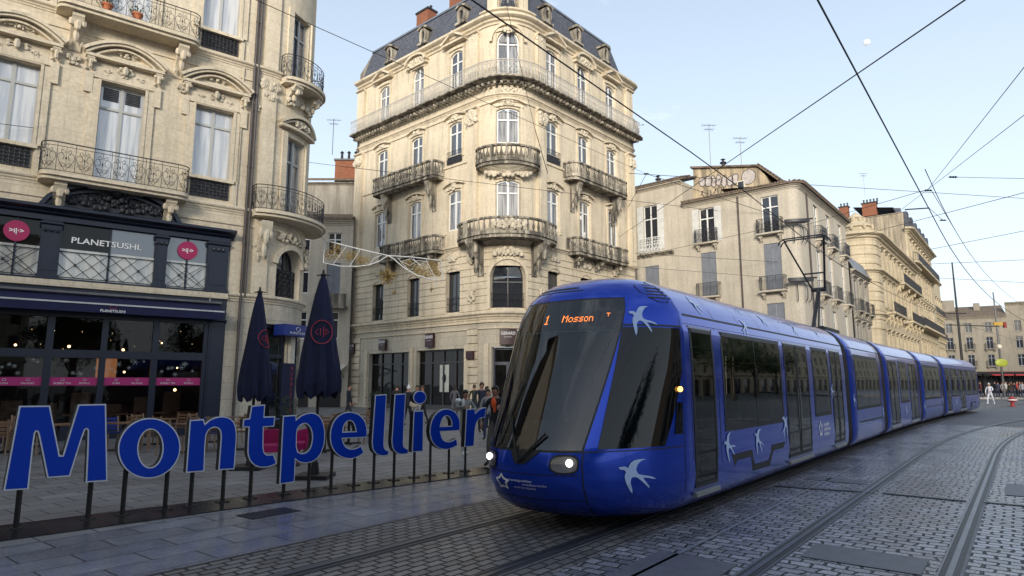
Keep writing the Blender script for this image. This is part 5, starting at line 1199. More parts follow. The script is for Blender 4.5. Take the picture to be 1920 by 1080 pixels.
ZZ = sorted(set([z for z, _ in T0] + [z for z, _ in WW] + [.7, .78, 1.25, 1.75, 2.25, 2.65, 2.85, 3.05, 3.17, 3.25]))
we = lambda z: 26 + 10 * (z - 1) / 1.9
ZN = sorted(set(ZZ) | {1.05 + .1 * k for k in range(19)}); ZNb = ZZ
b = MB(); n = 120; vs = []
for z in ZN:
    for k in range(n + 1): vs.append(S(R(-90 + 180 * k / n), z))
fs = [(i * (n + 1) + k, i * (n + 1) + k + 1, (i + 1) * (n + 1) + k + 1, (i + 1) * (n + 1) + k) for i in range(len(ZN) - 1) for k in range(n) if not (1.049 < (ZN[i] + ZN[i + 1]) / 2 < 2.86 and abs(-90 + 180 * (k + .5) / n) < we((ZN[i] + ZN[i + 1]) / 2) - 1.4)]
fs += [tuple(range(n, -1, -1)), tuple((len(ZN) - 1) * (n + 1) + k for k in range(n + 1))]
b.add(vs, fs); CABM = b.build('cab_body', M_blue, TRAM, sharp=50)
def patch(f0, f1, z0, z1, off, m, name, par=None, n=14, nz=18, label=None, smooth=True):
    """region of the nose between two angle functions (degrees)"""
    b = MB(); vs = []
    g0 = f0 if callable(f0) else (lambda z: f0); g1 = f1 if callable(f1) else (lambda z: f1)
    for j in range(nz + 1):
        z = z0 + (z1 - z0) * j / nz
        for i in range(n + 1): vs.append(S(R(g0(z) + (g1(z) - g0(z)) * i / n), z, off))
    b.add(vs, [(j * (n + 1) + i, j * (n + 1) + i + 1, (j + 1) * (n + 1) + i + 1, (j + 1) * (n + 1) + i) for j in range(nz) for i in range(n)])
    return b.build(name, m, par or TRAM, label=label, smooth=smooth, sharp=80)
patch(lambda z: -we(z) - 1, lambda z: -we(z) + 3.2, .985, 2.93, .006, M_black, 'windscreen_frame'); patch(lambda z: we(z) - 3.2, lambda z: we(z) + 1, .985, 2.93, .006, M_black, 'windscreen_frame')
patch(lambda z: -we(z) + 3.2, lambda z: we(z) - 3.2, .985, 1.075, .006, M_black, 'windscreen_frame', nz=3, n=26); patch(lambda z: -we(z) + 3.2, lambda z: we(z) - 3.2, 2.50, 2.93, .006, M_black, 'windscreen_frame', nz=5, n=26)
WS = patch(lambda z: -we(z), we, 1.01, 2.905, .010, G_ws, 'windscreen', n=26, nz=26)
def cbox(b, ta, tb, va, vb, za, zb): b.hull8([TN(t, v - 4.85, z) for z in (za, zb) for t, v in ((ta, va), (ta, vb), (tb, vb), (tb, va))])
b = MB(); cbox(b, 8.0, 8.06, -1.15, 1.15, .5, 2.7); cbox(b, 7.25, 8.0, -.75, .75, .5, .6); b.build('cab_bulkhead', plain('cab_grey', (.05, .052, .055), .7), TRAM)
b = MB(); cbox(b, 6.72, 7.15, -.7, .7, .6, 1.12); cbox(b, 6.85, 7.1, -.25, .3, 1.12, 1.3); b.build('driving_console', plain('console_grey', (.035, .036, .04), .5), TRAM)
b = MB(); cbox(b, 7.35, 7.8, -.25, .25, .95, 1.05); cbox(b, 7.72, 7.84, -.24, .24, 1.05, 1.72); cbox(b, 7.74, 7.82, -.13, .13, 1.74, 1.95); b.build('driver_seat', plain('driver_seat_blue', (.03, .045, .08), .7), TRAM)
b = MB(); cbox(b, 7.98, 7.99, -.5, .5, 1.2, 2.2); b.build('bulkhead_window', plain('bulkhead_light', (.2, .22, .2), .5), TRAM)
def sw_r(z): return 80 if z > 1.95 else 80 - 14 * (1.95 - z) / .93
for sg in (-1, 1):
    patch(*((lambda z, q=q: sg * q(z)) for q in ((lambda z: 33 + 2 * (z - 1) / 1.5), sw_r)[::sg]), 1.02, 2.52, .008, G_cab, 'cab_side_window', n=22)
    patch(*((lambda z, q=q: sg * q(z)) for q in ((lambda z: 74 - 4 * (1.5 - z)), (lambda z: 80))[::sg]), 1.15, 1.55, .009, G_cab, 'quarter_window')
    for f0, f1, z0, z1 in ((26.7, 27.3, .17, .98), (27, 83, .985, .998), (34, 84, 2.535, 2.56), (82, 82.6, .2, 3.0)):
        patch(*sorted((sg * f0, sg * f1)), z0, z1, .003, M_black, 'panel_seam', nz=24)
patch(-26, 26, .722, .732, .003, M_black, 'panel_seam', nz=1, n=20); patch(-26, 26, .42, .428, .003, M_black, 'panel_seam', nz=1, n=20)
# roof line slots over the windscreen
patch(-38, 8, 3.06, 3.075, .004, M_black, 'roof_slot', nz=1, n=20); patch(-34, 4, 3.10, 3.125, .004, M_black, 'roof_slot', nz=1, n=20)
for k in range(5): patch(56 + k * 1.2, 76, 2.93 + k * .05, 2.95 + k * .05, .004, M_black, 'vent_slot', nz=1); patch(78.5, 84, 2.93 + k * .05, 2.95 + k * .05, .004, M_black, 'vent_slot', nz=1)
def line_nose(pts, r_, m, name, off=.004):
    b = MB(); b.tube([S(R(a), z, off) for a, z in pts], r_, 4); b.build(name, m, TRAM)
line_nose([(50, 3.12), (52, 3.02), (58, 2.93), (64, 2.88), (76, 2.88), (77.5, 2.98), (77, 3.1), (74, 3.2)], .006, M_black, 'vent_outline')
# headlights
M_lamp = plain('headlight_lit', (1, 1, .95), .3, noise_amt=0, emit=(1, .97, .86), es=3)
M_refl = plain('reflector', (.35, .33, .33), .15, .7, coat=1, noise_amt=0)
def lozenge(a0, a1, z0, z1, off, n=24):
    c, h, cz, hz = (a0 + a1) / 2, (a1 - a0) / 2, (z0 + z1) / 2, (z1 - z0) / 2
    return [[(c + h * math.copysign(abs(math.cos(t)) ** .6, math.cos(t)), cz + hz * math.copysign(abs(math.sin(t)) ** .75, math.sin(t))) for t in [2 * PI * k / n for k in range(n)]]]
for sg in (-1, 1):
    hl = MB(); L = [[(sg * a, z) for a, z in lozenge(12.6, 25.6, .745, .965, 0)[0]][::sg]]; hl.shape(L, lambda a, z: S(R(a), z, .012), sub=1); H = hl.build('headlight', M_black, TRAM)
    q = MB(); L = [[(sg * a, z) for a, z in lozenge(13.3, 24.9, .765, .945, 0)[0]][::sg]]; q.shape(L, lambda a, z: S(R(a), z, .017), sub=1); q.build('reflector', M_refl, H)
    q = MB(); p = S(R(sg * 21.5), .872, .018); q.blob(p, .042, .042, .045, 14, 8); q.build('lamp', M_lamp, H)
# wiper and its black plinth
b = MB(); b.shape([[(-4, 1.0), (-1.2, .84), (1.6, .84), (8, 1.0)]], lambda a, z: S(R(a), z, .012), sub=2); b.build('wiper_plinth', M_black, TRAM)
b = MB(); b.tube([S(R(0), .86, .03), S(R(2), .95, .05), S(R(9), 1.2, .05)], .016, 5); b.tube([S(R(-12), 1.06, .03), S(R(-8), 1.8, .03)], .012, 4); b.tube([S(R(0), .88, .04), S(R(-9), 1.4, .045)], .012, 4); b.build('wiper', M_black, TRAM)
# swallow decals
SW = [(218, 440), (265, 433), (310, 435), (340, 458), (355, 420), (372, 395), (400, 372), (430, 358), (470, 352), (520, 351), (580, 355), (530, 368), (490, 390), (460, 425), (440, 480), (455, 530), (480, 552), (540, 568), (600, 580), (660, 600), (715, 635), (650, 622), (590, 606), (525, 598), (545, 630), (580, 680), (606, 720), (605, 750), (570, 712), (530, 665), (490, 625), (450, 590), (420, 580), (385, 582), (366, 610), (360, 650), (368, 700), (373, 750), (365, 800), (345, 765), (325, 715), (308, 660), (293, 600), (290, 560), (298, 530), (310, 510), (290, 478), (240, 468)]
SWN = [((x - 400) / 450, (560 - y) / 450) for x, y in SW][::-1]
def fly(size, rot=0, flip=1):
    c, s_ = math.cos(rot), math.sin(rot); L = [(flip * x * size, y * size) for x, y in SWN]; L = [(x * c - y * s_, x * s_ + y * c) for x, y in L]
    return L if flip > 0 else L[::-1]
def bird_nose(a, z, size, rot=0, rate=52):
    b = MB(); b.shape([fly(size, rot)], lambda x, y: S(R(a + x * rate * 1.35), z + y, .011), sub=2); b.build('swallow_decal', M_bird, TRAM, smooth=False)
bird_nose(49, .70, .40, rate=30); bird_nose(45.5, 2.62, .40, rate=34)
# operator emblem (star) and name on the front
def star_loops(r):
    o = [(r * (1 if k % 2 == 0 else .55) * math.sin(k * PI / 5), r * (1 if k % 2 == 0 else .55) * math.cos(k * PI / 5)) for k in range(10)]
    def ch(L):
        q = []
        for i in range(len(L)): a, c = L[i], L[(i + 1) % len(L)]; q += [(a[0] * .75 + c[0] * .25, a[1] * .75 + c[1] * .25), (a[0] * .25 + c[0] * .75, a[1] * .25 + c[1] * .75)]
        return q
    o = ch(o); i_ = [(x * .62, y * .62) for x, y in o]; return [o[::-1], i_[::-1]]
b = MB(); b.shape(star_loops(.115), lambda x, y: S(R(-9 + x * 48), .60 + y, .010)); b.build('star_emblem', M_lit, TRAM, smooth=False)
for k, (wd, x0) in enumerate((('montpellier', -4.5), ('méditerranée', .5), ('métropole', -2.5))): text(wd, .04, M_lit, TRAM, lambda x, y, k=k, x0=x0: S(R(x0 + x * 48), .640 - k * .042 + y, .010), name='operator_name', align='LEFT')
# destination display: dot matrix
GL = {'1': ['00100', '01100', '00100', '00100', '00100', '00100', '01110'], 'M': ['10001', '11011', '10101', '10001', '10001', '10001', '10001'], 'o': ['00000', '00000', '01110', '10001', '10001', '10001', '01110'], 's': ['00000', '00000', '01111', '10000', '01110', '00001', '11110'], 'n': ['00000', '00000', '11110', '10001', '10001', '10001', '10001'], 'T': ['11111', '00100', '00100', '00100']}
b = MB()
def led(word, a0, z, p=.013):
    x = 0; rate = 36
    for ch in word:
        for r_, row in enumerate(GL[ch]):
            for c, v in enumerate(row):
                if v == '1': X = x + c * p; Z = z - r_ * p * 1.05; b.add([S(R(a0 + q * rate), w_, .0145) for q, w_ in ((X, Z), (X + p * .8, Z), (X + p * .8, Z + p * .85), (X, Z + p * .85))], [(0, 1, 2, 3)])
        x += 6 * p
led('Mosson', 1.2, 2.685); led('1', -7.0, 2.70, .018); led('T', 25, 2.70, .012)
b.build('destination_display', plain('amber_leds', (1, .3, .08), .5, noise_amt=0, emit=(1, .26, .05), es=1.3), WS, smooth=False)
patch(-30, 31, 2.47, 2.475, .0125, plain('display_edge', (.12, .2, .22), .4, noise_amt=0), 'display_edge', WS, nz=1, n=20)
# ---- cars
def frame(org, a):
    d = Vector((math.cos(a), math.sin(a), 0)); m = Vector((d.y, -d.x, 0)); return lambda x, v, z: org + d * x + m * v + Vector((0, 0, z))
class Car:
    def __init__(s, fn, L, x0=0): s.f = fn; s.L = L; s.x0 = x0
    def body(s, x0, x1, m, name, inset=0, holes=(), rim=.05):
        b = MB(); zl = sorted(set(ZZ) | {z for h in holes for z in h[2:]}); prof = [(interp(WW, z) - inset, z) for z in zl]
        ring = prof + [(-v, z) for v, z in prof[::-1]]; k = len(ring); xs = sorted(set(([x0, x0 + rim, x1 - rim, x1] if rim else [x0, x1]) + [x for h in holes for x in h[:2]])); vs = []
        for i, x in enumerate(xs):
            q = (.03 if rim and i in (0, len(xs) - 1) else 0)
            for v, z in ring: vs.append(s.f(x, v * (1 - q), z if z < .3 else z - q * .6 * (z > 3)))
        def hole(i, j):
            a, c = ring[j], ring[(j + 1) % k]; mx, mz = (xs[i] + xs[i + 1]) / 2, (a[1] + c[1]) / 2
            return abs(a[0]) > .9 and a[0] * c[0] > 0 and any(h[0] < mx < h[1] and h[2] < mz < h[3] for h in holes)
        fs = [(i * k + j, (i + 1) * k + j, (i + 1) * k + (j + 1) % k, i * k + (j + 1) % k) for i in range(len(xs) - 1) for j in range(k) if not hole(i, j)]
        fs += [tuple(range(k)), tuple((len(xs) - 1) * k + j for j in range(k - 1, -1, -1))]; b.add(vs, fs)
        return b.build(name, m, TRAM, sharp=45)
    def panel(s, x0, x1, z0, z1, off, m, name, par=None, side=1, n=5, mbx=None, r=0):
        b = mbx or MB(); vs = []; zs = [z0 + (z1 - z0) * j / n for j in range(n + 1)]
        if r: zs = [z0, z0 + r * .3, z0 + r] + [z0 + r + (z1 - z0 - 2 * r) * j / n for j in range(1, n)] + [z1 - r, z1 - r * .3, z1]
        for z in zs:
            e = 0
            if r:
                dz = min(z - z0, z1 - z); e = r - math.sqrt(max(0, r * r - (r - dz) ** 2)) if dz < r else 0
            for x in (x0 + e, x1 - e): vs.append(s.f(x, side * (interp(WW, z) + off), z))
        fs = [(2 * j, 2 * j + 1, 2 * j + 3, 2 * j + 2) for j in range(len(zs) - 1)]
        if side < 0: fs = [f[::-1] for f in fs]
        b.add(vs, fs)
        if not mbx: return b.build(name, m, par or TRAM, sharp=80)
    def ring(s, x0, x1, z0, z1, t, off, m, name, par, side):
        b = MB(); s.panel(x0, x0 + t, z0, z1, off, m, '', None, side, mbx=b); s.panel(x1 - t, x1, z0, z1, off, m, '', None, side, mbx=b); s.panel(x0 + t, x1 - t, z0, z0 + t, off, m, '', None, side, n=1, mbx=b); s.panel(x0 + t, x1 - t, z1 - t, z1, off, m, '', None, side, n=1, mbx=b); return b.build(name, m, par or TRAM, sharp=80)
    def interior(s, x0, x1, doors):
        o = MB(); P = lambda x, v, z: s.f(x, v, z)
        def bx(b, xa, xb, va, vb, za, zb): b.hull8([P(x, v, z) for z in (za, zb) for x, v in ((xa, va), (xa, vb), (xb, vb), (xb, va))])
        bx(o, x0, x1, -1.22, 1.22, .36, .40); o = o.build('floor', plain('tram_floor', (.10, .10, .11), .6), TRAM)
        b = MB(); bx(b, x0, x1, -1.2, 1.2, 2.62, 2.66); b.build('ceiling', plain('tram_ceiling', (.4, .4, .4), .6), TRAM)
        b = MB(); se = MB(); x = x0 + .5
        while x < x1 - .6:
            if not any(a - .35 < x < c + .15 for a, c in doors):
                for v in (-.78, .78):
                    bx(se, x, x + .45, v - .38, v + .38, .78, .86); bx(se, x + .40, x + .50, v - .38, v + .38, .82, 1.52); bx(b, x + .15, x + .3, v - .1, v + .1, .4, .78)
                x += .85
            else: x += .3
        se.build('seats', plain('green_seat_fabric', (.04, .16, .09), .7, noise_amt=.5, nscale=6), TRAM); b.v and b.build('seat_supports', M_black, TRAM)
        b = MB()
        for a, c in doors:
            for v in (-.45, .45):
                for q in (a - .06, c + .06): b.tube([P(q, v * 2.2, .4), P(q, v * 2.2, 1.9), P(q, v, 2.62)], .018, 6)
            b.tube([P((a + c) / 2, 0, .4), P((a + c) / 2, 0, 2.62)], .02, 6)
        for v in (-.5, .5): b.tube([P(x0, v, 2.2), P(x1, v, 2.2)], .016, 5)
        b.build('grab_poles', plain('yellow_poles', (.5, .42, .08), .35, .2), TRAM)
    def window(s, x0, x1, z0=1.12, z1=2.54, side=1, div=0, name='window'):
        o = s.ring(x0 - .03, x1 + .03, z0 - .03, z1 + .03, .07, .006, M_black, name, None, side); s.panel(x0, x1, z0, z1, .003, G_tram, 'glass', o, side)
        for k in range(div): x = x0 + (x1 - x0) * (k + 1) / (div + 1); s.panel(x - .012, x + .012, z0, z1, .011, M_black, 'window_bar', o, side)
    def door(s, x0, x1, side=1, leaves=2):
        o = s.ring(x0 - .035, x1 + .035, .38, 2.58, .055, .003, M_bluedk, 'door', None, side); w_ = (x1 - x0) / leaves
        for k in range(leaves):
            a = x0 + k * w_ + .015; c = x0 + (k + 1) * w_ - .015
            s.ring(a, c, .42, 2.55, .055, .010, M_black, 'door_leaf', o, side); s.panel(a + .03, c - .03, .45, 2.52, .005, G_tram, 'door_glass', o, side)
            if leaves > 1: s.panel(a + (c - a) * (.9 if k == 0 else .06), a + (c - a) * (.94 if k == 0 else .10), .9, 1.7, .02, M_sill, 'door_handle', o, side)
        b = MB(); p = [s.f(x, side * v, z) for x, v, z in ((x0, 1.30, .30), (x1, 1.30, .30), (x1, 1.36, .31), (x0, 1.36, .31), (x0, 1.30, .37), (x1, 1.30, .37), (x1, 1.355, .355), (x0, 1.355, .355))]
        b.hull8(p); b.build('door_sill', M_sill, o)
    def bird(s, x, z, size, side=1, rot=0, flip=1, m=None):
        b = MB(); L = fly(size, rot, flip); L = L if side > 0 else L[::-1]; b.shape([L], lambda X, Y: s.f(x + X, side * (interp(WW, z + Y) + .012), z + Y), sub=1); b.build('swallow_decal', m or M_bird, TRAM, smooth=False)
    def seam(s, x0, x1, z0, z1, side=1, off=.003, m=None, name='panel_seam'): s.panel(x0, x1, z0, z1, off, m or M_black, name, side=side)
JO = TN(0, -4.85); c1 = Car(frame(JO, AT), 18)
def lay(c, doors, wins): c.holes = [(a + .01, b_ - .01, .45, 2.51) for a, b_ in doors] + [(a + .01, b_ - .01, 1.13, 2.53) for a, b_ in wins]; c.doors = doors
lay(c1, [(8.36, 9.2), (12.75, 14.45), (16.5, 17.6)], [(9.55, 12.5), (14.85, 16.25)]); c1.body(8.2, 17.98, M_blue, 'car_body', rim=0, holes=c1.holes); c1.interior(8.3, 17.9, c1.doors)
for sd in (1, -1):
    c1.door(8.36, 9.2, sd, 1); c1.window(9.55, 12.5, side=sd, div=1); c1.door(12.75, 14.45, sd); c1.window(14.85, 16.25, side=sd); c1.door(16.5, 17.6, sd)
    c1.seam(8.26, 17.95, 2.715, 2.742, sd, .004); c1.seam(8.2, 17.98, 2.60, 2.606, sd); c1.seam(9.33, 9.345, .2, 2.6, sd); c1.seam(12.6, 12.615, .2, 2.6, sd)
    for x in (9.4, 10.5, 11.6, 12.8, 14.1, 15.3, 16.6): c1.seam(x, x + .012, 2.75, 3.29, sd)
    for x, z, f, r_ in ((9.6, .86, 1, .2), (10.95, .86, 1, -.1), (12.55, 1.02, -1, .3)): c1.bird(x, z, .42, sd, r_, f)
    for x, z, f, r_ in ((9.0, 2.93, 1, .3), (10.8, 2.72, -1, .2), (12.2, 2.95, 1, -.3), (14.2, 2.9, -1, 0), (16.2, 2.95, 1, .4)): c1.bird(x, z, .3, sd, r_, f)
    c1.bird(16.45, 1.6, .35, sd, .2)
    # stepped wheel skirt outlined in black
    out = [(9.75, .16), (9.75, .74), (10.65, .74), (10.8, .50), (11.5, .50), (11.7, .74), (12.5, .74), (12.5, .16), (12.36, .16), (12.36, .64), (11.77, .64), (11.58, .40), (10.72, .40), (10.58, .64), (9.95, .64), (9.85, .56), (9.85, .16)]
    b = MB(); L = [(x, z) for x, z in out][::-1]; L = L if sd > 0 else L[::-1]; b.shape([L], lambda X, Z: c1.f(X, sd * (interp(WW, Z) + .005), Z)); b.build('skirt_gap', M_black, TRAM, smooth=False)
    b = MB(); L = star_loops(.2); L = L if sd > 0 else [q[::-1] for q in L]; b.shape([[(x * .9, y) for x, y in q] for q in L], lambda X, Y: c1.f(15.15 + X, sd * (interp(WW, .82 + Y) + .010), .82 + Y)); b.build('star_emblem', M_lit, TRAM, smooth=False)
for k, wd in enumerate(('montpellier', 'méditerranée', 'métropole')): text(wd, .11, M_lit, TRAM, lambda x, y, k=k: c1.f(15.4 + x, 1.352, .9 - k * .1 + y), name='operator_name', align='LEFT', bold=.002)
b = MB(); p = c1.f(7.98, 1.34, 1.72); b.blob(p, .035, .035, .035, 10, 6); b.build('indicator_lamp', plain('amber_lamp', (1, .5, .05), .3, noise_amt=0, emit=(1, .45, .08), es=4), TRAM)
b = MB(); b.blob(p, .05, .05, .05, 10, 6); b.v = [(x, y, z) for x, y, z in b.v]
# trailing cars
org = JO + (c1.f(18.0, 0, 0) - JO); a = AT; cars = [c1]
spec = [(4.95, 38.25, 2), (7.45, 39.3, 3), (6.1, 40.6, 4), (12.2, 42.3, 5)]
for L, th_, idx in spec:
    na = PI / 2 - R(th_); g = frame(org, (a + na) / 2); bl = Car(g, .5); bl.body(-.06, .6, M_bel, 'bellows', inset=.035, rim=0)
    for k in range(5):
      for sd in (1, -1):
        b = MB()
        for z0, z1 in zip(ZZ, ZZ[1:]): b.bar(g(.06 + k * .1, sd * (interp(WW, z0) - .02), z0), g(.06 + k * .1, sd * (interp(WW, z1) - .02), z1), .03, .03)
        b.build('bellows_rib', M_bel, TRAM)
    org = g(.54, 0, 0); a = na; c = Car(frame(org, a), L); cars.append(c); org = c.f(L - .0, 0, 0)
    lay(c, *{2: ([], [(.75, L - .6)]), 3: ([(.7, 2.4), (4.95, 6.9)], [(2.8, 4.6)]), 4: ([], [(.8, L - .7)]), 5: ([(.6, 1.9), (4.8, 6.6)], [(2.2, 4.5), (6.9, 9.6), (9.9, 11.6)])}[idx])
    c.body(0, L, M_blue, 'car_body', holes=c.holes); c.interior(.1, L - .1, c.doors)
    for sd in (1, -1):
        c.seam(.1, L - .1, 2.715, 2.742, sd, .004)
        if idx == 2: c.window(.75, L - .6, side=sd, div=1); c.seam(.9, L - .6, .74, .78, sd); c.seam(L - .64, L - .6, .2, .78, sd); c.bird(.35, 1.35, .34, sd, .3); c.bird(L - .35, .9, .34, sd, -.2)
        if idx == 3: c.door(.7, 2.4, sd); c.window(2.8, 4.6, side=sd); c.bird(3.7, .8, .4, sd); c.door(4.95, 6.9, sd)
        if idx == 4: c.window(.8, L - .7, side=sd, div=1); c.seam(.8, L - .7, .76, .79, sd); c.bird(.4, .8, .36, sd, .2); c.bird(L - .3, 1.0, .34, sd)
        if idx == 5:
            c.door(.6, 1.9, sd); c.window(2.2, 4.5, side=sd); c.door(4.8, 6.6, sd); c.window(6.9, 9.6, side=sd, div=1); c.window(9.9, 11.6, side=sd); c.bird(3.2, .8, .36, sd)
            c.seam(8.2, 8.9, .3, .7, sd); c.seam(9.4, 10.3, .62, .7, sd); c.seam(10.25, 10.32, .2, .7, sd)
        for x in [q * 1.3 + .6 for q in range(int(L / 1.3))]: c.seam(x, x + .012, 2.75, 3.29, sd)
# tail cab: rounded end
c = cars[-1]; b = MB(); vs = []; n = 20
for z in ZZ:
    for k in range(n + 1):
        ph = R(-90 + 180 * k / n); t0 = interp(T0, z) - 6.28; W_ = interp(WW, z); vs.append(c.f(c.L - .02 + (1.2 - t0 * .75) * math.cos(ph) ** 1.3, -W_ * math.copysign(abs(math.sin(ph)) ** .8, math.sin(ph)), z))
b.add(vs, [(i * (n + 1) + k, i * (n + 1) + k + 1, (i + 1) * (n + 1) + k + 1, (i + 1) * (n + 1) + k) for i in range(len(ZZ) - 1) for k in range(n)]); b.build('cab_body', M_blue, TRAM, sharp=60)
# underframe and wheels
for cc, x0, x1 in ((c1, 8.3, 17.9),) + tuple((q, .1, q.L - .1) for q in cars[1:]):
    b = MB(); b.hull8([cc.f(x, v, z) for z in (.1, .3) for x, v in ((x0, .9), (x1, .9), (x1, -.9), (x0, -.9))]); b.build('underframe', M_black, TRAM)
for cc, xs in ((c1, (10.2, 12.0)), (cars[2], (3.0, 4.6)), (cars[4], (7.6, 9.2))):
    for x in xs:
        for sd in (1, -1):
            b = MB(); p = cc.f(x, sd * .75, .30); q = cc.f(x, sd * .62, .30); b.tube([p, q], .29, 20); b.build('wheel', M_steel, TRAM)
# pantograph on the second car
pn = lambda t, v, z: TN(t, v - 4.85, z)
b = MB(); b.hull8([pn(t, v, z) for z in (3.28, 3.42) for t, v in ((20.2, .5), (22.0, .5), (22.0, -.5), (20.2, -.5))]); PG_ = b.build('pantograph', M_iron, TRAM)
b = MB(); b.tube([pn(20.9, 0, 3.45), pn(21.95, 0, 4.75)], .06, 8); b.tube([pn(20.7, .2, 3.45), pn(21.8, .06, 4.7)], .03, 6); b.tube([pn(21.95, -.22, 4.75), pn(21.95, .22, 4.75)], .07, 8)
for q in (-.35, .35): [b.lathe(pn(t, q, 3.3), [(.06, 0), (.09, .04), (.06, .08), (.09, .12), (.06, .16)], 8) for t in (20.4, 21.8)]
b.build('lower_arm', M_iron, PG_)
b = MB(); b.tube([pn(21.95, -.18, 4.75), pn(20.5, -.56, 6.12)], .026, 6); b.tube([pn(21.95, .18, 4.75), pn(20.5, .56, 6.12)], .036, 6); b.tube([pn(21.4, -.3, 5.2), pn(21.4, .3, 5.2)], .025, 6); b.build('upper_arm', M_iron, PG_)
b = MB()
for dt in (-.14, .14): b.tube([pn(20.5 + dt, v, z) for v, z in ((-.72, 6.0), (-.66, 6.12), (-.54, 6.18), (.54, 6.18), (.66, 6.12), (.72, 6.0))], .022, 6)
for v in (-.55, .55): b.tube([pn(20.36, v, 6.15), pn(20.64, v, 6.15)], .025, 5)
b.build('contact_head', M_iron, PG_)
# ------------------------------------------------------------------ big letters
aS = R(45); sO = G(30, 993); dS = Vector((math.sin(aS), math.cos(aS), 0)); nS = Vector((dS.y, -dS.x, 0))
def SP(u, w, z): p = sO + dS * u + nS * w; return Vector((p.x, p.y, z))
def suv(px, py):
    a, b_, d = ray(px, py); t = (sO.x * nS.x + sO.y * nS.y) / (a * nS.x + b_ * nS.y); p = Vector((a * t, b_ * t, 0)) - sO
    return (p.x * dS.x + p.y * dS.y, CH + d * t)
M_lface = plain('letter_blue_face', (.003, .040, .40), .45, ior=1.25, noise_amt=.04)
M_lrim = plain('letter_white_rim', (.62, .64, .68), .45, noise_amt=.03)
M_lside = plain('letter_side', (.006, .008, .014), .45, noise_amt=.1)
SIGN = empty('letter_sign', SP(4, 0, 0), 'row of large royal blue letters with white outlines spelling the city name on black posts', 'sign')
# outlines in photograph crop units (3x), o = crop origin; 's' marks a sharp corner
def cv(L, o):
    return [(suv(o[0] + q[0] / 3, o[1] + q[1] / 3), len(q) > 2) for q in L]
def smooth(P):
    out = []; n = len(P)
    for i in range(n):
        (p, sh), (a, _), (c, _) = P[i], P[i - 1], P[(i + 1) % n]
        if sh: out.append(p)
        else:
            for t in (.25, .0, -.25):
                q = a if t > 0 else c; t = abs(t)
                if t: out.append((p[0] * (1 - t) + q[0] * t, p[1] * (1 - t) + q[1] * t))
                else: out.append((p[0] * .75 + (a[0] + c[0]) * .125, p[1] * .75 + (a[1] + c[1]) * .125))
    return out
def ell(cx, cy, rx, ry, o, n=32, tilt=0, p=1): return smooth([((suv(o[0] + (cx + rx * math.cos(t)) / 3, o[1] + (cy + ry * math.sin(t) + tilt * rx * math.cos(t)) / 3)), False) for t in [2 * PI * k / n for k in range(n)]])
A0, B0 = (0, 720), (440, 720)
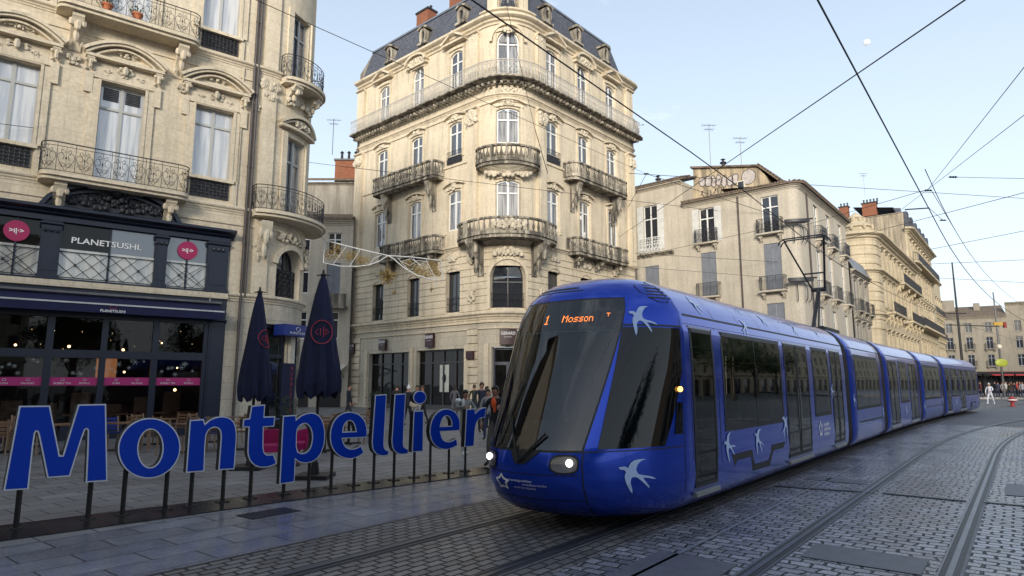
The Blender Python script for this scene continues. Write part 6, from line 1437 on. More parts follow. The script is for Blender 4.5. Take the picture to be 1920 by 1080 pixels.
LET = [
 ('M', [smooth(cv([(105, 123, 1), (278, 121, 1), (333, 400, 1), (349, 400, 1), (436, 115, 1), (592, 112, 1), (600, 543, 1), (478, 552, 1), (491, 268), (484, 250), (470, 262), (390, 517, 1), (262, 527, 1), (214, 285), (204, 262), (191, 280), (157, 590, 1), (16, 598, 1)], A0))]),
 ('o', [ell(834, 360, 176, 170, A0, tilt=-.04), ell(841, 361, 68, 106, A0, tilt=-.05)]),
 ('n', [smooth(cv([(1062, 202, 1), (1140, 197, 1), (1148, 222, 1), (1175, 198), (1215, 183), (1255, 180), (1292, 192), (1317, 222), (1326, 275), (1324, 330), (1312, 478, 1), (1222, 483, 1), (1235, 320), (1236, 280), (1228, 254), (1208, 243), (1184, 247), (1163, 264), (1151, 300), (1143, 490, 1), (1040, 498, 1)], A0))]),
 ('t', [smooth(cv([(88, 122, 1), (165, 115, 1), (160, 183, 1), (222, 181, 1), (216, 238, 1), (157, 242, 1), (154, 355), (160, 385), (178, 398), (212, 392, 1), (231, 444, 1), (202, 462), (155, 471), (112, 463), (82, 438), (67, 400), (65, 365), (72, 243, 1), (38, 243, 1), (42, 197, 1), (76, 192, 1)], B0))]),
 ('p', [smooth(cv([(265, 178, 1), (340, 174, 1), (341, 197, 1), (365, 176), (402, 162), (440, 160), (475, 180), (496, 225), (503, 285), (496, 350), (472, 405), (436, 436), (395, 446), (357, 440), (336, 425, 1), (330, 550, 1), (245, 563, 1)], B0)), smooth(cv([(343, 262), (356, 236), (383, 220), (408, 230), (426, 262), (430, 305), (421, 352), (400, 381), (371, 390), (341, 376)], B0))]),
 ('e', [smooth(cv([(738, 300, 1), (739, 255), (727, 205), (695, 170), (652, 155), (608, 158), (565, 185), (537, 232), (527, 290), (534, 345), (560, 390), (600, 415), (648, 422), (690, 408), (722, 386, 1), (704, 345, 1), (672, 362), (640, 364), (612, 348), (599, 306, 1)], B0)), smooth(cv([(602, 268, 1), (674, 265, 1), (669, 235), (657, 212), (640, 204), (620, 213), (605, 240)], B0))]),
 ('l', [smooth(cv([(783, 62, 1), (848, 57, 1), (832, 330), (834, 355), (843, 367), (862, 375, 1), (856, 401, 1), (822, 406), (790, 396), (770, 372), (764, 335), (766, 300)], B0))]),
 ('l', [smooth(cv([(893, 57, 1), (955, 53, 1), (941, 320), (943, 347), (952, 358), (971, 364, 1), (968, 391, 1), (932, 397), (902, 388), (881, 365), (875, 325), (877, 300)], B0))]),
 ('i', [smooth(cv([(1000, 152, 1), (1056, 148, 1), (1052, 378, 1), (990, 383, 1)], B0))]),
 ('i', [ell(1034, 75, 37, 38, B0, 20)]),
 ('e', [smooth(cv([(1258, 262, 1), (1262, 218), (1250, 175), (1222, 146), (1180, 136), (1140, 150), (1108, 185), (1092, 232), (1089, 280), (1102, 325), (1130, 356), (1172, 371), (1213, 362), (1247, 345, 1), (1241, 304, 1), (1215, 320), (1184, 324), (1160, 308), (1150, 268, 1)], B0)), smooth(cv([(1149, 237, 1), (1213, 234, 1), (1212, 205), (1197, 181), (1175, 179), (1158, 200)], B0))]),
 ('r', [smooth(cv([(1296, 141, 1), (1345, 138, 1), (1346, 162, 1), (1366, 142), (1388, 132), (1408, 131, 1), (1400, 189, 1), (1378, 190), (1356, 208), (1345, 245), (1338, 349, 1), (1285, 354, 1)], B0))])]
def inset(L, d):
    n = len(L); ar = sum(L[i][0] * L[(i + 1) % n][1] - L[(i + 1) % n][0] * L[i][1] for i in range(n)); sg = 1 if ar > 0 else -1; out = []
    for i in range(n):
        a, p, c = Vector(L[i - 1]), Vector(L[i]), Vector(L[(i + 1) % n]); u = (p - a); v = (c - p)
        if u.length < 1e-6: u = v
        if v.length < 1e-6: v = u
        u.normalize(); v.normalize(); m = Vector((-u.y - v.y, u.x + v.x)) * sg; l = m.length; m = m / l if l > 1e-6 else m
        k = max(.45, m.dot(Vector((-u.y, u.x)) * sg)); out.append(tuple(p + m * d / k))
    return out
for nm, loops in LET:
    o = MB(); o.shape(loops, lambda x, y: SP(x, .035, y), lambda x, y: SP(x, -.075, y)); lo = o.build('letter', M_lside, SIGN, smooth=False)
    r_ = MB(); r_.shape(loops, lambda x, y: SP(x, .043, y), lambda x, y: SP(x, .035, y)); r_.build('rim', M_lrim, lo, smooth=False)
    ins = [inset(loops[0], .016)] + [inset(q, -.016) for q in loops[1:]]
    f = MB(); f.shape(ins, lambda x, y: SP(x, .047, y)); f.build('face', M_lface, lo, smooth=False)
posts = [(30, 993, 35, 920), (165, 977, 170, 905), (230, 967, 234, 887), (310, 957, 314, 882), (358, 948, 362, 885), (418, 944, 420, 880), (470, 935, 473, 872), (533, 922, 535, 905), (580, 917, 582, 862), (622, 916, 624, 855), (665, 911, 667, 856), (702, 906, 704, 852), (740, 904, 742, 850), (778, 897, 780, 846), (808, 893, 809, 838), (843, 892, 844, 840), (874, 885, 875, 835)]
for x0, y0, x1, y1 in posts:
    u = suv(x0, y0)[0]; z1 = suv(x1, y1)[1] + .1; b = MB(); b.bar(SP(u, -.03, .02), SP(u, -.03, z1), .045, .045); p = b.build('post', M_black, SIGN, smooth=False)
    b = MB(); b.slab([SP(u + x, -.03 + y, 0)[:2] for x, y in ((-.085, -.085), (-.085, .085), (.085, .085), (.085, -.085))][::-1], .012, .022)
    for x, y in ((-.06, -.06), (.06, -.06), (-.06, .06), (.06, .06)): b.lathe(SP(u + x, y - .03, .022), [(.012, 0), (.012, .012), (0, .012)], 6)
    b.build('foot_plate', M_black, p)
b = MB(); b.slab([SP(u, w_, 0)[:2] for u, w_ in ((-3.0, .64), (8.1, .52), (8.1, -.22), (-3.0, -.44))], -.05, .012)
b.build('base_slab', paving('wet_black_granite', -aS + PI / 2, 1.2, .6, (.012, .012, .014), (.02, .02, .022), (.006, .006, .006), .006, rough=.22, distort=.001, bump=.15, wet=.14), SIGN)
# ------------------------------------------------------------------ terrace: parasols, tables, chairs
def parasol(x, y, ztop, zhem, r, label, lf):
    o = empty('closed_parasol', (x, y, 0), label, 'parasol', 'closed navy parasols on the terrace'); c = Vector((x, y, 0))
    b = MB(); b.lathe(c, [(.03, .06), (.03, ztop - .02)], 10); b.build('pole', M_black, o)
    b = MB(); b.slab([(x + .32 * a, y + .32 * q) for a, q in ((-1, -1), (1, -1), (1, 1), (-1, 1))], .0, .07); b.lathe(c, [(.09, .07), (.06, .3), (.04, .32)], 10); b.build('base', M_black, o)
    b = MB(); n = 64; vs = []; rows = 22; rn = random.Random(int(x * 9))
    for j in range(rows + 1):
        t = j / rows; z = ztop - .05 - (ztop - .05 - zhem) * t; rad = .035 + r * (t ** .75) * (1 if t < .93 else 1 - (t - .93) * 1.2)
        for k in range(n):
            a = 2 * PI * k / n; fold = 1 - .30 * t * (.5 + .5 * math.cos(8 * a + .6 * math.sin(3 * t * 3 + x))) - .06 * t * math.cos(19 * a + 2 * t); zz = z - (.10 * (math.cos(8 * a) > -.3) * (t > .97)) + (.03 * math.sin(16 * a) if t > .9 else 0)
            vs.append(c + Vector((rad * fold * math.cos(a), rad * fold * math.sin(a), zz)))
    b.add(vs, [(j * n + k, (j + 1) * n + k, (j + 1) * n + (k + 1) % n, j * n + (k + 1) % n) for j in range(rows) for k in range(n)]); cn = b.build('canopy', M_navycloth, o, sharp=80)
    b = MB(); b.lathe(c, [(.05, ztop - .07), (.06, ztop - .02), (.03, ztop), (.015, ztop + .08)], 8)
    for k in range(4): b.bar(c + Vector((0, 0, ztop - .03)), c + Vector((.13 * math.cos(k * PI / 2), .13 * math.sin(k * PI / 2), ztop - .04)), .02)
    b.build('finial', M_black, o)
    v = Matrix.Rotation(R(55 if r < .4 else 4), 3, 'Z') @ Vector((-x, -y, 0)).normalized(); h = Vector((-v.y, v.x, 0)); z0 = lf; rr = .17 if r < .4 else .20
    tt = (ztop - z0) / (ztop - zhem)
    def surf(u, w_): z = z0 + w_; t = (ztop - .05 - z) / (ztop - .05 - zhem); rad = (.035 + r * t ** .75) * 1.02; q = max(-.95, min(.95, u / rad)); return c + h * (rad * q) * 1 + v * (rad * math.sqrt(1 - q * q)) + Vector((0, 0, z))
    b = MB(); b.tube([surf(rr * math.cos(a), rr * 1.15 * math.sin(a)) for a in [k * PI / 14 for k in range(28)]], .011, 4, closed=True)
    for dx, L in ((-.1, [(.03, .06), (-.02, 0), (.03, -.06)][::-1]), (-.03, [(0, .07), (0, -.07)]), (.03, [(0, .1), (0, -.1)]), (.09, [(-.02, .06), (.04, 0), (-.02, -.06), (-.02, .06)])): b.tube([surf(dx + p, q) for p, q in L], .009, 4)
    b.build('printed_logo', M_red, cn); return o
u1 = A(482, 640, 14.0); u2 = A(601, 640, 12.7)
parasol(u1.x, u1.y, 3.82, 1.52, .335, 'closed navy parasol, the smaller one in front of the stone pier', 2.75)
parasol(u2.x, u2.y, 3.98, 1.62, .42, 'closed navy parasol with a coral ring emblem, the larger one near the alley', 2.78)
M_chair = plain('slatted_chair_wood', (.19, .10, .05), .55, noise_amt=.25, nscale=14); M_cframe = plain('chair_frame', (.25, .17, .11), .5)
def chair(label, cloth=None):
    o = empty('terrace_chair', (0, 0, 0), label, 'chair', 'wooden terrace chairs around the tables'); m = M_chair
    for sx in (-1, 1):
        b = MB(); b.bar((sx * .2, .2, .45), (sx * .2, .22, 0), .035); b.build('leg', M_cframe, o); b = MB(); b.bar((sx * .2, -.24, 0), (sx * .2, -.18, .45), .035); b.bar((sx * .2, -.18, .45), (sx * .2, -.27, .88), .032); b.build('leg', M_cframe, o)
    b = MB()
    for k in range(7): b.box(-.21, .21, -.18 + k * .058, -.18 + k * .058 + .045, .445, .465)
    b.build('seat', cloth or m, o)
    b = MB()
    for k in range(4): z = .55 + k * .09; b.bar((-.2, -.2 - k * .018, z), (.2, -.2 - k * .018, z), .015, .06)
    b.build('backrest', cloth or m, o); return o
def table(label):
    o = empty('terrace_table', (0, 0, 0), label, 'table', 'square terrace tables'); b = MB(); b.box(-.35, .35, -.35, .35, .72, .75); b.build('tabletop', M_chair, o)
    b = MB(); b.bar((0, 0, .04), (0, 0, .72), .06); b.build('pedestal', M_black, o); b = MB(); b.bar((-.26, -.26, .02), (.26, .26, .02), .06, .04); b.bar((-.26, .26, .022), (.26, -.26, .022), .06, .04); b.build('foot', M_black, o); return o
M_bcloth = plain('blue_chair_cloth', (.01, .03, .22), .7)
ch0 = chair('x'); tb0 = table('x'); chb = chair('x', M_bcloth); firsts = [1, 1, 1]
spots = [(18, 770, 17.2, 'behind the letter M left leg'), (112, 770, 16.9, 'behind the letter M middle'), (235, 770, 17.6, 'behind the letter o'), (360, 775, 17.2, 'behind the letter n'), (440, 775, 17.8, 'behind the letter t'), (610, 790, 17.5, 'behind the letter p'), (655, 785, 19.6, 'behind the first letter e'), (60, 770, 18.6, 'against the shop left end'), (300, 775, 19.4, 'against the shop middle'), (415, 775, 20.2, 'against the shop right end'), (700, 785, 22.5, 'behind the first tall letter l')]
for i, (px, py, Y, wh) in enumerate(spots):
    c = A(px, py, Y); t = tb0 if i == 0 else copy_tree(tb0); t.location = (c.x, c.y, 0); t['label'] = 'square wooden terrace table ' + wh; t.rotation_euler.z = R(-38 + i * 3)
    for k, (a, dd) in enumerate(((200, .62), (20, .62)) if i % 2 else ((110, .62), (290, .62), (15, .62))):
        blue = (i == 2 and k == 0) or (i == 4 and k == 0)
        if blue: s_ = chb if firsts[2] else copy_tree(chb); firsts[2] = 0
        else: s_ = ch0 if firsts[0] else copy_tree(ch0); firsts[0] = 0
        an = R(a + i * 17 + k * 5); s_.location = (c.x + dd * math.cos(an), c.y + dd * math.sin(an), 0); s_.rotation_euler.z = an + PI / 2
        s_['label'] = ('blue covered chair' if blue else 'brown slatted chair') + [' left of the table ', ' right of the table ', ' turned towards the shop at the table '][0 if k == 0 else 1 if k == 1 else 2] + wh
# magenta armchair with table
ac = empty('armchair', (0, 0, 0), 'magenta tub armchair seen behind the letters t and p', 'armchair'); M_mag = plain('magenta_fabric', (.42, .01, .13), .7)
b = MB(); b.lathe((0, 0, 0), [(.0, .3), (.3, .3), (.31, .44), (.26, .46), (0, .46)], 18); b.build('seat', M_mag, ac)
b = MB(); vs = []; n = 18
for k in range(n + 1):
    a = R(-20 + 220 * k / n); h = .62 + .14 * math.sin(PI * k / n)
    for r_, z in ((.29, .35), (.37, .35), (.38, h), (.30, h)): vs.append((r_ * math.cos(a), r_ * math.sin(a), z))
b.add(vs, [(k * 4 + j, k * 4 + 4 + j, k * 4 + 4 + (j + 1) % 4, k * 4 + (j + 1) % 4) for k in range(n) for j in range(4)] + [(0, 1, 2, 3), (n * 4 + 3, n * 4 + 2, n * 4 + 1, n * 4)]); b.build('backrest', M_mag, ac)
for k in range(4): b = MB(); a = R(45 + 90 * k); b.bar((.24 * math.cos(a), .24 * math.sin(a), .3), (.3 * math.cos(a), .3 * math.sin(a), 0), .03); b.build('leg', M_mag, ac)
p = A(512, 800, 14.6); ac.location = (p.x, p.y, 0); ac.rotation_euler.z = R(30)
ac2 = copy_tree(ac); p = A(568, 800, 15.2); ac2.location = (p.x, p.y, 0); ac2.rotation_euler.z = R(-40); ac2['label'] = 'magenta tub armchair seen through the bowl of the letter p'
tt = empty('terrace_table', (0, 0, 0), 'round blue topped table between the two magenta armchairs', 'table'); b = MB(); b.lathe((0, 0, 0), [(0, .98), (.34, .98), (.35, 1.0), (.34, 1.02), (0, 1.02)], 24); b.build('tabletop', plain('blue_laminate', (.02, .06, .2), .4), tt); b = MB(); b.lathe((0, 0, 0), [(.25, 0), (.25, .02), (.04, .04), (.04, .98)], 16); b.build('pedestal', M_black, tt); p = A(545, 780, 14.5); tt.location = (p.x, p.y, 0)
# planters and menu case near the corner
for px, Y, lab in ((700, 33, 'dark planter with a clipped shrub left of the shop window'), (535, 20.5, 'small dark planter beside the turret door')):
    p = A(px, 780, Y); o = empty('planter', (p.x, p.y, 0), lab, 'planter'); b = MB(); b.lathe((p.x, p.y, 0), [(.2, 0), (.28, .55), (.3, .55), (.26, .5), (0, .5)], 4); b.build('pot', M_black, o); b = MB(); rn = random.Random(int(px))
    for k in range(260):
        v = Vector((rn.gauss(0, .16), rn.gauss(0, .16), rn.uniform(.5, 1.35))); q = Vector((p.x, p.y, 0)) + v; e = .05; a = rn.random() * 6
        b.add([q, q + Vector((e * math.cos(a), e * math.sin(a), .02)), q + Vector((e * .3, e * .3, .07))], [(0, 1, 2)])
    b.build('shrub', plain('dark_foliage', (.025, .045, .02), .7, noise_amt=.4, nscale=8), o)
# ------------------------------------------------------------------ people
M_skin = plain('skin', (.42, .22, .15), .6, noise_amt=.05); M_skin2 = plain('tanned_skin', (.27, .13, .08), .6, noise_amt=.05); M_hair = plain('dark_hair', (.012, .009, .008), .6); M_hair2 = plain('brown_hair', (.08, .04, .02), .6)
CM = {}
def cm(c):
    k = tuple(c)
    if k not in CM: CM[k] = plain('clothing', c, .85, noise_amt=.15, nscale=12, bump=.3, bscale=30)
    return CM[k]
def grow(pts, edges, name, mats, parent, pick, sub=1):
    """one continuous skin over a joint skeleton; pts: name->(x,y,z,rx,ry)"""
    names = list(pts); me = bpy.data.meshes.new(name); me.from_pydata([pts[k][:3] for k in names], [(names.index(a), names.index(b_)) for a, b_ in edges], [])
    o = bpy.data.objects.new(name, me); COL.objects.link(o); m = o.modifiers.new('skin', 'SKIN'); m.use_smooth_shade = True
    if not me.skin_vertices: me.skin_vertices.new()
    for i, k in enumerate(names): sv = me.skin_vertices[0].data[i]; sv.radius = pts[k][3:5]; sv.use_root = (i == 0)
    s_ = o.modifiers.new('s', 'SUBSURF'); s_.levels = sub; dg = bpy.context.evaluated_depsgraph_get(); em = bpy.data.meshes.new_from_object(o.evaluated_get(dg)); bpy.data.objects.remove(o)
    em.materials.clear(); [em.materials.append(x) for x in mats]
    for p in em.polygons: p.material_index = pick(p.center); p.use_smooth = True
    o = bpy.data.objects.new(name, em); COL.objects.link(o); o.parent = parent; return o
def person(loc, rz, label, h=1.72, top=(.02, .02, .03), leg=(.03, .03, .05), shoe=(.02, .02, .02), skin=None, hair=None, stride=.12, arms=((.22, .05, .0), (.22, .05, .0)), bulk=1.0, cap=None, long_hair=False, coat=0, group=None, bend=0):
    """arms: per side (hand out x, forward y, raise z) ; faces -y before rz"""
    skin = skin or M_skin; hair = hair or M_hair; k = h / 1.72; e = empty('person', loc, label, 'person', group, rz); B_ = bulk
    P = {'hip': (0, 0, .93, .125 * B_, .10 * B_), 'waist': (0, -.01 - bend * .3, 1.08, .115 * B_, .09 * B_), 'chest': (0, -.02 - bend, 1.30, .15 * B_, .105 * B_), 'collar': (0, -.01 - bend * 1.2, 1.42, .085 * B_, .075), 'neck': (0, -.02 - bend * 1.3, 1.49, .05, .05), 'head': (0, -.04 - bend * 1.5, 1.575, .075, .085), 'crown': (0, -.03 - bend * 1.5, 1.67, .062, .072)}
    E = [('hip', 'waist'), ('waist', 'chest'), ('chest', 'collar'), ('collar', 'neck'), ('neck', 'head'), ('head', 'crown')]
    for s_, sg, st, (ax, ay, az) in (('l', -1, stride, arms[0]), ('r', 1, -stride, arms[1])):
        P['hj' + s_] = (sg * .09, 0, .86, .09 * B_, .095); P['kn' + s_] = (sg * .10, -st * .55 - .03, .49, .06 * B_, .062); P['an' + s_] = (sg * .10, -st + .04, .09, .04, .042); P['to' + s_] = (sg * .11, -st - .12, .04, .036, .03)
        P['sh' + s_] = (sg * .185 * B_, -bend, 1.385, .062 * B_, .062); P['el' + s_] = (sg * (.25 + ax * .1) * B_, -ay * .45 - bend, 1.12 + az * .35, .045 * B_, .045); P['wr' + s_] = (sg * ax, -ay * 1.3 - .05 - bend, .88 + az, .028, .028); P['ha' + s_] = (sg * (ax - .01), -ay * 1.5 - .09 - bend, .80 + az * 1.12, .03, .018)
        E += [('hip', 'hj' + s_), ('hj' + s_, 'kn' + s_), ('kn' + s_, 'an' + s_), ('an' + s_, 'to' + s_), ('collar', 'sh' + s_), ('sh' + s_, 'el' + s_), ('el' + s_, 'wr' + s_), ('wr' + s_, 'ha' + s_)]
        for f in range(4):
            q = P['ha' + s_]; P[f'f{s_}{f}'] = (q[0] + (f - 1.5) * .016, q[1] - .025 - (.0 if f else -.006), q[2] - .065 - .006 * (f in (1, 2)), .008, .008); E.append(('ha' + s_, f'f{s_}{f}'))
        q = P['ha' + s_]; P['th' + s_] = (q[0] - sg * .03, q[1] - .03, q[2] - .01, .009, .009); E.append(('ha' + s_, 'th' + s_))
    P = {a: tuple(x * k for x in v) for a, v in P.items()}
    hx = P['head']; zc = P['collar'][2] + .03 * k; zh = P['hip'][2] - (.42 * k if coat else .02 * k); hands = [P['hal'], P['har']]
    def pick(c):
        if c.z > zc and abs(c.x) < .1 * k: return 0
        if min((Vector(q[:3]) - c).length for q in hands) < .095 * k: return 0
        if c.z < .1 * k: return 3
        return 1 if c.z > zh else 2
    grow(P, E, 'body', [skin, cm(top), cm(leg), cm(shoe)], e, pick)
    b = MB(); hc = Vector(hx[:3]) + Vector((0, 0, .045 * k))
    n = 12; vs = []; m = 7
    for i in range(m + 1):
        p = PI * (.0 + .62 * i / m)
        for j in range(n):
            a = 2 * PI * j / n; front = math.sin(a) < -.45; zz = math.cos(p) if not (front and p > PI * .36) else math.cos(PI * .36); vs.append(hc + Vector((.086 * k * math.sin(p) * math.cos(a), (.098 * math.sin(p) * math.sin(a) + .01) * k, .118 * k * zz)))
    b.add(vs, [(i * n + j, (i + 1) * n + j, (i + 1) * n + (j + 1) % n, i * n + (j + 1) % n) for i in range(m) for j in range(n)])
    if long_hair: b.blob(hc + Vector((0, .06 * k, -.13 * k)), .085 * k, .05 * k, .15 * k, 8, 6)
    b2 = MB(); f = hc + Vector((0, -.088 * k, -.045 * k)); b2.blob(f + Vector((0, -.012, 0)), .012, .016, .022); f2 = f + Vector((0, .004, 0))
    b3 = MB(); [b3.blob(f + Vector((sg * .028, .002, .026)), .011, .008, .006) for sg in (-1, 1)]; b3.blob(f + Vector((0, .003, -.04)), .022, .007, .006)
    off = [e]
    def place(mb, name, mt): 
        me = bpy.data.meshes.new(name); me.from_pydata([tuple(v) for v in mb.v], [], mb.f); me.materials.append(mt); [setattr(p, 'use_smooth', True) for p in me.polygons]; o = bpy.data.objects.new(name, me); COL.objects.link(o); o.parent = e; return o
    place(b, 'hat' if cap else 'hair', cm(cap) if cap else hair)
    if cap: b4 = MB(); b4.blob(hc + Vector((0, 0, .125 * k)), .03, .03, .03); b4.lathe(hc, [(.09 * k, .0), (.098 * k, .0), (.098 * k, .035 * k), (.09 * k, .035 * k)], 12); place(b4, 'hat_brim', cm(cap))
    place(b2, 'nose', skin); place(b3, 'face_features', M_hair)
    for sg in (-1, 1): b5 = MB(); b5.blob(hc + Vector((sg * .082 * k, .01, -.04 * k)), .01, .018, .028); place(b5, 'ear', skin)
    return e
def at(px, Y): p = A(px, 700, Y); return (p.x, p.y, 0)
# near man at the nose of the tram and the group on the square
mn = person(at(930, 14.5), R(-25), 'man in a black jacket and orange scarf walking close to the front of the tram', 1.74, (.012, .012, .014), (.10, .09, .075), skin=M_skin2, stride=.2, arms=((.24, .1, .05), (.2, .12, .42)))
b = MB(); q = Vector((0, -.11, 1.36)); b.blob(q, .07, .04, .12); b.blob(q + Vector((.02, .0, -.1)), .035, .02, .12); me = b
def child(mb, name, mt, e):
    m_ = bpy.data.meshes.new(name); m_.from_pydata([tuple(v) for v in mb.v], [], mb.f); m_.materials.append(mt); [setattr(p, 'use_smooth', True) for p in m_.polygons]; o = bpy.data.objects.new(name, m_); COL.objects.link(o); o.parent = e; return o
child(b, 'scarf', plain('orange_scarf', (.75, .10, .02), .8), mn)
person(at(903, 24), R(20), 'tall man in a dark coat standing by the rusticated corner pier', 1.82, (.02, .024, .04), (.02, .02, .025), hair=M_hair2, coat=1, arms=((.26, .05, 0), (.26, .05, 0)))
wm = person(at(872, 16.5), R(35), 'woman in a grey coat with white shoulder and white trainers standing behind the letter r', 1.62, (.20, .21, .19), (.42, .40, .36), shoe=(.6, .65, .7), skin=M_skin2, hair=M_hair, bulk=1.12, arms=((.14, .16, .42), (.14, .16, .30)), coat=1, long_hair=True)
b = MB(); b.blob(Vector((-.19, -.02, 1.36)), .1, .09, .06); b.blob(Vector((-.1, -.1, 1.30)), .05, .04, .12); child(b, 'fur_collar', plain('white_fleece', (.65, .66, .66), .9, bump=.6), wm)
w1 = person(at(766, 28), R(150), 'woman in a white bobble hat and dark coat with a pale bag, seen from behind', 1.68, (.025, .025, .035), (.04, .06, .11), shoe=(.03, .03, .03), cap=(.7, .7, .7), bulk=1.1, coat=1, arms=((.24, .05, .0), (.2, .1, .15)), hair=M_hair2)
bg = empty('handbag', (w1.location.x + .3, w1.location.y - .2, .78), 'cream handbag carried by the woman in the white hat', 'bag'); b = MB(); c = bg.location; b.blob(c + Vector((0, 0, .12)), .2, .09, .16, 10, 8); b.build('pouch', plain('cream_leather', (.5, .44, .33), .6), bg); b = MB(); b.tube([c + Vector((.13 * math.cos(a), 0, .22 + .16 * math.sin(a))) for a in [k * PI / 8 for k in range(9)]], .01, 5); b.build('handle', M_hair2, bg)
person(at(783, 28.5), R(10), 'woman in a black coat facing the viewer beside the white hat', 1.70, (.015, .015, .02), (.5, .5, .5), long_hair=True, coat=0, arms=((.18, .14, .25), (.18, .14, .3)))
person(at(794, 29), R(-60), 'person in dark clothes and white mask just right of the letter i dot', 1.68, (.012, .012, .018), (.02, .02, .03), hair=M_hair2, stride=.2)
person(at(912, 26), R(70), 'person in a blue grey jacket half hidden behind the man with the orange scarf', 1.66, (.05, .06, .09), (.02, .02, .03))
person(at(745, 33), R(180), 'dark figure standing at the shop window left of the white hat', 1.7, (.02, .02, .02), (.02, .02, .02))
person(at(890, 31), R(200), 'person in an olive jacket walking towards the corner building door', 1.72, (.05, .055, .03), (.03, .03, .04), hair=M_hair2, stride=.2)
person(at(853, 34), R(160), 'person in a long grey coat near the shop window poster', 1.66, (.11, .11, .125), (.05, .05, .06), coat=1, long_hair=True)
person(at(916, 21), R(-15), 'shorter person in a pale grey top between the two men by the tram', 1.6, (.25, .25, .26), (.03, .04, .08), long_hair=True)
person(at(655, 30), R(90), 'dark dressed person walking at the alley mouth behind the letter e', 1.74, (.015, .018, .03), (.03, .03, .04), stride=.25)
# right background
wk = person(at(1852, 55), R(-60), 'person all in white carrying a dark backpack, stepping off the platform', 1.78, (.62, .64, .72), (.62, .64, .72), shoe=(.6, .6, .65), stride=.34, cap=(.6, .55, .5), arms=((.22, .1, .0), (.22, .16, .2)))
b = MB(); b.blob(Vector((0, .2, 1.22)), .17, .12, .26, 10, 8); child(b, 'backpack', cm((.012, .016, .05)), wk)
rn = random.Random(21)
tops_ = [((.10, .015, .02), 'wine red'), ((.012, .012, .016), 'black'), ((.03, .04, .08), 'navy'), ((.2, .2, .2), 'grey'), ((.45, .45, .42), 'pale'), ((.05, .05, .03), 'olive'), ((.15, .08, .05), 'brown'), ((.012, .015, .03), 'dark blue'), ((.35, .05, .04), 'red'), ((.08, .08, .09), 'charcoal'), ((.3, .3, .34), 'light grey'), ((.02, .05, .05), 'teal')]
base = None
for i, px in enumerate((1836, 1862, 1869, 1877, 1883, 1889, 1894, 1899, 1904, 1909, 1914, 1919)):
    c, nm = tops_[i]; Y = 70 + rn.uniform(-2, 9); p = at(px, Y)
    person((p[0], p[1], .22), rn.uniform(0, 6), f'distant person in a {nm} jacket waiting on the tram platform at the right', rn.uniform(1.6, 1.8), c, (.02, .025, .05), hair=M_hair, group='people waiting on the far platform')
# ------------------------------------------------------------------ wires, lights, masts
def wire(p, q, r_, label, sag=.0, name='overhead_wire', group='overhead tram and span wires', n=16):
    b = MB(); p = Vector(p); q = Vector(q); b.tube([p.lerp(q, k / n) - Vector((0, 0, sag * 4 * (k / n) * (1 - k / n))) for k in range(n + 1)], r_, 5)
    return tag(b.build(name, M_wire, None, label=label), None, 'wire', group)
b = MB(); pts = [Vector((p.x, p.y, 6.45 - .38 * min(1, max(0, (p - TL[0]).length - 44) / 10))) for p in TL[3:]]; b.tube(pts, .012, 5); tag(b.build('overhead_wire', M_wire), 'contact wire running along over the blue tram to its pantograph', 'wire', 'overhead tram and span wires')
b = MB(); pts = [Vector((p.x, p.y, 6.12 - .2 * min(1, i / 20))) for i, p in enumerate(track(-1.40, 1 / 330))][6:]; b.tube(pts, .012, 5); tag(b.build('overhead_wire', M_wire), 'contact wire above the empty right hand track', 'wire', 'overhead tram and span wires')
b = MB(); pts = [Vector((p.x, p.y, 6.95)) for i, p in enumerate(track(-1.40, 1 / 330))][16:]; b.tube(pts, .01, 4); tag(b.build('overhead_wire', M_wire), 'upper catenary cable above the empty right hand track', 'wire', 'overhead tram and span wires')
WI = [((1860, -35, 8), (1160, 445, 45), .013, 'thick span wire from the top right corner down to the beige building'),
 ((440, -18, 16), (1212, 326, 46), .012, 'span wire crossing from the left building past the mansard corner'), ((1212, 326, 46), (1478, 412, 44), .02, 'thin span wire across the upper windows of the beige building'), ((1212, 326, 46), (1178, 388, 45), .02, 'short stay wire beside the right edge of the corner building'),
 ((0, 232, 19), (640, 312, 30), .010, 'thin cable across the left facade at window height'), ((640, 312, 30), (1345, 395, 44), .014, 'thin cable across the middle of the corner building'),
 ((945, -10, 30), (1003, 242, 36.5), .014, 'dark cable dropping in front of the rounded bay'), ((1003, 242, 36.5), (1027, 325, 38), .022, 'lower end of the cable by the small stone balcony'),
 ((1180, 325, 46), (1920, 372, 60), .022, 'level span wire from the corner building across the open sky'), ((1740, 355, 30), (1925, 120, 14), .010, 'steep stay wire rising to the right edge'), ((1740, 355, 30), (1925, 212, 16), .010, 'second stay wire rising more gently to the right edge'),
 ((1787, 332, 27), (1925, 335, 24), .010, 'short level wire from the insulator to the right edge'), ((1740, 355, 30), (1500, 425, 43), .014, 'span wire from the junction down to the roof of the beige building'), ((1740, 355, 30), (1690, 393, 29), .01, 'short link wire under the junction'),
 ((1925, 360, 26), (1560, 455, 46), .014, 'low span wire crossing behind the chimneys'), ((1742, 468, 55), (1925, 432, 50), .02, 'span wire in the lower sky near the masts'), ((1700, 497, 60), (1925, 487, 60), .02, 'lowest level span wire near the masts'), ((1735, 520, 62), (1925, 530, 62), .018, 'faint level span wire just above the distant roofs'),
 ((1190, 475, 46), (1470, 492, 44), .014, 'thin wire in front of the lower windows of the beige building'), ((1190, 500, 46), (1440, 520, 44), .012, 'second thin wire in front of the lower windows of the beige building'), ((1225, 475, 46), (1500, 415, 43.5), .014, 'thin rising wire across the beige facade'),
 ((1745, 355, 29.5), (1800, 447, 34), .014, 'twin feeder wire beside the right hand contact wire')]
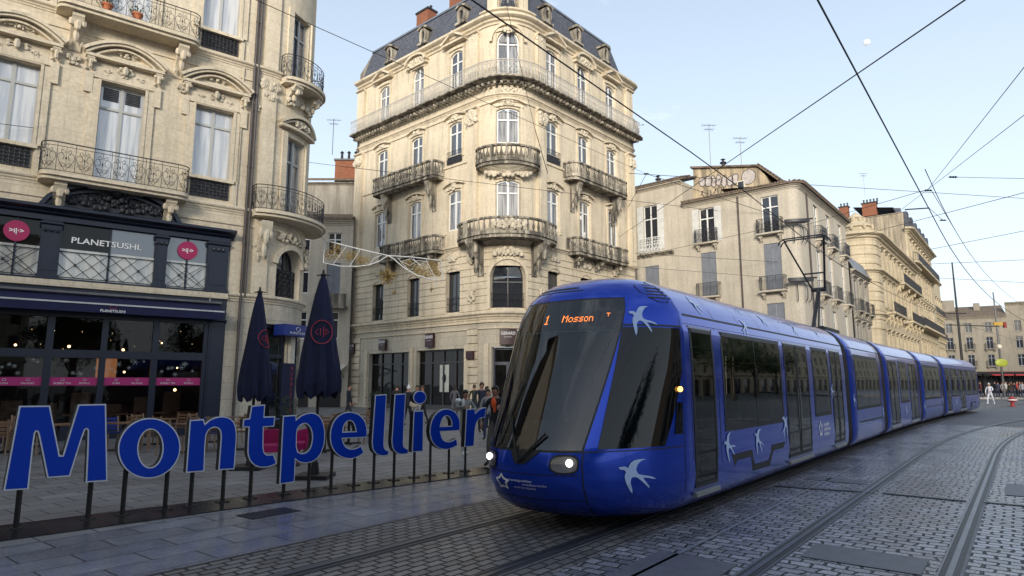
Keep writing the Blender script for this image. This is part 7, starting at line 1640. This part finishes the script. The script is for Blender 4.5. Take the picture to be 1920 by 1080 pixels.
for p, q, r_, lab in WI:   # ends outside the view run on to the far side of the square
    a_, c_ = A(*p), A(*q)
    if q[0] > 1900: c_ = a_ + (c_ - a_) * 1.9
    if p[0] > 1900 or p[1] < 0 or p[0] <= 0: a_ = c_ + (a_ - c_) * (1.9 if p[0] > 1850 else 1.25)
    wire(a_, c_, r_, lab)
for (x, y, Y, lab) in ((1740, 357, 30, 'cluster of black insulators where the span wires meet'), (1787, 332, 27, 'single black insulator on the right span wire'), (1768, 413, 36, 'small clamp lower down the right hand contact wire'), (1212, 326, 46, 'tiny wire knot beside the right edge of the corner building')):
    c = A(x, y, Y); b = MB(); rr = .05 if Y < 40 else .07
    for k in range(3): b.lathe(c + Vector((k * .11 - .11, 0, -rr)), [(0, 0), (rr, .02), (rr * .5, rr), (rr, rr * 1.6), (0, rr * 2)], 8)
    b.tube([c + Vector((-.2, 0, 0)), c + Vector((.2, 0, 0))], .02, 5); tag(b.build('insulator', M_black), lab, 'insulator', 'insulators on the wires')
b = MB(); b.tube([A(1697, 393, 28), A(1742, 390, 28)], .03, 6); b.tube([A(1742, 390, 28), A(1768, 413, 29)], .012, 4); tag(b.build('wire_bracket', M_black), 'short dark horizontal steel arm hanging in the sky left of the contact wire', 'bracket')
# contact wire hangers
# masts at the right
for i, (px, yt, Y, hh, lab) in enumerate(((1785, 492, 72, 15.5, 'tall tapering steel mast, the left and thicker of the two'), (1862, 548, 80, 13.5, 'pale slender mast with traffic lights, right of the tall one'))):
    t = A(px, yt, Y); m = empty('steel_mast', (t.x + .3, t.y, 0), lab, 'mast'); c = m.location; b = MB(); b.tube([(t.x, t.y, .0), (t.x, t.y, t.z * .5), (t.x, t.y, t.z)], [.16, .12, .07], 10); b.build('pole', M_black if i == 0 else M_mast, m)
    if i == 0: b = MB(); b.tube([(t.x - 1.2, t.y, t.z * .62), (t.x + 1.0, t.y, t.z * .62)], .06, 6); b.build('crossarm', M_black, m)
    else:
        b = MB(); b.box(t.x - .6, t.x + .5, t.y - .4, t.y - .2, 8.9, 9.3); b.build('sign_panel', plain('yellow_panel', (.4, .25, .04), .5), m); b = MB(); b.box(t.x + .55, t.x + .85, t.y - .5, t.y - .25, 8.6, 9.3); b.build('signal_head', plain('red_signal', (.2, .03, .03), .5), m)
        b = MB(); b.tube([(t.x - 6, t.y, 9.0), (t.x + .3, t.y, 8.8)], .06, 6); b.build('bracket_arm', M_black, m)
# yellow sign and lamp on the platform
p = A(1878, 690, 68); o = empty('information_sign', (p.x, p.y, .22), 'yellow green round sign with a white globe above it on the platform', 'sign'); b = MB(); b.tube([(p.x, p.y, .22), (p.x, p.y, 5.6)], .06, 6); b.build('pole', M_mast, o); b = MB(); b.blob((p.x, p.y - .1, 3.9), .7, .15, .42, 14, 8); b.build('panel', plain('yellow_green', (.28, .32, .04), .5), o); b = MB(); b.blob((p.x, p.y, 5.6), .24, .24, .26, 12, 8); b.build('globe', M_cream, o)
# kiosk / shelter
p = A(1872, 715, 78); q = A(1845, 715, 76); o = empty('tram_shelter', (p.x, p.y, .22), 'dark roofed tram shelter on the far platform', 'shelter'); b = MB(); b.box(p.x - 4, p.x + 9, p.y, p.y + 3, 2.9, 3.15); b.build('roof', M_black, o)
for dx in (-3.7, 0, 4, 8.6): b = MB(); b.box(p.x + dx, p.x + dx + .12, p.y + 2.5, p.y + 2.62, .22, 2.9); b.build('post', M_black, o)
b = MB(); b.box(p.x - 3.8, p.x + 8.8, p.y + 2.8, p.y + 2.84, .5, 2.7); b.build('back_glass', G_dark, o)
p = A(1895, 700, 84); b = MB(); b.hull8([(p.x - 2.5, p.y - 1, 2.5), (p.x + 2.5, p.y - 1, 2.5), (p.x + 2.5, p.y + 1, 3.2), (p.x - 2.5, p.y + 1, 3.2), (p.x - 2.5, p.y - 1, 2.6), (p.x + 2.5, p.y - 1, 2.6), (p.x + 2.5, p.y + 1, 3.3), (p.x - 2.5, p.y + 1, 3.3)]); b.box(p.x - 2.5, p.x + 2.5, p.y - 1.02, p.y - .98, 2.2, 2.55); tag(b.build('cafe_awning', plain('red_canvas', (.42, .02, .02), .7)), 'red cafe awning behind the people on the platform', 'awning')
# red bollard
p = G(1899, 762); o = empty('bollard', p, 'red and white banded road bollard standing alone on the carriageway', 'bollard'); b = MB(); b.lathe(p, [(.22, 0), (.2, .06), (.12, .1), (.12, .34), (.3, .38), (.34, .5), (.3, .62), (.12, .68), (.12, .78), (0, .8)], 14); b.build('post', plain('bollard_red', (.28, .03, .03), .5), o); b = MB(); b.lathe(p, [(.335, .46), (.35, .5), (.335, .54)], 14); b.build('band', M_lit, o)
# distant trees on the square and behind the viewer (mirrored in the tram)
M_leaf = plain('tree_leaves', (.045, .075, .025), .7, noise_amt=.45, nscale=1.2); M_bark = plain('bark', (.06, .045, .035), .9, noise_amt=.3, nscale=6)
def tree(x, y, h, r_, label, seed, nl=5200):
    o = empty('street_tree', (x, y, 0), label, 'tree'); rn = random.Random(seed); c = Vector((x, y, 0)); b = MB(); b.tube([c, c + Vector((.1, 0, h * .25)), c + Vector((.0, .1, h * .5))], [.24, .18, .13], 8); tips = []
    for k in range(9):
        a = rn.random() * 6.28; e = c + Vector((r_ * .7 * math.cos(a), r_ * .7 * math.sin(a), h * (.55 + .35 * rn.random()))); s_ = c + Vector((0, 0, h * (.3 + .2 * rn.random()))); m = s_.lerp(e, .5) + Vector((0, 0, .3)); b.tube([s_, m, e], [.09, .06, .02], 5); tips += [m, e, s_.lerp(e, .75)]
    b.build('trunk', M_bark, o); b = MB()
    cl = [(t_ + Vector((rn.gauss(0, .6), rn.gauss(0, .6), rn.gauss(0, .5))), rn.uniform(.5, 1.2)) for t_ in tips for _ in range(2)] + [(c + Vector((0, 0, h * .85)), 1.3)]
    for _ in range(nl):
        q, s_ = rn.choice(cl); v = q + Vector((rn.gauss(0, s_ * .6), rn.gauss(0, s_ * .6), rn.gauss(0, s_ * .5))); d1 = Vector((rn.gauss(0, 1), rn.gauss(0, 1), rn.gauss(0, .6))).normalized() * .13; d2 = d1.orthogonal().normalized() * .08; b.add([v - d1, v + d2, v + d1, v - d2], [(0, 1, 2, 3)])
    b.build('crown', M_leaf, o, smooth=False)
for i, (x, y, h) in enumerate(((14, -10, 9), (24, -5, 9.5), (4, -19, 9), (42, 30, 9.5), (54, 42, 10), (68, 54, 9.5), (-8, -16, 8.5), (86, 70, 10), (30, 16, 9), (19, -15, 10), (-15, 4, 8))): tree(x, y, h, 3.2, ['plane tree behind the viewer mirrored in the windscreen', 'plane tree at the right behind the viewer', 'plane tree directly behind the viewer', 'first plane tree of the row on the right side of the square', 'second plane tree of the row on the right side of the square', 'third plane tree of the row on the right side of the square', 'plane tree behind the viewer at the left', 'farthest plane tree of the row on the right side of the square', 'nearest plane tree of the row on the right side of the square', 'tall plane tree between two others behind the viewer', 'plane tree beyond the left edge in front of the shop row'][i], 30 + i)
# Christmas light garland frame
M_frame = plain('white_light_tube', (.7, .7, .68), .5, noise_amt=0); M_gold2 = plain('gold_wire', (.30, .21, .07), .45, .3, noise_amt=.2)
GY = 27.0; CD = empty('christmas_decoration', A(726, 478, GY), 'white and gold bow shaped Christmas light frame with hanging starburst above the alley', 'light decoration')
def g3(x, y): return A(560 + x / 5.4, 420 + y / 5.4, GY)
def poly(pts, r_, m, name): b = MB(); b.tube([g3(*p) for p in pts], r_, 5); return b.build(name, m, CD)
poly([(265, 165), (600, 250), (905, 320), (1150, 335), (1440, 370), (1460, 570), (1330, 560), (1200, 520), (1060, 440), (960, 350), (905, 320), (830, 370), (720, 415), (600, 430), (430, 428), (250, 392), (265, 165)], .025, M_frame, 'outline')
for L in ([(480, 230), (350, 405)], [(620, 265), (520, 425)], [(840, 315), (760, 350), (720, 410)], [(1290, 360), (1380, 540), (1385, 640)], [(1000, 340), (1120, 480), (1200, 515)], [(1160, 350), (1240, 430)], [(1040, 380), (1140, 350), (1240, 420), (1290, 380), (1200, 370), (1130, 420), (1040, 380)]): poly(L, .014, M_frame, 'inner_line')
rn = random.Random(3)
for cx, cy, w_, h_, n in ((350, 270, 90, 90, 26), (500, 330, 90, 70, 16), (660, 375, 70, 30, 14), (1380, 450, 60, 80, 34), (1250, 480, 90, 50, 24), (1100, 400, 60, 40, 12)):
    for k in range(n):
        b = b if k else MB()
        x, y, q = cx + rn.uniform(-w_, w_) * .8, cy + rn.uniform(-h_, h_) * .8, rn.uniform(12, 34); b.tube([g3(x + q * math.cos(a), y + q * math.sin(a)) for a in [j * PI / 4 for j in range(8)]], .012, 3, closed=True)
    b.build('gold_swirls', M_gold2, CD)

b = MB(); c = g3(903, 530); b.tube([g3(895, 325), c], .01, 4)
for k in range(130):
    v = Vector((rn.gauss(0, 1), rn.gauss(0, 1), rn.gauss(0, 1))).normalized(); b.tube([c, c + v * rn.uniform(.3, .5)], .011, 3)
b.build('starburst', M_gold2, CD)
b = MB(); c = g3(968, 700); b.tube([g3(990, 560), g3(1000, 640), c], .008, 3)
for k in range(30): v = Vector((rn.gauss(0, 1), rn.gauss(0, 1), rn.gauss(0, 1))).normalized(); b.tube([c, c + v * .12], .007, 3)
c = g3(1345, 670); b.tube([g3(1345, 600), c], .008, 3)
for k in range(30): v = Vector((rn.gauss(0, 1), rn.gauss(0, 1), rn.gauss(0, 1))).normalized(); b.tube([c, c + v * .12], .007, 3)
b.build('pendant', M_gold2, CD)
wire(g3(265, 165), (-9.3, 25.2, 9.0), .008, 'thin wire tying the light frame to the left turret', group='decoration wires'); wire(g3(1440, 370), PC.at(cl(3.5), .1, 10.9), .008, 'thin wire tying the light frame to the corner building', group='decoration wires')
# ------------------------------------------------------------------ sky
w = bpy.data.worlds.new('World'); sc.world = w; w.use_nodes = True; nt = w.node_tree; bg = nt.nodes['Background']
SUN_EL, SUN_AZ = 14.0, 188.0     # degrees; azimuth clockwise from +Y
sk = mk(nt, 'ShaderNodeTexSky'); sk.sky_type = 'NISHITA'; sk.sun_disc = False; sk.sun_elevation = R(SUN_EL); sk.sun_rotation = R(SUN_AZ); sk.altitude = 50; sk.air_density = 1.0; sk.dust_density = 1.6; sk.ozone_density = 1.2
tcn = mk(nt, 'ShaderNodeTexCoord'); mp = mk(nt, 'ShaderNodeMapping'); mp.inputs['Scale'].default_value = (1, 1, 3.2); nt.links.new(tcn.outputs['Generated'], mp.inputs[0])
nz = mk(nt, 'ShaderNodeTexNoise', i_Scale=2.1, i_Detail=8.0, i_Roughness=.62); nt.links.new(mp.outputs[0], nz.inputs['Vector'])
cr = mk(nt, 'ShaderNodeMapRange'); nt.links.new(nz.outputs[0], cr.inputs[0]); cr.inputs[1].default_value = .43; cr.inputs[2].default_value = .68; cr.inputs[3].default_value = .0; cr.inputs[4].default_value = .85
sep = mk(nt, 'ShaderNodeSeparateXYZ'); nt.links.new(tcn.outputs['Generated'], sep.inputs[0])
hz = mk(nt, 'ShaderNodeMapRange'); nt.links.new(sep.outputs[2], hz.inputs[0]); hz.inputs[1].default_value = .0; hz.inputs[2].default_value = .8; hz.inputs[3].default_value = .85; hz.inputs[4].default_value = .22
mxx = mk(nt, 'ShaderNodeMath', operation='MAXIMUM'); nt.links.new(cr.outputs[0], mxx.inputs[0]); nt.links.new(hz.outputs[0], mxx.inputs[1])
mx = mk(nt, 'ShaderNodeMix', data_type='RGBA'); nt.links.new(mxx.outputs[0], mx.inputs['Factor']); nt.links.new(sk.outputs[0], mx.inputs[6]); mx.inputs[7].default_value = (4.75, 5.3, 5.95, 1)
nt.links.new(mx.outputs[2], bg.inputs[0]); bg.inputs[1].default_value = .15
sl = bpy.data.lights.new('sun', 'SUN'); so = bpy.data.objects.new('sun', sl); COL.objects.link(so); sl.energy = 3.0; sl.angle = R(18); sl.color = (1, .93, .82)
az, el = R(SUN_AZ), R(SUN_EL); dv = Vector((math.sin(az) * math.cos(el), math.cos(az) * math.cos(el), math.sin(el))); so.rotation_euler = dv.to_track_quat('Z', 'Y').to_euler(); so.location = (0, 0, 60)
# moon
c = A(1625, 80, 900); b = MB(); b.lathe(c, [(0, -5.2)] + [(5.2 * math.sin(PI * k / 14), -5.2 * math.cos(PI * k / 14)) for k in range(1, 14)] + [(0, 5.2)], 24); tag(b.build('moon', plain('moon_surface', (.33, .33, .33), .9, noise_amt=.5, nscale=.35, emit=(.85, .92, 1), es=.33)), 'pale nearly full daytime moon in the upper right sky', 'moon')
vs_ = sc.view_settings; vs_.view_transform = 'Standard'; vs_.look = 'None'; vs_.gamma = 1; vs_.exposure = 0.55
sc.cycles.max_bounces = 6; sc.cycles.diffuse_bounces = 3; sc.cycles.glossy_bounces = 4; sc.cycles.transparent_max_bounces = 8
